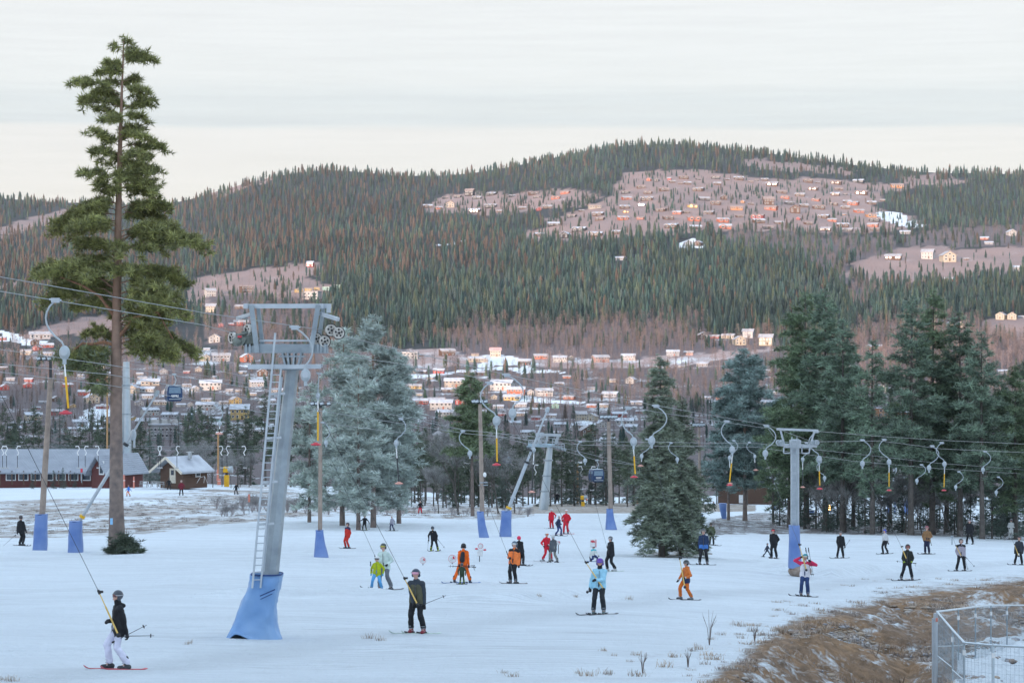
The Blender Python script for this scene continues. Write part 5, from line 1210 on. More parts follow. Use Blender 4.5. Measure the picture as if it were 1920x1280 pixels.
def light_post(top, bot, w, Y, label, lamps, lampy):
    base = GP(bot[0], Y); base.z = (640-bot[1])/F*Y
    r = thing('light_post', label, 'light post', base); q = Rel(r, Y); s = Y/F
    MB().tube([q(bot[0], bot[1]+4), q((bot[0]+top[0])/2, (bot[1]+top[1])/2), q(*top)], [w/2*s, w*.45*s, w*.38*s], 10).build('post', WOOD, r, True)
    MB().beam(q(min(lamps)-2, lampy+3), q(max(lamps)+2, lampy+3), .10, .06).beam(q(top[0], top[1]), q(top[0], lampy+3), .14, .14).build('lamp_bar', DARKM, r)
    for px in lamps:
        o = MB().box(q(px, lampy, -.1), (8*s, .25, 5.5*s), Matrix.Rotation(.5, 3, 'X') @ Matrix.Rotation(-.25, 3, 'Y')).build('floodlight', DARKM, r, bevel=.02)
        MB().box(q(px, lampy, -.26), (6.5*s, .03, 4.2*s), Matrix.Rotation(.5, 3, 'X') @ Matrix.Rotation(-.25, 3, 'Y')).build('lamp_glass', mat('lamp_glass', (.55,.6,.63), rough=.2), o)
    return r, q
light_post((95,708), (75,1030), 12, 124, 'leaning grey wooden floodlight post at the left edge', (74,84,94,104), 672)
light_post((601,765), (600,1044), 8.5, 114, 'pale wooden floodlight post right of the big lift tower', (586,594,604,617), 756)
r_, q_ = light_post((900,757), (905,1004), 9, 151, 'wooden floodlight post in the centre with a small dish', (888,894,903,911), 752)
m_ = MB(); m_.ell(q_(909, 889, -.3), (.11, .05, .16)); m_.build('dish', FRAME, r_, True); MB().box(q_(907, 904), (.5, .3, .06)).box(q_(906, 909), (.6, .2, .05)).build('bracket', GALV, r_)
light_post((1141,790), (1146,989), 9, 172, 'wooden floodlight post left of the spruce pair', (1128,1135,1142,1149,1154), 781)
light_post((1311,800), (1312,976), 6, 190, 'floodlight post half hidden by the shorter spruce', (1301,1307,1313,1318), 796)
def lamp_post(px, pyt, pyb, Y, label, col):
    r = thing('lamp_post', label, 'lamp post', P(px, pyb, Y)); q = Rel(r, Y); MB().tube([q(px, pyb+3), q(px, pyt)], [.16, .12], 8).build('post', mat('tan_wood', (.42,.24,.11), noise_amt=.2), r, True)
    MB().box(q(px+2, pyt-2), (.9, .4, .18)).build('lamp_head', FRAME, r); MB().beam(q(px, pyt-2), q(px, pyt+4), .1).build('bracket', DARKM, r)
lamp_post(409, 812, 905, 330, 'brown lamp post right of the log hut', 0)
lamp_post(1083, 869, 942, 300, 'tan lamp post right of the silver gondola tower', 0)
lamp_post(201, 700, 860, 380, 'orange brown pole half hidden beside the tall pine', 0)

def snow_lance(foot, tip, Y, label, mids=()):
    base = GP(foot[0], Y); base.z = (640-foot[1])/F*Y; r = thing('snow_lance', label, 'snow lance', base); q = Rel(r, Y); s = Y/F
    a, b = q(*foot), q(*tip); A = b-a
    MB().tube([a, a+A*.5], 3.3*s, 8).tube([a+A*.48, b], [2.4*s, 1.6*s], 8).build('tube', GALVL, r, True)
    for t in (.02, .48, .60): MB().tube([a+A*t, a+A*(t+.02)], 5.5*s, 8).build('joint', DARKM if t > .1 else YELLOW, r)
    MB().tube([b, b+A*.02], 4*s, 8).ell(b+A*.03, 4*s).build('nozzle', HOSE, r, True)
    return r, q
snow_lance((150,975), (291,742), 120, 'long diagonal pale snow lance by the tall pine')
snow_lance((952,957), (1025,772), 153, 'long diagonal grey snow lance in the centre')
r_ = thing('snow_lance_joint', 'grey pivot box of the snow lance right of the pine', 'lance joint', P(250, 815, 119.8)); MB().ell((0,0,0), (.16,.2,.3)).box((0.05,0,-.4), (.1,.1,.5)).build('box', GALVL, r_, True)
def fan_gun(px, pyb, sc, Y, label):
    r = thing('snow_gun', label, 'snow cannon', P(px, pyb, Y)); s = sc*Y/F
    MB().box((0, 0, 10*s), (9*s, 8*s, 22*s)).build('base', YELLOW, r, bevel=.05)
    MB().tube([(0,0,20*s), (0,0,27*s)], 3*s, 8).build('pivot', DARKM, r)
    b = MB().box((-1*s, 0, 31*s), (11*s, 10*s, 11*s)).build('body', YELLOW, r, bevel=.08)
    MB().tube([(3*s,0,31*s), (11*s,-1*s,31.5*s)], [6*s, 6.6*s], 14).build('fan_housing', HOSE, r, True)
fan_gun(425, 911, 1, 332, 'yellow snow cannon with grey fan right of the hut')
fan_gun(1093, 955, .72, 296, 'yellow snow cannon in front of the dark central wood')

# gondola line
def big_tower(px, pyt, pyb, w, Y, label, lean=0):
    r = thing('gondola_tower', label, 'gondola tower', P(px-lean, pyb, Y)); q = Rel(r, Y); s = Y/F
    MB().tube([q(px-lean, pyb+8), q(px-lean*.4, pyt+(pyb-pyt)*.45), q(px, pyt)], [w*.62*s, w*.5*s, w*.36*s], 16).build('mast', mat('silver_steel', (.50,.56,.60), rough=.35, metal=.6, noise_scale=.8, col2=(.40,.46,.5)), r, True)
    for k in range(3): y = pyt+(pyb-pyt)*(.2+.25*k); MB().tube([q(px-lean*(y-pyt)/(pyb-pyt), y), q(px-lean*(y-pyt)/(pyb-pyt), y+2.5)], w*.58*s, 16).build('flange', GALV, r)
    return r, q, s
r_, q_, s_g = big_tower(237, 678, 893, 17, 372, 'tall silver gondola tower just right of the pine trunk')
MB().beam(q_(232, 690, -.8), q_(232, 880, -.8), .08).beam(q_(229, 690, -.8), q_(229, 880, -.8), .08).build('ladder', GALV, r_)
MB().tube([q_(240, 893), q_(240, 868)], [12*s_g, 8*s_g], 14).build('skirt', DARKM, r_)
r_, q_, s_g = big_tower(1031, 838, 954, 15, 255, 'silver gondola tower with catwalks and wheels before the dark wood', 13)
h_ = MB(); h_.beam(q_(990, 834), q_(1040, 835), .9, .35); h_.build('cross_beam', mat('pale_blue_steel', (.40,.52,.60), rough=.5, metal=.3), r_)
h_ = MB(); h_.beam(q_(1004, 814), q_(1052, 816), .35, .3); h_.beam(q_(1008, 815), q_(1013, 834), .35, .3, up=(0,1,0)); h_.beam(q_(1047, 816), q_(1042, 832), .3, .3, up=(0,1,0)); h_.beam(q_(1027, 813), q_(1023, 834), .25, .25, up=(0,1,0)); h_.build('lifting_frame', GALVL, r_)
h_ = MB()
for x0, x1, y0, y1 in ((991,1006,825,832),(1012,1020,818,832),(1036,1046,822,833),(1046,1058,832,840)):
    for a, b in (((x0,y0),(x1,y0)),((x0,y0),(x0,y1)),((x1,y0),(x1,y1)),((x0,(y0+y1)/2),(x1,(y0+y1)/2)),(((x0+x1)/2,y0),((x0+x1)/2,y1))): h_.beam(q_(*a, -.6), q_(*b, -.6), .07)
h_.build('catwalk', GALVL, r_)
for k in range(5): w_ = MB(); wheel(w_, q_(1038+k*5.2, 835+k*1.7, -.8), 2.6*s_g, .2, .5); w_.build('pulley', HOSE, r_)
for k in range(3): w_ = MB(); wheel(w_, q_(990+k*4, 838+k*.6, .8), 2.4*s_g, .2, .5); w_.build('pulley', GALV, r_)
def gondola(px, py, w, Y, label, hang=True):
    """cabin centre at px, py; w = width in photo pixels"""
    r = thing('gondola_cabin', label, 'gondola cabin', P(px, py, Y)); r.rotation_euler = (0, 0, .35); s = w*Y/F/2.1; r.scale = (s, s, s)
    prof = [(-.80,-1.0),(.80,-1.0),(.98,-.55),(1.0,.0),(.93,.62),(.78,.95),(-.78,.95),(-.93,.62),(-1.0,.0),(-.98,-.55)]
    MB().prism(prof, -1.9, origin=(0, -.95, 0)).build('body', mat('navy_cabin', (.022,.05,.12), rough=.25, noise_amt=.08), r, bevel=.06)
    G = mat('cabin_glass', (.16,.24,.32), rough=.08, spec=.9)
    for sg in (-1, 1):
        MB().prism([(-.78,.02),(.78,.02),(.72,.78),(-.72,.78)], -.03, origin=(0, sg*.97-.0, 0)).build('window', G, r)
        for yy in (-.5, .38): MB().prism([(-.38,.0),(.38,.0),(.38,.62),(-.38,.62)], .03, origin=(sg*.965, yy, .0), ax=(0,1,0)).build('window', G, r)
        d = MB().beam((sg*1.0, -.06, -.9), (sg*1.0, -.06, .7), .05, .05); d.build('door_edge', DARKM, r)
    MB().box((0, 0, .99), (1.5, 1.8, .08)).build('roof', HOSE, r)
    lg = MB()
    for k, (x, wd) in enumerate(((-.38,.12),(-.22,.10),(-.08,.12),(.08,.10),(.22,.14),(.40,.10))): lg.box((x, -.985, -.28), (wd, .03, .16), Matrix.Rotation(.2, 3, 'Y'))
    lg.box((.02, -.985, -.45), (.85, .03, .05)); lg.build('lettering', FRAME, r)
    if hang:
        MB().tube([(0,0,1.0),(.25,0,1.25),(.35,0,1.7),(.2,0,2.1),(.1,0,2.3)], [.07,.07,.06,.06,.06], 8).box((.1,0,2.4), (.5,.3,.25)).build('hanger', HOSE, r, True)
    MB().box((0, -1.05, -.72), (1.5, .12, .08)).build('ski_rack', HOSE, r)
gondola(1118, 891, 25, 258, 'dark blue gondola cabin hanging right of the silver tower')
gondola(325, 737, 31, 330, 'dark blue gondola cabin passing beside the tall pine foliage')
gondola(951, 862, 13, 262, 'small blue gondola cabin behind the central bare trees')

# cables
def cable(pts, r, label, sag=0):
    v = [P(*p) for p in pts]; out_ = []
    for i in range(len(v)-1):
        n = 8
        for k in range(n): out_.append(v[i].lerp(v[i+1], k/n)-Vector((0, 0, sag*4*(k/n)*(1-k/n))))
    out_.append(v[-1]); o = MB().tube(out_, r, 6).build('haul_cable', CABLE, smooth=True); tag(o, label, 'cable'); return o
cable([(-120,496,46),(0,519,49),(380,586,56.5),(608,619,60),(640,629,60.6),(949,702,74),(1230,760,92),(1440,797,101),(1524,828,106)], .010, 'upper drag lift cable running down through the big tower frame')
def cable_pts(name): pass
cable([(-120,520,46),(0,546,49),(380,609,56.5),(437,624,58)], .010, 'lower drag lift cable reaching the left pulleys of the big tower')
cable([(437,624,60),(615,662,60.4),(744,681,66),(949,717,76),(1230,772,93),(1440,803,101),(1459,828,106)], .010, 'return drag lift cable leaving the big tower towards the ladder tower')
cable([(1459,829,106),(1650,826,116),(1765,841,124),(1920,848,134),(2100,862,150)], .010, 'front drag lift cable right of the ladder tower')
cable([(1530,808,106),(1655,818,116),(1765,825,122),(1920,832,134),(2100,840,150)], .010, 'upper drag lift cable right of the ladder tower')
cable([(-60,646,64),(205,684,72),(600,748,82),(870,806,90),(1095,827,102),(1258,829,112),(1420,831,124),(1600,850,140),(1760,868,150),(1920,880,170)], .010, 'second drag lift cable crossing the middle, upper strand')
cable([(-60,676,64),(205,702,72),(600,770,82),(870,812,90),(1095,834,102),(1258,836,112),(1420,838,124),(1600,864,140),(1760,878,150),(1920,888,170)], .010, 'second drag lift cable crossing the middle, lower strand')
cable([(-60,690,66),(205,722,73),(600,792,84),(760,812,92)], .009, 'third strand of the second drag lift on the left')
cable([(-60,834,296),(620,838,300),(900,866,300),(1300,880,300),(1500,884,300)], .016, 'far horizontal lift cable in front of the lodge, upper strand')
cable([(-60,838,296),(620,843,300),(900,872,300),(1300,886,300),(1500,890,300)], .016, 'far horizontal lift cable in front of the lodge, lower strand')
cable([(237,681,372),(395,706,350),(700,763,300),(992,832,255.8),(1050,838,255.8),(1170,866,259),(1340,905,264)], .024, 'gondola rope coming down to the silver tower, left strand')
cable([(237,676,372),(395,692,350),(700,752,300),(992,826,254.2),(1048,842,254.2),(1118,862,258),(1340,892,270)], .024, 'gondola rope coming down to the silver tower, right strand')

# hangers of the drag lift
def curve_pts(a, b, bow, n=9):
    """S shaped arm from grip a to box b; bow sideways in metres"""
    o = []
    for k in range(n):
        t = k/(n-1); p = a.lerp(b, t); off = bow*(math.sin(math.pi*min(1, t*1.12))**.8)
        o.append(p+Vector((off, 0, 0)))
    return o
def hanger(g, b, bow, Y, label, pole=None, disc=None, rope=None, rider=None, Yr=None, box=True, dark=False, s=None):
    s = s or Y/F; r = thing('lift_hanger', label, 'lift hanger', P(*g, Y), 0, 'drag lift hangers'); q = Rel(r, Y)
    k = s*1.0; A = q(*g); B = q(*b); L = (A-B).length; rb = max(.016, .020*L)
    MB().tube([A+Vector((-.5*L*.25, 0, .02)), A+Vector((.12*L, 0, 0))], rb*1.1, 6).box(A, (.16*L, .10, .10*L)).build('grip', GALVL, r)
    MB().tube(curve_pts(A, B, bow*L), rb, 8).build('curved_arm', HOSE, r, True)
    bw = .085*L if not box else .115*L
    bx = MB().ell(B-Vector((0, 0, .10*L)), (bw, .07, .15*L)).box(B-Vector((0, 0, .27*L)), (.07*L, .06, .14*L)).build('spring_box', HOSE, r, True)
    MB().tube([B-Vector((0, .08, .09*L)), B-Vector((0, -.08, .09*L))], bw*.62, 14).build('reel_cover', GALVL, bx)
    e = B-Vector((0, 0, .34*L))
    if pole:      # parked platter: white rod, yellow pole, red disc
        p1 = q(*pole); p0 = e; m_ = p0.lerp(p1, .28)
        MB().tube([p0, m_], .018, 6).build('rod', FRAME, r)
        MB().tube([m_, p0.lerp(p1, .9), p1], .024*max(1, L), 6).build('pole', YELLOW if not dark else DARKM, r, True)
        d = q(*disc); ds = .14*max(1, L*.9)
        MB().ell(d, (ds, ds, .035)).ell(d+Vector((0, 0, .03)), (ds*.5, ds*.5, .03)).build('seat_disc', REDP if not dark else mat('salmon', (.6,.3,.24)), r, True)
    if rope:      # rope pulled out to a rider: knob, pole, disc behind the legs
        t = P(*rope, Yr-.05)-r.location; d = P(*rider, Yr-.30)-r.location
        ee = e; MB().tube([ee, t], .006, 5).build('rope', DARKM, r)
        u = (d-t); MB().tube([t-u*.03, t+u*.06], .03, 7).box(t+u*.03+Vector((.05, 0, .02)), (.07, .03, .05)).build('knob', RUBBER, r)
        MB().tube([t+u*.06, t+u*.35], .013, 6).tube([t+u*.35, d], .021, 6).build('pole', mat('yellow_pole', (.62,.42,.12), rough=.5), r, True)
        MB().ell(d, (.05, .10, .05)).build('seat_disc', RUBBER, r, True)
    return r
HN = [ # grip, box, bow, Y, label, pole end, disc
 ((104,563),(121,652),-.28,48,'nearest parked lift hanger with yellow pole at the far left',(128,765),(123,774)),
 ((598,700),(596,738),.0,60,'parked lift hanger with yellow pole beside the wooden post',(596,826),(592,833)),
 ((918,718),(931,782),-.35,74,'parked lift hanger with yellow pole right of the central post',(932,865),(931,871)),
 ((1178,765),(1188,822),-.30,89,'parked lift hanger with yellow pole left of the spruces',(1191,888),(1189,894)),
 ((1363,790),(1373,838),-.30,99,'parked lift hanger with yellow pole before the pale pine',(1368,903),(1368,909)),
 ((1531,809),(1536,856),-.35,107,'parked lift hanger with yellow pole right of the ladder tower',(1537,910),(1537,916)),
 ((1658,824),(1667,862),-.35,117,'parked lift hanger with yellow pole before the gap in the grove',(1667,912),(1667,919)),
 ((1766,830),(1771,866),-.35,123,'parked lift hanger with yellow pole in the right grove',(1770,913),(1770,919)),
]
for g, b, bow, Y, lab, po, di in HN: hanger(g, b, bow, Y, lab, po, di)
HR = [ # grip, box, bow, Y, label, rope end (knob), disc behind rider, rider distance
 ((-36,540),(-30,640),.3,47,'lift hanger towing the skier in black jacket and white trousers',(185,1108),(222,1190),50),
 ((553,614),(573,695),.28,59,'pale curved lift hanger with round box on the big tower mast',(758,1083),(783,1133),62),
 ((752,785),(743,826),.30,74,'dark lift hanger before the frosted pines','D',(748,905),0),
 ((606,792),(611,826),.30,78,'lift hanger towing the adult and child in the middle','R',(703,1042),82),
 ((950,703),(961,768),.40,73,'pale lift hanger with round box right of the round topped pine',(1098,1053),(1132,1104),71),
 ((868,808),(881,846),-.30,86,'lift hanger towing the snowboarder in orange','R',(950,1034),90),
 ((1016,812),(1001,840),.05,90,'grey lift hanger at the left of the silver gondola tower','D',(997,921),0),
 ((1088,828),(1097,860),-.30,98,'lift hanger towing the skier in black right of the pale blue jacket','R',(1138,1025),103),
 ((1230,761),(1222,820),.40,86,'lift hanger before the taller spruce towing the child in orange',(1274,1045),(1284,1100),80),
 ((1213,823),(1203,852),.35,104,'small lift hanger at the left boughs of the spruce pair','D',(1201,872),0),
 ((1258,830),(1270,858),-.30,110,'lift hanger towing the skier in navy jacket','R',(1311,1010),112),
 ((1437,798),(1435,845),.40,101,'lift hanger left of the ladder tower towing the skier in white and red',(1498,1020),(1512,1068),89),
 ((1376,826),(1368,855),.35,118,'small lift hanger right beside the pale pine','D',(1369,905),0),
 ((1405,829),(1415,853),-.35,120,'small lift hanger between pale pine and ladder tower','D',(1417,880),0),
 ((1512,830),(1505,858),.35,125,'small lift hanger on the cross beam of the ladder tower','D',(1505,912),0),
 ((1617,825),(1617,865),.40,116,'lift hanger at the dark gap towing the skier in black and yellow',(1690,1024),(1700,1048),106),
 ((1538,866),(1546,893),-.35,132,'small lift hanger towing the skier in black right of the mast','R',(1573,1018),141),
 ((1748,836),(1742,873),.40,122,'lift hanger towing the skier in grey and black jacket',(1792,1022),(1803,1043),118),
 ((1728,871),(1719,898),.40,146,'small lift hanger in front of the right grove trunks','R',(1740,1000),146),
 ((1798,884),(1792,910),.40,150,'small lift hanger towing the person in black coat','R',(1812,990),160),
 ((1847,846),(1843,877),.40,131,'lift hanger towing the skier at the right picture edge',(1902,1020),(1910,1042),130),
 ((1872,894),(1868,920),.40,158,'small lift hanger towing the person in white','R',(1890,985),172),
 ((405,760),(412,790),.30,80,'short lift hanger above the brown lamp post left of the big tower','D',(411,812),0),
]
for g, b, bow, Y, lab, ro, ri, Yr in HR:
    if ro == 'D': hanger(g, b, bow, Y, lab, pole=ri, disc=(ri[0], ri[1]+1), dark=True)
    elif ro == 'R':
        r_ = hanger(g, b, bow, Y, lab); L_m = (P(*g, Y)-P(*b, Y)).length
        MB().tube([P(*b, Y)-r_.location-Vector((0, 0, .34*L_m)), P(*ri, Yr)-r_.location], .006, 5).build('rope', DARKM, r_)
        t_ = P(*ri, Yr)-r_.location; MB().tube([t_+Vector((-.01,0,.03)), t_+Vector((.12,0,-.35)), t_+Vector((.22,-.03,-.75))], [.02,.016,.018], 6).build('pole', DARKM, r_)
    else: hanger(g, b, bow, Y, lab, rope=ro, rider=ri, Yr=Yr)
# far T bars on the horizontal lift
def tbar(px, py, Y, hh, label, flip=1):
    r = thing('t_bar', label, 't bar', P(px, py, Y), 0, 'far t bars'); s = hh*Y/F
    MB().tube([(-.18*s*flip,0,-.02*s),(-.05*s*flip,0,0),(.0,0,-.12*s),(-.10*s*flip,0,-.30*s),(-.04*s*flip,0,-.42*s)], .022*s, 6).build('hook', FRAME, r, True)
    MB().tube([(-.04*s*flip,0,-.42*s),(-.04*s*flip,0,-.95*s)], .014*s, 5).build('rod', DARKM, r)
    MB().tube([(-.12*s*flip,0,-.97*s),(.04*s*flip,0,-.97*s)], .03*s, 5).build('seat_bar', mat('grey_bar', (.4,.4,.4)), r)
for i, px in enumerate((3,14,31,149,158,186,296,303,330,418,424,461,868,885,1001,1034,1066,1092,1108)):
    py = 836 if px < 640 else 868+(px-900)*.03
    tbar(px, py, 299, 42 if px < 640 else 46, 'far white t bar, %s from the left on the horizontal cable' % nth(i+1), 1 if i % 2 else -1)
# ------------------------------------------------------------------ people
CLOUD = bpy.data.textures.new('folds', 'CLOUDS'); CLOUD.noise_scale = .16; CLOUD.noise_depth = 1
CLOUD2 = bpy.data.textures.new('fine_folds', 'CLOUDS'); CLOUD2.noise_scale = .06
TMP = bpy.data.scenes.new('workbench'); TL = TMP.view_layers[0]
def blob(name, mb, m, parent, vox=.014, fold=0., smooth=3):
    """primitives fused into one continuous surface"""
    me = mb.mesh(name, None); o = bpy.data.objects.new(name, me); TMP.collection.objects.link(o)
    r = o.modifiers.new('r', 'REMESH'); r.mode = 'VOXEL'; r.voxel_size = vox; r.adaptivity = 0
    s = o.modifiers.new('s', 'SMOOTH'); s.iterations = smooth; s.factor = .5
    if fold:
        d = o.modifiers.new('d', 'DISPLACE'); d.texture = CLOUD; d.strength = fold; d.mid_level = .5; d.texture_coords = 'LOCAL'
        d = o.modifiers.new('d2', 'DISPLACE'); d.texture = CLOUD2; d.strength = fold*.5; d.mid_level = .5
    TL.update(); dg = TL.depsgraph; new = bpy.data.meshes.new_from_object(o.evaluated_get(dg))
    bpy.data.objects.remove(o); bpy.data.meshes.remove(me); new.name = name
    for p in new.polygons: p.use_smooth = True
    new.materials.clear(); new.materials.append(m); return link(name, new, parent)
def cap(mb, a, b, ra, rb, n=10):
    a = Vector(a); b = Vector(b); mb.tube([a, b], [ra, rb], n); mb.ell(a, ra, nu=n, nv=6); mb.ell(b, rb, nu=n, nv=6)
def ik(a, b, l1, l2, pole):
    d = b-a; L = d.length
    if L > (l1+l2)*.995: b = a+d.normalized()*(l1+l2)*.995; d = b-a; L = d.length
    u = d.normalized(); x = (l1*l1-l2*l2+L*L)/(2*L); hgt = math.sqrt(max(0, l1*l1-x*x)); pp = pole-u*pole.dot(u)
    pp = pp.normalized() if pp.length > 1e-4 else u.orthogonal(); return a+u*x+pp*hgt, b
def cloth(c):
    n = 'cloth_%d_%d_%d' % tuple(int(q*255) for q in c)
    return mat(n, c, rough=.75, noise_amt=.15, noise_scale=7, bump=.4, bump_scale=25, spec=.3)
SKIN = mat('skin', (.55,.32,.25), rough=.6, noise_amt=.06)
def hand(mb, w, d, up, side_, r=1.):
    """mitten free glove: palm and five bent fingers round the held thing; w wrist, d along the forearm, up = curl direction"""
    d = d.normalized(); s_ = side_.normalized(); c = w+d*.055*r
    mb.ell(c, (.042*r, .042*r, .042*r)); cap(mb, w-d*.03*r, c, .034*r, .036*r, 8)
    for k in range(4):
        o = s_*(k-1.5)*.021*r; L = (.034, .040, .038, .030)[k]*r; a = c+d*.030*r+o; b = a+d*L*.7+up*L*.45; e = b-d*L*.1+up*L*.9
        cap(mb, a, b, .0105*r, .010*r, 6); cap(mb, b, e, .010*r, .009*r, 6)
    t = c-s_*.03*r; cap(mb, t, t+up*.04*r-s_*.012*r, .012*r, .011*r, 6); cap(mb, t+up*.04*r-s_*.012*r, t+up*.055*r+s_*.012*r, .011*r, .010*r, 6)
def ski(a, b, w, col, label, lift=.0, name='ski'):
    """a = tip, b = tail (world, on the snow)"""
    a = Vector(a); b = Vector(b); root = thing(name, label, name, (a+b)/2); o = root.location.copy(); d = (a-b); L = d.length; u = d.normalized(); lt = Vector((-u.y, u.x, 0)).normalized()
    v = []; f = []; n = 14
    for k in range(n+1):
        t = k/n; p = b+d*t-o; up = .0+lift
        if t > .86: up += ((t-.86)/.14)**2*.09*L/1.6
        if t < .06: up += ((.06-t)/.06)**2*.02
        ww = w*(.5+.12*abs(2*t-1)**2)*(1 if t < .93 else max(.15, math.sqrt(max(0, 1-((t-.93)/.07)**2))))
        for sg, dz in ((-1, 0), (1, 0), (1, .018), (-1, .018)): v.append(p+lt*ww*sg+Vector((0, 0, up+dz+.004)))
    for k in range(n):
        for j in range(4): f.append((k*4+j, k*4+(j+1) % 4, (k+1)*4+(j+1) % 4, (k+1)*4+j))
    f += [(3,2,1,0), tuple(n*4+j for j in range(4))]
    bl = MB().add(v, f).build('blade', mat('ski_%s' % col[0], col[1], rough=.35, noise_amt=.3, noise_scale=4), root)
    if name == 'ski': MB().box(b+d*.55-o+Vector((0,0,.04)), (.06, .06, .03)).beam(b+d*.36-o+Vector((0,0,.035)), b+d*.42-o+Vector((0,0,.045)), .06, .05).beam(b+d*.56-o+Vector((0,0,.035)), b+d*.6-o+Vector((0,0,.045)), .06, .045).build('binding', DARKM, root)
    else: MB().beam(b+d*.3-o+Vector((0,0,.04)), b+d*.36-o+Vector((0,0,.06)), .2, .05).beam(b+d*.66-o+Vector((0,0,.04)), b+d*.72-o+Vector((0,0,.06)), .2, .05).build('binding', DARKM, root)
    return root
def ski_pole(g, t, label, col=(.05,.05,.055)):
    g = Vector(g); t = Vector(t); root = thing('ski_pole', label, 'ski pole', g); t = t-g; u = t.normalized()
    MB().tube([u*.06, t], [.009, .006], 6).build('shaft', mat('pole_%d' % int(col[0]*100), col, rough=.4, metal=.3), root)
    MB().tube([u*-.03, u*.10], [.018, .015], 7).ell(u*-.035, .022).build('grip', RUBBER, root)
    MB().tube([t-u*.08, t-u*.065], [.045, .04], 10).build('basket', RUBBER, root)
    st = MB(); s_ = u.orthogonal(); st.tube([Vector((0,0,0)), s_*.03+Vector((.0,0,-.08)), Vector((.02,0,-.15)), Vector((-.01,0,-.08)), Vector((0,0,0))], .005, 4); st.build('strap', RUBBER, root)
def W(px, py, Y): return P(px, py, Y)
def gz(v): return Vector((v[0], v[1], float(H(v[0], v[1]))))
SK = {'red': ('red', (.5,.08,.10)), 'dark': ('dark', (.05,.055,.065)), 'pale': ('pale', (.45,.55,.50)), 'blue': ('blue', (.08,.2,.45)), 'white': ('white', (.6,.62,.64))}
def person(label, who, Y, feet, top, hx, face, hands, jk, pt, helm, gog=None, boots=(.05,.055,.06), glove=(.02,.02,.022), yoke=None, cuffs=None, skis=None, skic='dark', skidir=(-1, -.55), board=False, poles=(), hipdrop=0., child=False, pack=None, hair=None, hem=None, skin=SKIN, lowerj=None, near=None, scarf=None, legcuff=None):
    s = Y/F; fy = sum(f[1] for f in feet)/2; fx = sum(f[0] for f in feet)/2
    x0 = (fx-960)/F*Y; g0 = gz((x0, Y)); dzz = g0.z-(640-fy)/F*Y     # seat everything on the real ground
    hgt = (fy-top)*s; k = hgt/(1.80-hipdrop*.9); root = thing('person', label, 'person', g0); o = root.location.copy()
    near = near if near is not None else Y < 115
    vx = (.013 if Y < 75 else .017 if Y < 115 else .024)*max(.75, k)
    def L(px, py, dy=0.): return P(px, py, Y)+Vector((0, dy, dzz))-o
    a = R(face); f = Vector((-math.sin(a), -math.cos(a), 0)); l = Vector((f.y, -f.x, 0))   # l: towards the body's own right seen from above
    hx_m = (hx-fx)*s
    hipc = Vector((hx_m*.35, 0, (.93-hipdrop)*k)); neck = Vector((hx_m*.9, 0, (1.46-hipdrop)*k)); head = Vector((hx_m, 0, (1.655-hipdrop)*k))+f*.02*k
    hs = 1.0 if not child else 1.14
    up = (neck-hipc).normalized()
    shc = neck-up*.07*k; SH = [shc-l*.165*k-up*.01*k, shc+l*.165*k-up*.01*k]; HP = [hipc-l*.085*k, hipc+l*.085*k]
    FT = [L(*p, dy) for p, dy in ((feet[0], 0), (feet[1], 0))]
    for p in FT: p.z = gz(p+o).z-o.z+.03*k
    order = (0, 1) if HP[0].x <= HP[1].x else (1, 0)
    if abs(HP[0].x-HP[1].x) < .02: order = (0, 1)
    # slight depth offset so that profile legs do not merge
    legs = []
    for i, j in enumerate(order):
        ft = FT[i]+ (HP[j]-hipc)*.6*Vector((0, 1, 0)) if False else FT[i]+Vector((0, (HP[j]-hipc).y*.8, 0))
        an = ft+Vector((0, 0, .10*k)); kn, an = ik(HP[j], an, .44*k, .43*k, f+Vector((0,0,.01))); legs.append((HP[j], kn, an, ft))
    arms = []
    od = (0, 1) if SH[0].x <= SH[1].x else (1, 0)
    for i, j in enumerate(od):
        h = hands[i]; hp_ = L(h[0], h[1], h[2] if len(h) > 2 else 0); out_ = (SH[j]-shc).normalized()
        el, wr = ik(SH[j], hp_, .30*k, .28*k, out_*.7-f*.5+Vector((0, 0, -.8))); arms.append((SH[j], el, wr, out_))
    # continuous body
    b = MB()
    cap(b, hipc, neck-up*.2*k, .095*k, .10*k); cap(b, SH[0], SH[1], .055*k, .055*k); cap(b, neck-up*.08*k, head, .062*k, .058*k)
    b.ell(head+Vector((0,0,.01*k)), (.088*k*hs, .092*k*hs, .118*k*hs)); b.ell(head+f*.045*k-Vector((0,0,.05*k)), (.055*k, .055*k, .06*k)); b.ell(head+f*.10*k*hs-Vector((0,0,.012*k)), (.016*k, .016*k, .026*k)); 
    for sg in (-1, 1): b.ell(head+l*sg*.088*k*hs, (.018*k, .018*k, .03*k))
    for hp0, kn, an, ft in legs: cap(b, hp0, kn, .070*k, .048*k); cap(b, kn, an, .046*k, .034*k); cap(b, an, ft+f*.15*k, .04*k, .035*k)
    for sh0, el, wr, _ in arms: cap(b, sh0, el, .05*k, .038*k); cap(b, el, wr, .036*k, .027*k); b.ell(wr+(wr-el).normalized()*.05*k, .035*k)
    blob('body', b, skin, root, vx*1.1 if near else vx, smooth=2)
    if near:
        for sg in (-1, 1): MB().ell(head+f*.088*k*hs+l*sg*.032*k+Vector((0,0,.012*k)), (.012*k, .012*k, .008*k), nu=8, nv=6).build('eye', RUBBER, root)
        MB().ell(head+f*.098*k-Vector((0,0,.058*k)), (.022*k, .015*k, .006*k), nu=8, nv=6).build('mouth', mat('lips', (.40,.14,.12)), root)
    # trousers
    t = MB(); cap(t, HP[0], HP[1], .125*k, .125*k); cap(t, hipc, hipc+up*.12*k, .13*k, .13*k)
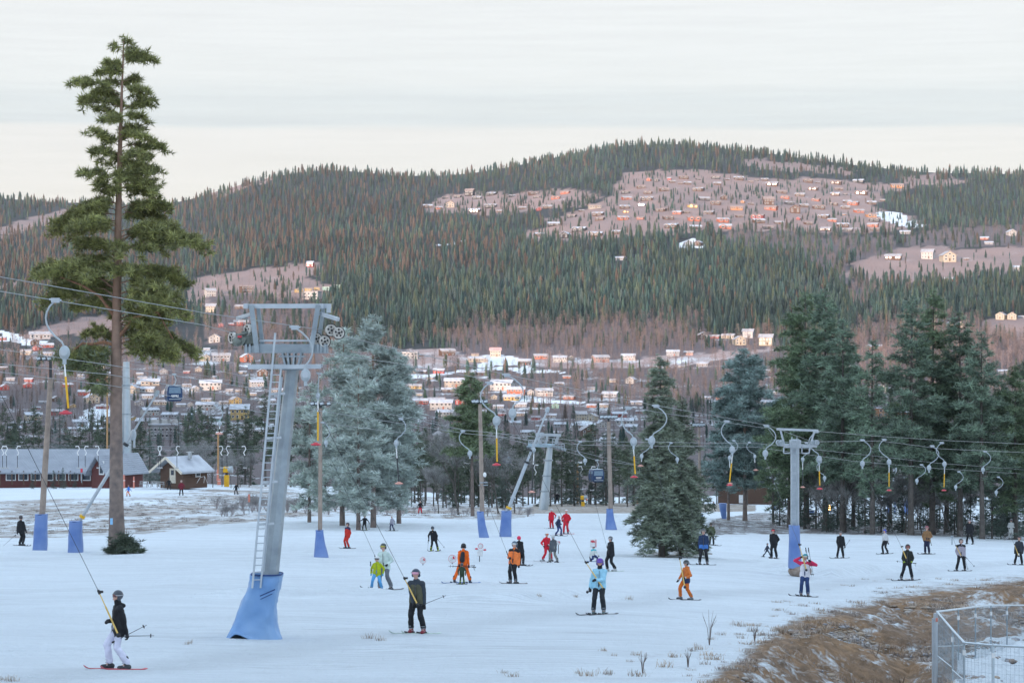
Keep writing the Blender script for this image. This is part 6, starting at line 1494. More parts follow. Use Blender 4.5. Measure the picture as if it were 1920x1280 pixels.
    for hp0, kn, an, ft in legs: cap(t, hp0, kn, .112*k, .082*k); cap(t, kn, an+Vector((0,0,.05*k)), .082*k, .080*k); 
    blob('trousers', t, cloth(pt), root, vx, .032*k)
    if legcuff:
        c_ = MB()
        for hp0, kn, an, ft in legs: c_ = MB(); cap(c_, kn.lerp(an, .25), an+Vector((0,0,.045*k)), .088*k, .088*k); blob('lower_leg', c_, cloth(legcuff), root, vx, .012*k)
    # jacket
    j = MB(); lo = hipc-up*.08*k
    for q in (-1, 1): cap(j, lo+l*q*.085*k, neck-up*.16*k+l*q*.075*k, .142*k, .128*k, 12)
    cap(j, SH[0], SH[1], .088*k, .088*k); cap(j, neck-up*.06*k, neck+up*.03*k, .085*k, .078*k); j.ell(neck-f*.07*k-up*.01*k, (.10*k, .08*k, .065*k))
    sleeve = MB() if (yoke and yoke[1] == 'sleeves') else j
    for sh0, el, wr, _ in arms: cap(sleeve, sh0, el, .080*k, .064*k); cap(sleeve, el, wr-(wr-el)*.06, .062*k, .050*k)
    blob('jacket', j, cloth(jk), root, vx, .036*k)
    if yoke and yoke[1] == 'sleeves': 
        for n_, (sh0, el, wr, _) in enumerate(arms): e_ = MB(); cap(e_, sh0, el, .088*k, .066*k); cap(e_, el, wr-(wr-el)*.06, .064*k, .052*k); blob('sleeve', e_, cloth(yoke[0]), root, vx, .02*k)
    if yoke and yoke[1] in ('yoke', 'sleeves'): y_ = MB(); cap(y_, SH[0], SH[1], .100*k, .100*k); cap(y_, neck-up*.07*k, neck+up*.02*k, .095*k, .085*k); blob('yoke', y_, cloth(yoke[0]), root, vx, .012*k)
    if lowerj:
        y_ = MB()
        for q in (-1, 1): cap(y_, lo+l*q*.085*k, lo+up*.10*k+l*q*.085*k, .152*k, .150*k)
        blob('hem_panel', y_, cloth(lowerj), root, vx, .01*k)
    if near and not pack: MB().beam(lo+f*.150*k, neck-up*.05*k+f*.115*k, .012*k, .012*k).build('zip', mat('zip', (.12,.12,.13)), root)
    if pack:
        p_ = MB(); cap(p_, hipc+up*.12*k-f*.19*k, neck-up*.12*k-f*.17*k, .115*k, .10*k); blob('backpack', p_, cloth(pack), root, vx, .01*k)
        for sg in (-1, 1): MB().tube([shc+l*sg*.12*k-f*.10*k+up*.08*k, shc+l*sg*.12*k+up*.10*k, shc+l*sg*.12*k+f*.11*k, hipc+up*.15*k+l*sg*.1*k+f*.15*k], .018*k, 6).build('backpack_strap', cloth(pack), root, True)
    # gloves
    for sh0, el, wr, out_ in arms:
        g_ = MB(); d = (wr-el).normalized(); upv = d.cross(out_).normalized(); upv = upv if upv.dot(f) > 0 else -upv
        hand(g_, wr, d, upv, d.cross(upv), k*1.12); blob('glove', g_, cloth(glove), root, .0065*k if Y < 75 else .010 if near else .016, smooth=1)
        if cuffs: MB().tube([wr-d*.05*k, wr+d*.01*k], .055*k, 10).build('cuff', cloth(cuffs), root, True)
    # boots
    for hp0, kn, an, ft in legs:
        bt = MB(); cap(bt, an+Vector((0,0,.13*k))+f*.015*k, ft+Vector((0,0,.055*k)), .070*k, .062*k); cap(bt, ft-f*.06*k+Vector((0,0,.035*k)), ft+f*.17*k+Vector((0,0,.030*k)), .055*k, .048*k); bt.box(ft+f*.055*k+Vector((0,0,.005*k)), (.09*k, .09*k, .03*k))
        bo = blob('boot', bt, cloth(boots), root, vx*.8, smooth=1)
        if near:
            for z_ in (.06, .12, .18): MB().tube([ft+f*(.075-.05*z_)*k+l*q*.062*k+Vector((0,0,z_*k)) if abs(q) == 1 else ft+f*.105*k+Vector((0,0,z_*k)) for q in (-1, 0, 1)], .008*k, 5).build('buckle', GALVL, bo)
    # helmet, goggles
    h_ = MB(); h_.ell(head+Vector((0,0,.035*k))-f*.012*k, (.122*k*hs, .128*k*hs, .118*k*hs), nu=16, nv=12)
    for sg in (-1, 1): h_.ell(head+l*sg*.085*k*hs-Vector((0,0,.03*k))-f*.02*k, (.045*k, .045*k, .06*k))
    # open the face by keeping the shell behind it
    hm = blob('helmet' if helm[1] == 'helmet' else 'hat', h_, mat('helmet_%d_%d_%d' % tuple(int(q*255) for q in helm[0]), helm[0], rough=.35, noise_amt=.06), root, vx*.8, smooth=1)
    me = hm.data; bm = bmesh.new(); bm.from_mesh(me)
    kill = [v for v in bm.verts if ((v.co-head).dot(f) > .035*k*hs and v.co.z < head.z+.055*k*hs)]
    bmesh.ops.delete(bm, geom=kill, context='VERTS'); bm.to_mesh(me); bm.free()
    mo = hm.modifiers.new('s', 'SOLIDIFY'); mo.thickness = .012*k
    if gog:
        gm = MB(); n = 9; v = []; fcs = []
        for q in range(n):
            an_ = R(-62+124*q/(n-1)); dirv = f*math.cos(an_)+l*math.sin(an_)
            for zz in (.055, -.018):
                zc = zz*(1-.25*abs(math.sin(an_))); v.append(head+dirv*.115*k*hs+Vector((0,0,(zc+.015)*k)))
        for q in range(n-1): fcs.append((q*2, q*2+1, q*2+3, q*2+2))
        go = MB().add(v, fcs).build('goggles', mat('goggle_%d_%d_%d' % tuple(int(q*255) for q in gog), gog, rough=.12, spec=.9, noise_amt=.2), root, True); m2 = go.modifiers.new('s', 'SOLIDIFY'); m2.thickness = .02*k
        MB().tube([head+(f*math.cos(t_)+l*math.sin(t_))*.135*k*hs+Vector((0,0,.04*k)) for t_ in [R(60+240*q/12) for q in range(13)]], .012*k, 5, cap=False).build('goggle_strap', mat('strap_grey', (.35,.36,.38)), hm)
    if hair: x_ = MB(); cap(x_, head-f*.08*k-Vector((0,0,.05*k)), head-f*.13*k-Vector((0,0,.30*k)), .04*k, .022*k); blob('hair', x_, mat('blond_hair', (.35,.24,.12)), root, vx*.8, .01)
    if scarf: x_ = MB(); cap(x_, neck, head-Vector((0,0,.07*k))+f*.01*k, .085*k, .078*k); blob('neck_warmer', x_, cloth(scarf), root, vx*.8, .01)
    # skis / board
    if skis is None: skis = 1
    if not board and abs(skidir[1]) < .8: skidir = (skidir[0], -.85)
    if board:
        u = Vector((skidir[0], skidir[1], 0)).normalized(); c = (FT[0]+FT[1])/2+o; ski(gz(c+u*.60*k), gz(c-u*.60*k), .26*k, SK[skic], 'snowboard under '+who, name='snowboard')
    elif skis:
        u = Vector((skidir[0], skidir[1], 0)).normalized()
        for i, (hp0, kn, an, ft) in enumerate(legs):
            c = ft+o; nm = ('left', 'right')[i]
            ski(gz(c+u*.78*k*skis), gz(c-u*.60*k*skis), .085*k, SK[skic], '%s ski in the picture under %s' % (nm, who))
    for i, (p0, p1) in enumerate(poles):
        A = P(p0[0], p0[1], Y-.15)+Vector((0,0,dzz)); B_ = P(p1[0], p1[1], Y-.15+(p1[2] if len(p1) > 2 else 0))+Vector((0,0,dzz))
        ski_pole(A, B_, '%s ski pole held by %s' % (('first', 'second')[i] if len(poles) > 1 else 'dark', who))
    return root
BLK = (.013,.014,.017); HEL = lambda c: (c, 'helmet'); GRY = (.05,.06,.075); NAVY = (.02,.03,.08); RED = (.55,.012,.03)
S = person
S('person in black jacket and white trousers riding the lift, nearest at the left', 'the rider in white trousers', 50, ((205,1249),(238,1249)), 1101, 222, 68, ((207,1157,-.18),(240,1184,-.12)), BLK, (.62,.62,.74), HEL(GRY), (.12,.03,.03), skic='red', skidir=(-1,-.95), skis=.9, poles=(((219,1187),(289,1186)),((214,1197),(275,1166))), scarf=BLK)
S('person in olive and dark jacket with pink goggles holding the yellow lift pole', 'the rider in the olive jacket', 62, ((771,1188),(794,1188)), 1067, 780, 14, ((776,1131,-.22),(796,1135,-.1)), (.085,.085,.055), BLK, HEL((.03,.045,.075)), (.65,.30,.40), boots=(.20,.03,.04), yoke=((.035,.045,.06), 'sleeves'), skic='pale', skidir=(-1,-.42), poles=(((776,1141),(836,1117)),))
S('adult in pale mint jacket and grey trousers behind the child in lime', 'the adult in mint jacket', 83, ((712,1109),(733,1109)), 1021, 719, 20, ((707,1060,-.25),(727,1060,-.2)), (.50,.60,.56), (.13,.14,.16), HEL((.04,.06,.06)), (.35,.30,.03), skidir=(-1,-.25))
S('small child in lime jacket and light blue trousers led by an adult', 'the child in lime', 81.5, ((697,1110),(716,1110)), 1046, 707, 12, ((696,1078,0),(718,1078,0)), (.36,.42,.01), (.10,.33,.62), HEL((.60,.62,.62)), (.05,.06,.07), child=True, glove=(.1,.35,.5), skidir=(-1,-.3), poles=(((695,1058),(697,1076)),))
S('instructor in bright orange suit with black backpack seen from behind, legs wide', 'the instructor in orange', 91, ((852,1086),(881,1086)), 1012, 869, 185, ((861,1052,-.25),(879,1053,-.1)), (.78,.13,.01), (.78,.13,.01), HEL(BLK), boots=(.04,.045,.05), pack=(.02,.022,.028), skic='blue', skidir=(-1,.12), poles=(((888,1054),(841,1055)),((890,1057),(846,1055))))
S('small child in dark green trousers and lime boots between the orange legs', 'the child between orange legs', 90.0, ((863,1086),(870,1086)), 1046, 866, 178, ((860,1066,-.1),(873,1066,-.1)), (.03,.05,.03), (.035,.055,.03), HEL((.06,.07,.08)), child=True, boots=(.30,.42,.03), skis=.8, skidir=(-.6,.9))
S('snowboarder in orange and black jacket with white goggles riding the lift', 'the snowboarder in orange and black', 90.5, ((957,1096),(967,1096)), 1016, 965, 20, ((956,1046,-.30),(973,1062,0)), (.80,.20,.05), BLK, HEL((.07,.11,.15)), (.60,.62,.64), yoke=(BLK, 'yoke'), board=True, skidir=(-1,-.12))
S('person in black with bright red helmet behind the orange snowboarder', 'the person in red helmet', 107, ((975,1055),(981,1056)), 1000, 973, 200, ((967,1030,0),(980,1030,.1)), BLK, BLK, HEL((.65,.02,.08)), skidir=(1,.1))
S('skier in black with lime boots and blond ponytail seen from behind', 'the skier with ponytail', 126, ((808,1030),(821,1031)), 983, 811, 185, ((804,1008,0),(819,1007,0)), BLK, BLK, HEL(GRY), boots=(.40,.50,.03), hair=True, skidir=(.2,1), poles=(((803,1010),(802,1030)),((820,1007),(834,1024))), near=False)
S('instructor in red suit with white helmet, nearest of the red instructors', 'the nearest red instructor', 113, ((1018,1046),(1034,1047)), 992, 1025, -30, ((1019,1017,-.2),(1028,1016,-.1)), RED, RED, HEL((.62,.64,.62)), (.7,.15,.05), skic='white', skidir=(-1,-.15), cuffs=(.6,.6,.6))
S('person in grey jacket and beige grey trousers facing a red instructor', 'the person in grey jacket', 111, ((1031,1052),(1045,1051)), 999, 1037, 150, ((1030,1030,-.1),(1042,1028,0)), (.085,.095,.11), (.22,.22,.20), HEL((.45,.47,.47)), skic='white', skidir=(-1,-.08))
S('red suited instructor seen from behind, farthest left of the upper trio', 'the far red instructor', 172, ((1032,989),(1037,989)), 951, 1034, 170, ((1029,973,0),(1041,967,-.2)), RED, RED, HEL((.5,.5,.5)), skic='white', skidir=(-1,-.1))
S('red suited instructor facing the camera on the right of the upper trio', 'the right upper instructor', 161, ((1057,998),(1065,998)), 952, 1062, 10, ((1054,973,0),(1066,974,-.1)), RED, RED, HEL((.6,.6,.6)), (.6,.3,.25), skic='red', skidir=(-1,-.3))
S('learner in long navy jacket between the two upper red instructors', 'the learner in navy', 157, ((1042,1001),(1052,1001)), 963, 1048, -60, ((1043,980,0),(1052,979,0)), (.02,.03,.07), (.03,.05,.16), HEL((.4,.43,.46)), skidir=(1,-.1))
S('kneeling child in white and turquoise jacket beside a white board sign', 'the kneeling child', 113, ((1107,1047),(1120,1047)), 1016, 1113, -20, ((1106,1038,0),(1122,1036,0)), (.60,.63,.60), (.02,.035,.12), HEL((.6,.6,.62)), (.05,.05,.06), yoke=((.05,.42,.5), 'yoke'), child=True, hipdrop=.42, board=True, skic='blue', skidir=(1,-.1))
S('person in light blue jacket and purple helmet riding the lift in the middle', 'the rider in light blue', 71, ((1113,1149),(1132,1149)), 1044, 1125, 8, ((1107,1100,-.05),(1117,1083,-.30)), (.30,.56,.70), (.022,.026,.032), HEL((.10,.03,.28)), (.12,.05,.35), boots=(.10,.13,.13), skidir=(-1,-.35), scarf=BLK, poles=(((1105,1100),(1101,1108,1.0)),))
S('skier in black walking behind the light blue rider, striped helmet', 'the skier in black behind light blue', 103, ((1139,1088),(1153,1088)), 1022, 1145, 60, ((1138,1060,-.1),(1150,1058,.1)), BLK, BLK, HEL((.10,.11,.12)), (.5,.5,.5), boots=(.4,.42,.42), skic='pale', skidir=(-1,-.15))
S('child in orange and tan jacket with navy waist riding the lift', 'the child in orange and tan', 80, ((1276,1128),(1296,1128)), 1054, 1287, 62, ((1271,1093,0),(1284,1086,-.2)), (.55,.15,.03), (.55,.13,.015), HEL((.03,.035,.035)), (.15,.15,.15), child=True, lowerj=(.02,.035,.09), skidir=(-1,-.12), glove=BLK, boots=(.12,.14,.15), cuffs=(.4,.4,.4))
S('person in navy jacket with blue hem riding the lift right of the spruces', 'the rider in navy', 112, ((1312,1068),(1326,1068)), 1000, 1319, 5, ((1310,1043,0),(1328,1042,0)), (.018,.035,.085), BLK, HEL((.05,.06,.07)), (.3,.25,.2), lowerj=(.05,.16,.45), skidir=(-1,-.4))
S('person in olive jacket standing uphill of the rider in navy', 'the person in olive', 150, ((1331,1026),(1338,1025)), 983, 1333, 190, ((1328,1005,0),(1340,1004,0)), (.07,.08,.04), BLK, HEL((.05,.04,.03)), skidir=(1,.1))
S('person in black with red goggles helping a child near the ladder tower', 'the adult in black by the tower', 133, ((1447,1051),(1456,1051)), 994, 1450, 20, ((1446,1025,0),(1455,1022,0)), BLK, BLK, HEL((.05,.02,.02)), (.7,.04,.05), skidir=(-.3,-1))
S('small child in dark suit leaning towards the adult by the ladder tower', 'the leaning child in dark suit', 136, ((1431,1039),(1445,1034)), 1010, 1439, -60, ((1432,1026,0),(1446,1025,0)), (.03,.04,.06), (.03,.04,.06), HEL((.08,.09,.10)), child=True, skis=.7, skidir=(-.6,-.8))
S('person in white, navy and red jacket with raised arms below the ladder tower', 'the rider with raised arms', 89, ((1502,1108),(1515,1107)), 1027, 1510, 10, ((1500,1034,-.1),(1520,1041,-.1)), (.62,.60,.64), (.025,.05,.14), HEL((.03,.25,.30)), (.55,.50,.45), yoke=((.60,.03,.10), 'sleeves'), skidir=(-1,-.35), poles=(((1516,1018),(1525,1069)),((1511,1018),(1522,1069))))
S('rider in black with ski poles right of the ladder tower', 'the rider in black right of the ladder tower', 141, ((1570,1050),(1581,1050)), 999, 1576, 5, ((1571,1026,-.1),(1584,1027,0)), BLK, BLK, HEL((.04,.04,.045)), (.3,.25,.22), skidir=(-1,-.4), poles=(((1583,1030),(1594,1015)),))
S('rider in white and black with blue helmet on the upper track', 'the rider in blue helmet', 146, ((1656,1044),(1664,1044)), 998, 1659, 50, ((1655,1022,0),(1666,1024,0)), (.50,.50,.50), BLK, HEL((.05,.08,.45)), skidir=(-1,-.2), lowerj=BLK)
S('rider in black jacket with yellow green trim in front of the trees', 'the rider in black and yellow', 106, ((1690,1078),(1710,1078)), 1010, 1702, 5, ((1694,1044,-.2),(1708,1044,-.1)), (.02,.024,.022), BLK, HEL((.03,.02,.02)), (.25,.06,.05), cuffs=(.30,.42,.05), skidir=(-1,-.3), poles=(((1716,1046),(1680,1042)),))
S('person in tan brown jacket standing before the right trees', 'the person in tan jacket', 146, ((1735,1038),(1742,1038)), 985, 1738, 20, ((1732,1012,0),(1741,1008,-.2)), (.24,.13,.06), (.015,.02,.05), HEL((.25,.04,.06)), (.35,.2,.18), skidir=(-1,-.2))
S('rider in mauve grey jacket with black shoulders near the right edge', 'the rider in mauve grey', 118, ((1794,1067),(1809,1067)), 1006, 1802, 5, ((1795,1037,-.1),(1809,1040,0)), (.34,.31,.36), BLK, HEL(BLK), (.5,.35,.3), yoke=(BLK, 'yoke'), skidir=(-1,-.3), poles=(((1811,1041),(1828,1059)),((1809,1042),(1815,1065))))
S('person in long black coat and trousers uphill at the right trees', 'the person in black coat', 160, ((1813,1023),(1824,1024)), 977, 1818, 15, ((1811,1003,0),(1824,1002,0)), BLK, BLK, HEL((.05,.03,.04)), (.45,.4,.4), skidir=(-.3,-1))
S('person in all white suit before the right trees', 'the person in white', 172, ((1892,1014),(1899,1014)), 975, 1896, 8, ((1891,992,-.2),(1899,992,-.2)), (.66,.67,.66), (.66,.67,.66), HEL((.5,.5,.5)), (.05,.05,.1), skidir=(-1,-.1))
S('rider in dark jacket cut close to the right picture edge', 'the rider at the right edge', 130, ((1903,1061),(1916,1061)), 1007, 1911, 10, ((1902,1036,-.1),(1918,1036,0)), (.03,.035,.045), BLK, HEL(BLK), (.4,.2,.15), skidir=(-1,-.3))
S('skier in black seen from behind beside the leftmost blue mat', 'the skier at the left edge', 133, ((37,1024),(43,1024)), 967, 39, 205, ((32,1003,0),(48,997,.1)), BLK, BLK, HEL((.06,.05,.05)), skidir=(1,-.05), poles=(((29,1004),(3,1027)),))
S('young snowboarder in red and navy suit left of the post', 'the young snowboarder in red', 128, ((648,1028),(654,1027)), 979, 652, 40, ((648,1003,0),(655,1005,0)), (.50,.03,.02), (.50,.03,.02), HEL((.05,.04,.05)), yoke=(NAVY, 'yoke'), board=True, skidir=(-1,-.1), child=True)
S('skier in black with outstretched arms and poles near the frosted bushes', 'the skier with outstretched arms', 165, ((680,993),(687,993)), 964, 684, 10, ((674,975,0),(692,978,0)), BLK, BLK, HEL(BLK), boots=(.2,.3,.1), child=True, skidir=(-.2,-1), poles=(((674,976),(668,992)),((692,978),(692,992))))
S('small skier with white helmet and navy trousers near the frosted bushes', 'the small skier in white helmet', 165, ((732,992),(739,992)), 964, 735, 40, ((731,978,0),(740,978,0)), (.3,.3,.36), (.02,.03,.09), HEL((.6,.6,.6)), child=True, skidir=(-1,-.1))
for lab, px, py, top, fc, jk, pt, hl in (('small child in blue jacket and orange trousers on the far left plateau',241,930,909,60,(.03,.18,.6),(.6,.15,.03),(.3,.1,.1)),
    ('person in black standing in front of the log hut',317,918,896,180,BLK,BLK,(.06,.06,.06)),('skier in dark red jacket right of the log hut',340,929,900,170,(.18,.02,.035),BLK,(.4,.3,.25)),
    ('skier in black below the yellow snow cannon',443,927,905,20,BLK,BLK,(.05,.05,.05)),('person in black jacket and red trousers on the frosted mound',788,930,905,10,BLK,(.6,.03,.05),(.4,.4,.4)),
    ('dark clothed person at the foot of the silver gondola tower',1045,944,922,180,BLK,BLK,(.3,.33,.3)),('distant person in olive jacket between the blue mats',1684,964,940,30,(.08,.08,.05),BLK,(.05,.05,.05)),
    ('distant person in dark clothes left of the narrow blue mat',1338,956,937,20,BLK,BLK,(.05,.05,.05)),('distant person in bright blue jacket left of the ladder tower',1452,962,950,70,(.02,.15,.6),BLK,(.05,.05,.05))):
    Yp = {1684: 258, 1338: 262, 1452: 265, 788: 214}.get(px, None) or Yat(px, py, 180, 420)
    S(lab, 'the '+lab, Yp, ((px-3,py),(px+3,py)), top, px, fc, ((px-5,(py+top)/2,0),(px+5,(py+top)/2,0)), jk, pt, HEL(hl), skis=0, near=False)

bpy.data.scenes.remove(TMP)
# ------------------------------------------------------------------ small things
WB = mat('white_board', (.62,.62,.62), rough=.5); RB = mat('red_patch', (.55,.05,.08), rough=.5)
def sign_round(px, py, w, Y, label, side_=1):
    g = GP(px, Y); r = thing('play_sign', label, 'sign', g); z = (640-py)/F*Y-g.z; z = max(z, w*.5*Y/F); s = w*Y/F/2
    MB().tube([(0, -.03, z), (0, .03, z)], s, 22).build('board', WB, r); MB().tube([(0, -.02, z), (0, .035, z)], s*1.08, 22).build('rim', RB, r)
    MB().ell((s*.35*side_, -.035, z+s*.35), (s*.26, .012, s*.36)).ell((s*.5*side_, -.035, z+s*.05), (s*.3, .012, s*.12)).build('red_patch', RB, r, True)
    MB().ell((-s*.3*side_, -.035, z+s*.2), (s*.07, .012, s*.07)).ell((-s*.35*side_, -.035, z-s*.35), (s*.07, .012, s*.07)).ell((s*.1*side_, -.035, z-s*.1), (s*.09, .012, s*.05)).build('dots', DARKM, r)
    MB().tube([(0, .02, -.1), (0, .02, z)], .02, 6).build('stake', DARKM, r)
sign_round(793, 1050, 11, 106, 'round white and red play sign alone left of the orange instructor')
sign_round(848, 1047, 14, 108, 'round white and red play sign behind the orange instructor')
def figure_sign():
    Y = 112; g = GP(899, Y); r = thing('play_sign', 'white stick figure play sign with red hands on a stake', 'sign', g); s = Y/F; z0 = g.z
    q = lambda px, py: ((px-899)*s, 0, (640-py)*s-z0+(g.z-(640-1047)*s if False else 0))
    dz = -((640-1047)*s-z0)
    Q = lambda px, py, dy=0: Vector(((px-899)*s, dy, (640-py)*s-z0+dz))
    MB().tube([Q(899,1049), Q(899,1036)], .02, 6).build('stake', DARKM, r)
    MB().box(Q(900,1032), (10*s, .05, 10*s)).build('body_board', WB, r, bevel=.02)
    MB().tube([Q(893,1023), Q(900,1026), Q(908,1024)], .045, 6).build('arm_board', WB, r, True)
    for a, b in ((893.5,1023), (909,1025)): MB().ell(Q(a, b, -.02), (.08, .04, .045)).build('red_hand', RB, r, True)
    MB().tube([Q(901,1018,-.03), Q(901,1018,.03)], .11, 16).build('head_board', WB, r); MB().tube([Q(901,1018,-.01), Q(901,1018,.035)], .13, 16).build('red_rim', RB, r)
figure_sign()
def board_sign(px, py0, py1, w, Y, label):
    g = GP(px, Y); r = thing('play_sign', label, 'sign', g); s = Y/F; h = (py1-py0)*s; z = .55
    MB().box((0, 0, z+h/2), (w*s, .05, h)).build('board', WB, r, bevel=.02); MB().box((w*s*.5, .0, z+h/2), (.04, .07, h*.96)).build('rim', RB, r)
    MB().ell((-.02, -.03, z+h*.75), (.10, .012, .06)).ell((.08, -.03, z+h*.68), (.03, .012, .03)).build('red_patch', RB, r); MB().box((0, .03, z/2), (.05, .05, z)).build('stake', DARKM, r)
board_sign(1112, 1001, 1016, 11, 117, 'upright white board sign with rounded corners behind the kneeling child')
sign_round(1047, 1017, 7, 124, 'small red and white play sign right of the person in grey')
# blue notice on the pine trunk
n_ = MB().box((0,0,0), (5*118/F, .03, 12*118/F)).build('notice', mat('notice_blue', (.25,.48,.72))); n_.location = P(209, 977, 117.3); tag(n_, 'small light blue notice fixed to the left side of the tall pine trunk', 'notice')
# marker poles, salmon guards, benches by the hut
def marker(px, pyt, pyb, Y, label, col, w=.06):
    g = P(px, pyb, Y); r = thing('marker_pole', label, 'marker pole', g); h = (pyb-pyt)*Y/F
    MB().tube([(0,0,-.2),(0,0,h*.7)], w*.6, 6).build('stake', GALV, r); MB().tube([(0,0,h*.7),(0,0,h)], w*1.6, 8).build('marker_head', col, r)
SAL = mat('salmon_plastic', (.62,.22,.16), rough=.6)
marker(467, 926, 975, 215, 'thin marker pole with salmon head among frosted bushes', SAL)
marker(1100, 934, 948, 290, 'short salmon stake on the snow berm', SAL); marker(1195, 938, 958, 280, 'orange stake at the end of the snow berm', SAL)
marker(153, 878, 902, 335, 'red marker stake before the lodge', REDP, .1); marker(1785, 1004, 1015, 150, 'tiny stake by the right trees', GALV)
for i, (px, pt, pb, w, lab) in enumerate(((232,890,912,5,'pink mat guard right of the pine trunk'),(251,893,912,3,'narrow red guard left of the log hut'),(411,897,906,6,'red guard at the foot of the brown lamp post'),(408,880,898,3.5,'salmon guard leaning on the lamp post'))):
    s = 330/F; r = thing('pole_guard', lab, 'pole guard', P(px, pb, 328)); MB().tube([(0,0,-.2),(0,0,(pb-pt)*s*.9),(0,0,(pb-pt)*s)], [w*s*.55, w*s*.45, w*s*.3], 10).build('padding', SAL, r, True); MB().tube([(0,0,(pb-pt)*s*.5),(0,0,(pb-pt)*s*.56)], w*s*.56, 10).build('strap', FRAME, r)
def bench(px, py, w, Y, label):
    r = thing('picnic_table', label, 'table', P(px, py, Y)); s = w*Y/F; gw = mat('grey_plank', (.30,.29,.28), noise_amt=.2)
    MB().box((0,0,.74), (s, .75, .06)).build('table_top', gw, r)
    for y in (-.7, .7): MB().box((0,y,.45), (s, .28, .05)).build('bench_seat', gw, r)
    for x in (-s*.4, s*.4): MB().beam((x,-.75,0), (x,-.2,.72), .08).beam((x,.75,0), (x,.2,.72), .08).beam((x,-.8,.42), (x,.8,.42), .06).build('leg_frame', gw, r)
bench(270, 912, 16, 330, 'grey picnic table left of the log hut'); bench(290, 912, 14, 331, 'grey picnic table directly below the log hut'); bench(302, 913, 12, 329, 'right grey picnic table by the log hut door')
r = thing('rail_frame', 'small white metal rail frame right of the log hut', 'rail frame', P(377, 905, 328)); MB().tube([(-.6,0,0),(-.1,0,.8),(.5,0,.95),(.9,0,0)], .022, 6).tube([(.4,0,0),(.5,0,.95)], .022, 6).build('frame', FRAME, r)
# far T of the lattice mast in the gap of the grove
def lattice(px, pyt, pyb, w, Y, label):
    g = P(px, pyb, Y); r = thing('lattice_mast', label, 'mast', g); s = Y/F; h = (pyb-pyt)*s; a = w*s/2; m = MB(); n = 14
    for x in (-a, a):
        for y in (-a, a): m.beam((x, y, 0), (x*.7, y*.7, h), .10)
    for k in range(n):
        z0, z1 = h*k/n, h*(k+1)/n; m.beam((-a, -a, z0), (a, -a, z1), .06); m.beam((-a, -a, z1), (a, -a, z1), .06)
    m.build('lattice', GALVL, r); MB().box((0,0,h), (w*s*1.4, .3, .25)).build('head', GALV, r)
lattice(1678, 838, 965, 6, 250, 'pale lattice mast standing in the gap of the right grove')
lattice(1702, 895, 940, 12, 300, 'low pale frame mast right of the gap mast')
r = thing('far_lodge', 'dark wooden lodge with snowy roof glimpsed behind the pale pine', 'lodge', P(1393, 958, 340)); r.rotation_euler = (0,0,-.5)
MB().box((0,3,1.6), (8,6,4.2)).prism([(-4,0),(4,0),(0,2.2)], -6, origin=(0,0,3.7)).build('wall', wallmat('brown'), r)
m3 = MB()
for sg in (-1, 1): m3.prism([(sg*4.8, -.44), (0, 2.25), (0, 2.5), (sg*4.8, -.18)], -7.4, origin=(0, -.9, 3.75))
m3.build('roof', roofmat('snowy'), r); MB().box((0,-.05,1.8), (1.2,.1,1.2)).build('window', FRAME, r)
lam = thing('lamp', 'small lit orange lamp between the trunks right of the ladder tower', 'lamp', P(1553, 951, 245)); MB().tube([(0,0,-3.2),(0,0,-.1)], .05, 6).build('post', DARKM, lam); MB().ell((0,0,0), (.3,.3,.34)).build('bulb', mat('lit_lamp', (1,.6,.25), emis=((1,.5,.15), 6)), lam, True)

# ---- construction fence, lower right
FG_ = mat('fence_steel', (.52,.60,.65), rough=.45, metal=.45)
def fence_panel(a, b, label, posts=True, k=0):
    """a, b: (px, py top, py bottom, Y)"""
    A0, A1 = P(a[0], a[1], a[3]), P(a[0], a[2], a[3]); B0, B1 = P(b[0], b[1], b[3]), P(b[0], b[2], b[3]); r = thing('mesh_fence', label, 'mesh fence', A1, 0, 'temporary mesh fences'); o = A1.copy()
    A0 -= o; A1 = Vector((0,0,0)); B0 -= o; B1 -= o; m = MB()
    m.tube([A0, B0], .026, 6).tube([A1+Vector((0,0,.12)), B1+Vector((0,0,.12))], .021, 6).tube([A0, A1], .021, 6).tube([B0, B1], .021, 6)
    m.tube([A0.lerp(A1,.5), B0.lerp(B1,.5)], .014, 6)
    m.build('frame', FG_, r); w = MB(); n = max(4, int((A0-B0).length/.12))
    for i in range(1, n): t = i/n; w.beam(A0.lerp(B0, t), (A1+Vector((0,0,.12))).lerp(B1+Vector((0,0,.12)), t), .0035)
    for i in range(1, 9): t = i/9; w.beam(A0.lerp(A1, t), B0.lerp(B1, t), .0035)
    w.build('wire_mesh', mat('wire', (.30,.36,.40), rough=.5, metal=.4), r)
    MB().box(A0.lerp(A1, .12), (.06,.06,.10)).build('clamp', FRAME, r)
FP = [((1757,1146,1276,57),(1797,1141,1278,60),'far mesh fence section at the left bend'),((1797,1141,1278,60),(1829,1137,1272,63),'second far mesh fence section'),((1829,1137,1272,63),(1858,1134,1262,66),'third far mesh fence section'),((1858,1134,1262,66),(1888,1134,1252,69),'fourth far mesh fence section'),((1888,1134,1252,69),(1945,1134,1250,74),'far mesh fence section cut by the picture edge'),
      ((1757,1146,1310,57),(1786,1180,1322,52),'near mesh fence section on the left bend'),((1786,1180,1330,52),(1808,1204,1345,48),'near mesh fence section sloping to the right'),((1808,1204,1360,48),(1861,1209,1368,47),'near mesh fence section before the snow patch'),((1863,1209,1368,46.8),(1960,1214,1375,45.5),'near mesh fence section cut by the picture edge')]
for a, b, l in FP: fence_panel(a, b, 'galvanised mesh '+l)
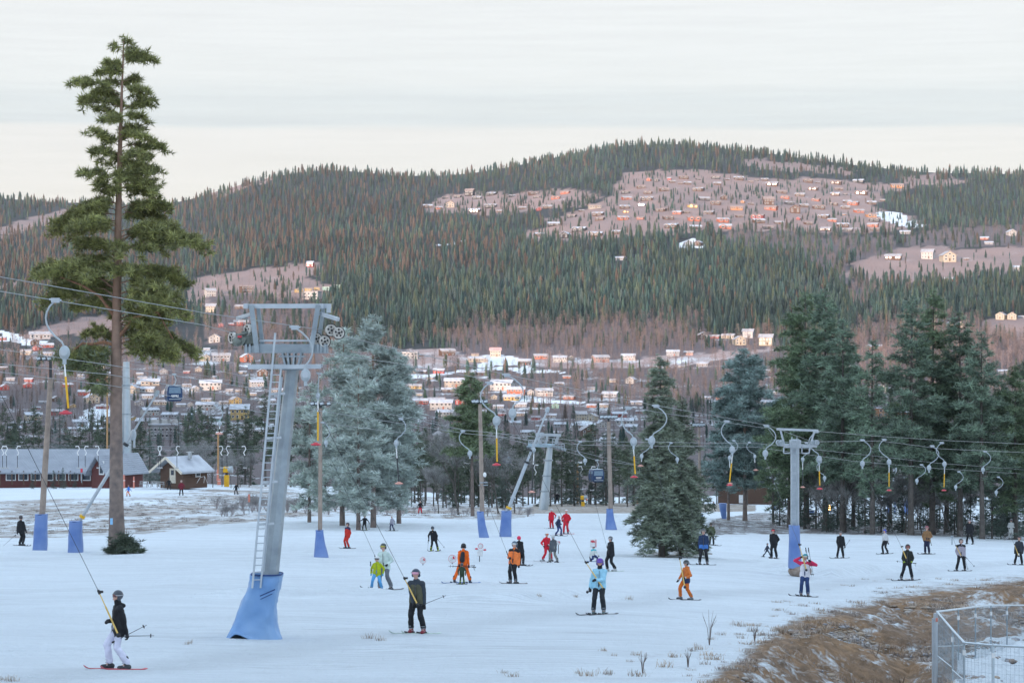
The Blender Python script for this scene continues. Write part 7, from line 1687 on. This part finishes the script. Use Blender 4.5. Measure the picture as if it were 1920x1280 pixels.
MB_ = thing('fence_post', 'thick doubled pale post at the bend of the mesh fence', 'fence post', P(1754, 1310, 56.6)); MB().tube([(0,0,0),(0,0,2.1)], .05, 8).tube([(-.06,0,0),(-.06,0,1.98)], .03, 8).build('post', GALVL, MB_); MB().box((.02,-.04,1.95), (.05,.05,.09)).build('orange_cap', SAL, MB_)
# stone kerb under the fence
kb = thing('retaining_kerb', 'pale concrete block kerb under the mesh fence', 'kerb', P(1840, 1268, 62))
for i in range(7):
    a = P(1788+i*26, 1276-i*3.2, 58+i*2.0)-kb.location; MB().box(a+Vector((0,0,-.12)), (.42, .5, .26), Matrix.Rotation(.9, 3, 'Z')).build('block', mat('concrete', (.38,.37,.36), rough=.9, noise_amt=.2, bump=.5), kb, bevel=.015)

# ---- grass tufts, stones, twigs of the bank
def tuft_mesh(n, hh, seed, col, spread=.5):
    r = np.random.RandomState(seed); V = []; T = []; Cc = []
    for i in range(n):
        a = r.rand()*7; p = np.array((r.randn()*.10, r.randn()*.10, -.02)); d = np.array((math.cos(a)*spread*r.rand(), math.sin(a)*spread*r.rand(), 1)); L = hh*(.4+.7*r.rand()); e = p+d*L*.6; f_ = e+np.array((d[0]*.9, d[1]*.9, .25))*L*.4; s_ = np.array((math.sin(a), -math.cos(a), 0))*.006
        k = len(V); V += [p-s_, p+s_, e-s_*.7, e+s_*.7, f_]; T += [(k,k+1,k+3),(k,k+3,k+2),(k+2,k+3,k+4)]; c = np.array(col)*(.6+.7*r.rand()); Cc += [c*.7]*2+[c]*2+[c*.5+np.array((.3,.31,.33))]
    return np.array(V), np.array(T), np.array(Cc)
rs = np.random.RandomState(77)
TT3 = [tuft_mesh(46, .22, 300+k, ((.36,.27,.19),(.42,.36,.31),(.30,.25,.22))[k % 3], .9) for k in range(6)]
cand = []
while len(cand) < 3400:
    px = rs.uniform(1040, 2150); py = rs.uniform(1085, 1330); sd = float(sdist(np.array([px]), np.array([py]), BANK)[0])
    if sd > -3 and rs.rand() < .55+.4*math.sin(px*.021+py*.05): cand.append((px, py))
    elif -46 < sd <= -3 and rs.rand() < .10: cand.append((px, py))
cand = np.array([c for c in cand if not (c[0] > 1800 and c[1] > 1205)])
def near_place(c):
    Ys = np.exp(np.linspace(math.log(38), math.log(140), 240)); out_ = []
    for px, py in c:
        pr = 640-H((px-960)/F*Ys, Ys)*F/Ys; k = np.argmax(pr <= py); out_.append(((px-960)/F*Ys[k], Ys[k]))
    a = np.array(out_); c = np.asarray(c, float); hol = np.clip(sdist(c[:,0], c[:,1], BANK)/100, 0, 1); hol = hol*hol*(3-2*hol)*np.clip((1790-c[:,0])/90, 0, 1); return np.stack([a[:,0], a[:,1], H(a[:,0], a[:,1])-1.0*hol-.02], -1)
pos = near_place(cand); n = len(pos); sz = .35+.65*rs.rand(n)
def instp(T_, pos, sz, seed, wid=1.):
    r = np.random.RandomState(seed); n = len(pos); return merge(T_, r.randint(0, len(T_), n), pos, sz, sz*wid, r.rand(n)*7, np.ones((n, 3)))
V, T, Cc = instp(TT3, pos, sz, 5, 1.3)
o = link('bank_grass', np_mesh('bank_grass', V, T, LM, Cc), kind='stuff'); tag(o, 'dry frosted grass covering the brown bank in the lower right', 'grass')
# tufts standing alone in the snow
SPOT = [(1300,1222),(1310,1218),(1322,1246),(1452,1186),(1430,1192),(1468,1180),(1410,1184),(1390,1196),(1265,1232),(1195,1268),(1085,1262),(1100,1268),(1140,1265),(1195,1228),(1180,1240),(960,1268),(945,1262),(1335,1200),(1350,1190),(1540,1150),(1380,1172),(1610,1132),(690,1197),(712,1200),(350,1208),(356,1206),(5,1275),(20,1277),(1078,1122),(1180,1123),(1010,1120),(1150,1230),(1130,1220),(1245,1250)]
P3 = near_place(SPOT); tm = [np_mesh('grass_tuft', *tuft_mesh(40, .38, 400+k, (.40,.31,.23), .8)[:2], LM, tuft_mesh(40, .38, 400+k, (.40,.31,.23), .8)[2]) for k in range(4)]
for i, p in enumerate(P3):
    o = link('grass_tuft', tm[i % 4]); o.location = p; s_ = random.uniform(.35, .8); o.scale = (s_*1.3, s_*1.3, s_); o.rotation_euler = (0,0,i*1.7); tag(o, 'small dry grass tuft poking out of the snow', 'grass tuft', 'dry tufts in the snow')
# crest grass of the hollow left and behind the berm: many low tufts
c2 = []
for _ in range(1500):
    px = rs.uniform(-40, 1010); py = rs.uniform(922, 1006)
    if inpoly(np.array([px]), np.array([py]), [(-40,1004),(-40,948),(100,944),(380,925),(480,916),(640,930),(760,938),(860,930),(1000,948),(1010,964),(900,972),(640,964),(520,972),(390,985),(240,1002)])[0]: c2.append((px, py))
Yq = np.array([Yat(a, b, 120, 420) for a, b in c2]); c2 = np.array(c2); xx = (c2[:,0]-960)/F*Yq; pos = np.stack([xx, Yq, H(xx, Yq)], -1)
V, T, Cc = instp(TT3, pos, .5+.6*rs.rand(len(pos)), 6, 2.2)
o = link('frosted_meadow_grass', np_mesh('frosted_meadow_grass', V, T, LM, Cc*.9+.05), kind='stuff'); tag(o, 'thin frosted grass in the hollow behind the piste', 'grass')
# stones
def rock(seed):
    r = np.random.RandomState(seed); bm = bmesh.new(); bmesh.ops.create_icosphere(bm, subdivisions=2, radius=1)
    for v in bm.verts: v.co *= 1+.35*noise.noise(v.co*1.6+Vector((seed, 0, 0))); v.co.z *= .6
    bmesh.ops.triangulate(bm, faces=bm.faces); V = np.array([v.co[:] for v in bm.verts]); T = np.array([[v.index for v in f.verts] for f in bm.faces]); bm.free(); up = np.clip(V[:, 2], 0, 1)[:, None]
    return V, T, np.array((.30,.25,.21))*(1-up*.5)+np.array((.5,.5,.52))*up*.5
RK = [rock(k) for k in range(5)]
cs = []
while len(cs) < 6500:
    px = rs.uniform(1180, 2100); py = rs.uniform(1110, 1330)
    if sdist(np.array([px]), np.array([py]), BANK)[0] > 12: cs.append((px, py))
cs = np.array(cs); pos = near_place(cs); sz = .015+.08*rs.rand(len(pos))**4+.02*rs.rand(len(pos))
def merge3(Tm, pos, sz, seed):
    r = np.random.RandomState(seed); n = len(pos); V = []; Tt = []; Cc = []; off = 0
    w = r.randint(0, len(Tm), n)
    cols = np.array([(1,.9,.8),(1,.8,.6),(.9,.9,.95),(.75,.6,.5)])[r.randint(0, 4, n)]
    return merge([(t[0], t[1], t[2].mean(1)) for t in Tm], w, pos, sz, sz*1.4, r.rand(n)*7, cols)
V, T, Cc = merge3(RK, pos, sz, 3)
o = link('bank_stones', np_mesh('bank_stones', V, T, mat('stone', (.3,.3,.3), attr='col', rough=.9, noise_scale=20), Cc), kind='stuff'); tag(o, 'loose stones and gravel on the brown bank', 'stones')
for i, (px, py, h) in enumerate([(1640,1202,.75),(1330,1210,.95),(1415,1205,.5),(1560,1240,.5),(1290,1250,.45),(1205,1262,.5),(1690,1230,.5)]):
    p = near_place([(px, py)])[0]; r = thing('dry_stalks', 'bunch of dry dark stalks standing on the bank, %s from the left' % nth([6,3,4,5,2,1,7][i]), 'stalks', p); m = MB(); rr = random.Random(i)
    for k in range(11): a = rr.random()*7; m.tube([(0,0,-.05),(math.cos(a)*.06*h,math.sin(a)*.06,h*.5),(math.cos(a)*.2*h,math.sin(a)*.15,h*rr.uniform(.7,1))], [.008,.006,.003], 4)
    m.build('stalks', mat('dry_stalk', (.12,.08,.06)), r)
# ------------------------------------------------------------------ haze
def haze():
    mb = MB(); x0, x1, y0, y1, z0, z1 = -4500, 4500, -960, 6450, -420, 460
    mb.box(((x0+x1)/2, (y0+y1)/2, (z0+z1)/2), (x1-x0, y1-y0, z1-z0))
    m = bpy.data.materials.new('haze'); m.use_nodes = True; t = m.node_tree
    t.nodes.remove(t.nodes['Principled BSDF']); v = N(t, 'ShaderNodeVolumePrincipled')
    v.inputs['Color'].default_value = (.78, .86, .96, 1); v.inputs['Density'].default_value = .00003; v.inputs['Anisotropy'].default_value = .0
    t.links.new(v.outputs[0], t.nodes['Material Output'].inputs['Volume'])
    o = link('haze', mb.mesh('haze', m), kind='stuff')
haze()
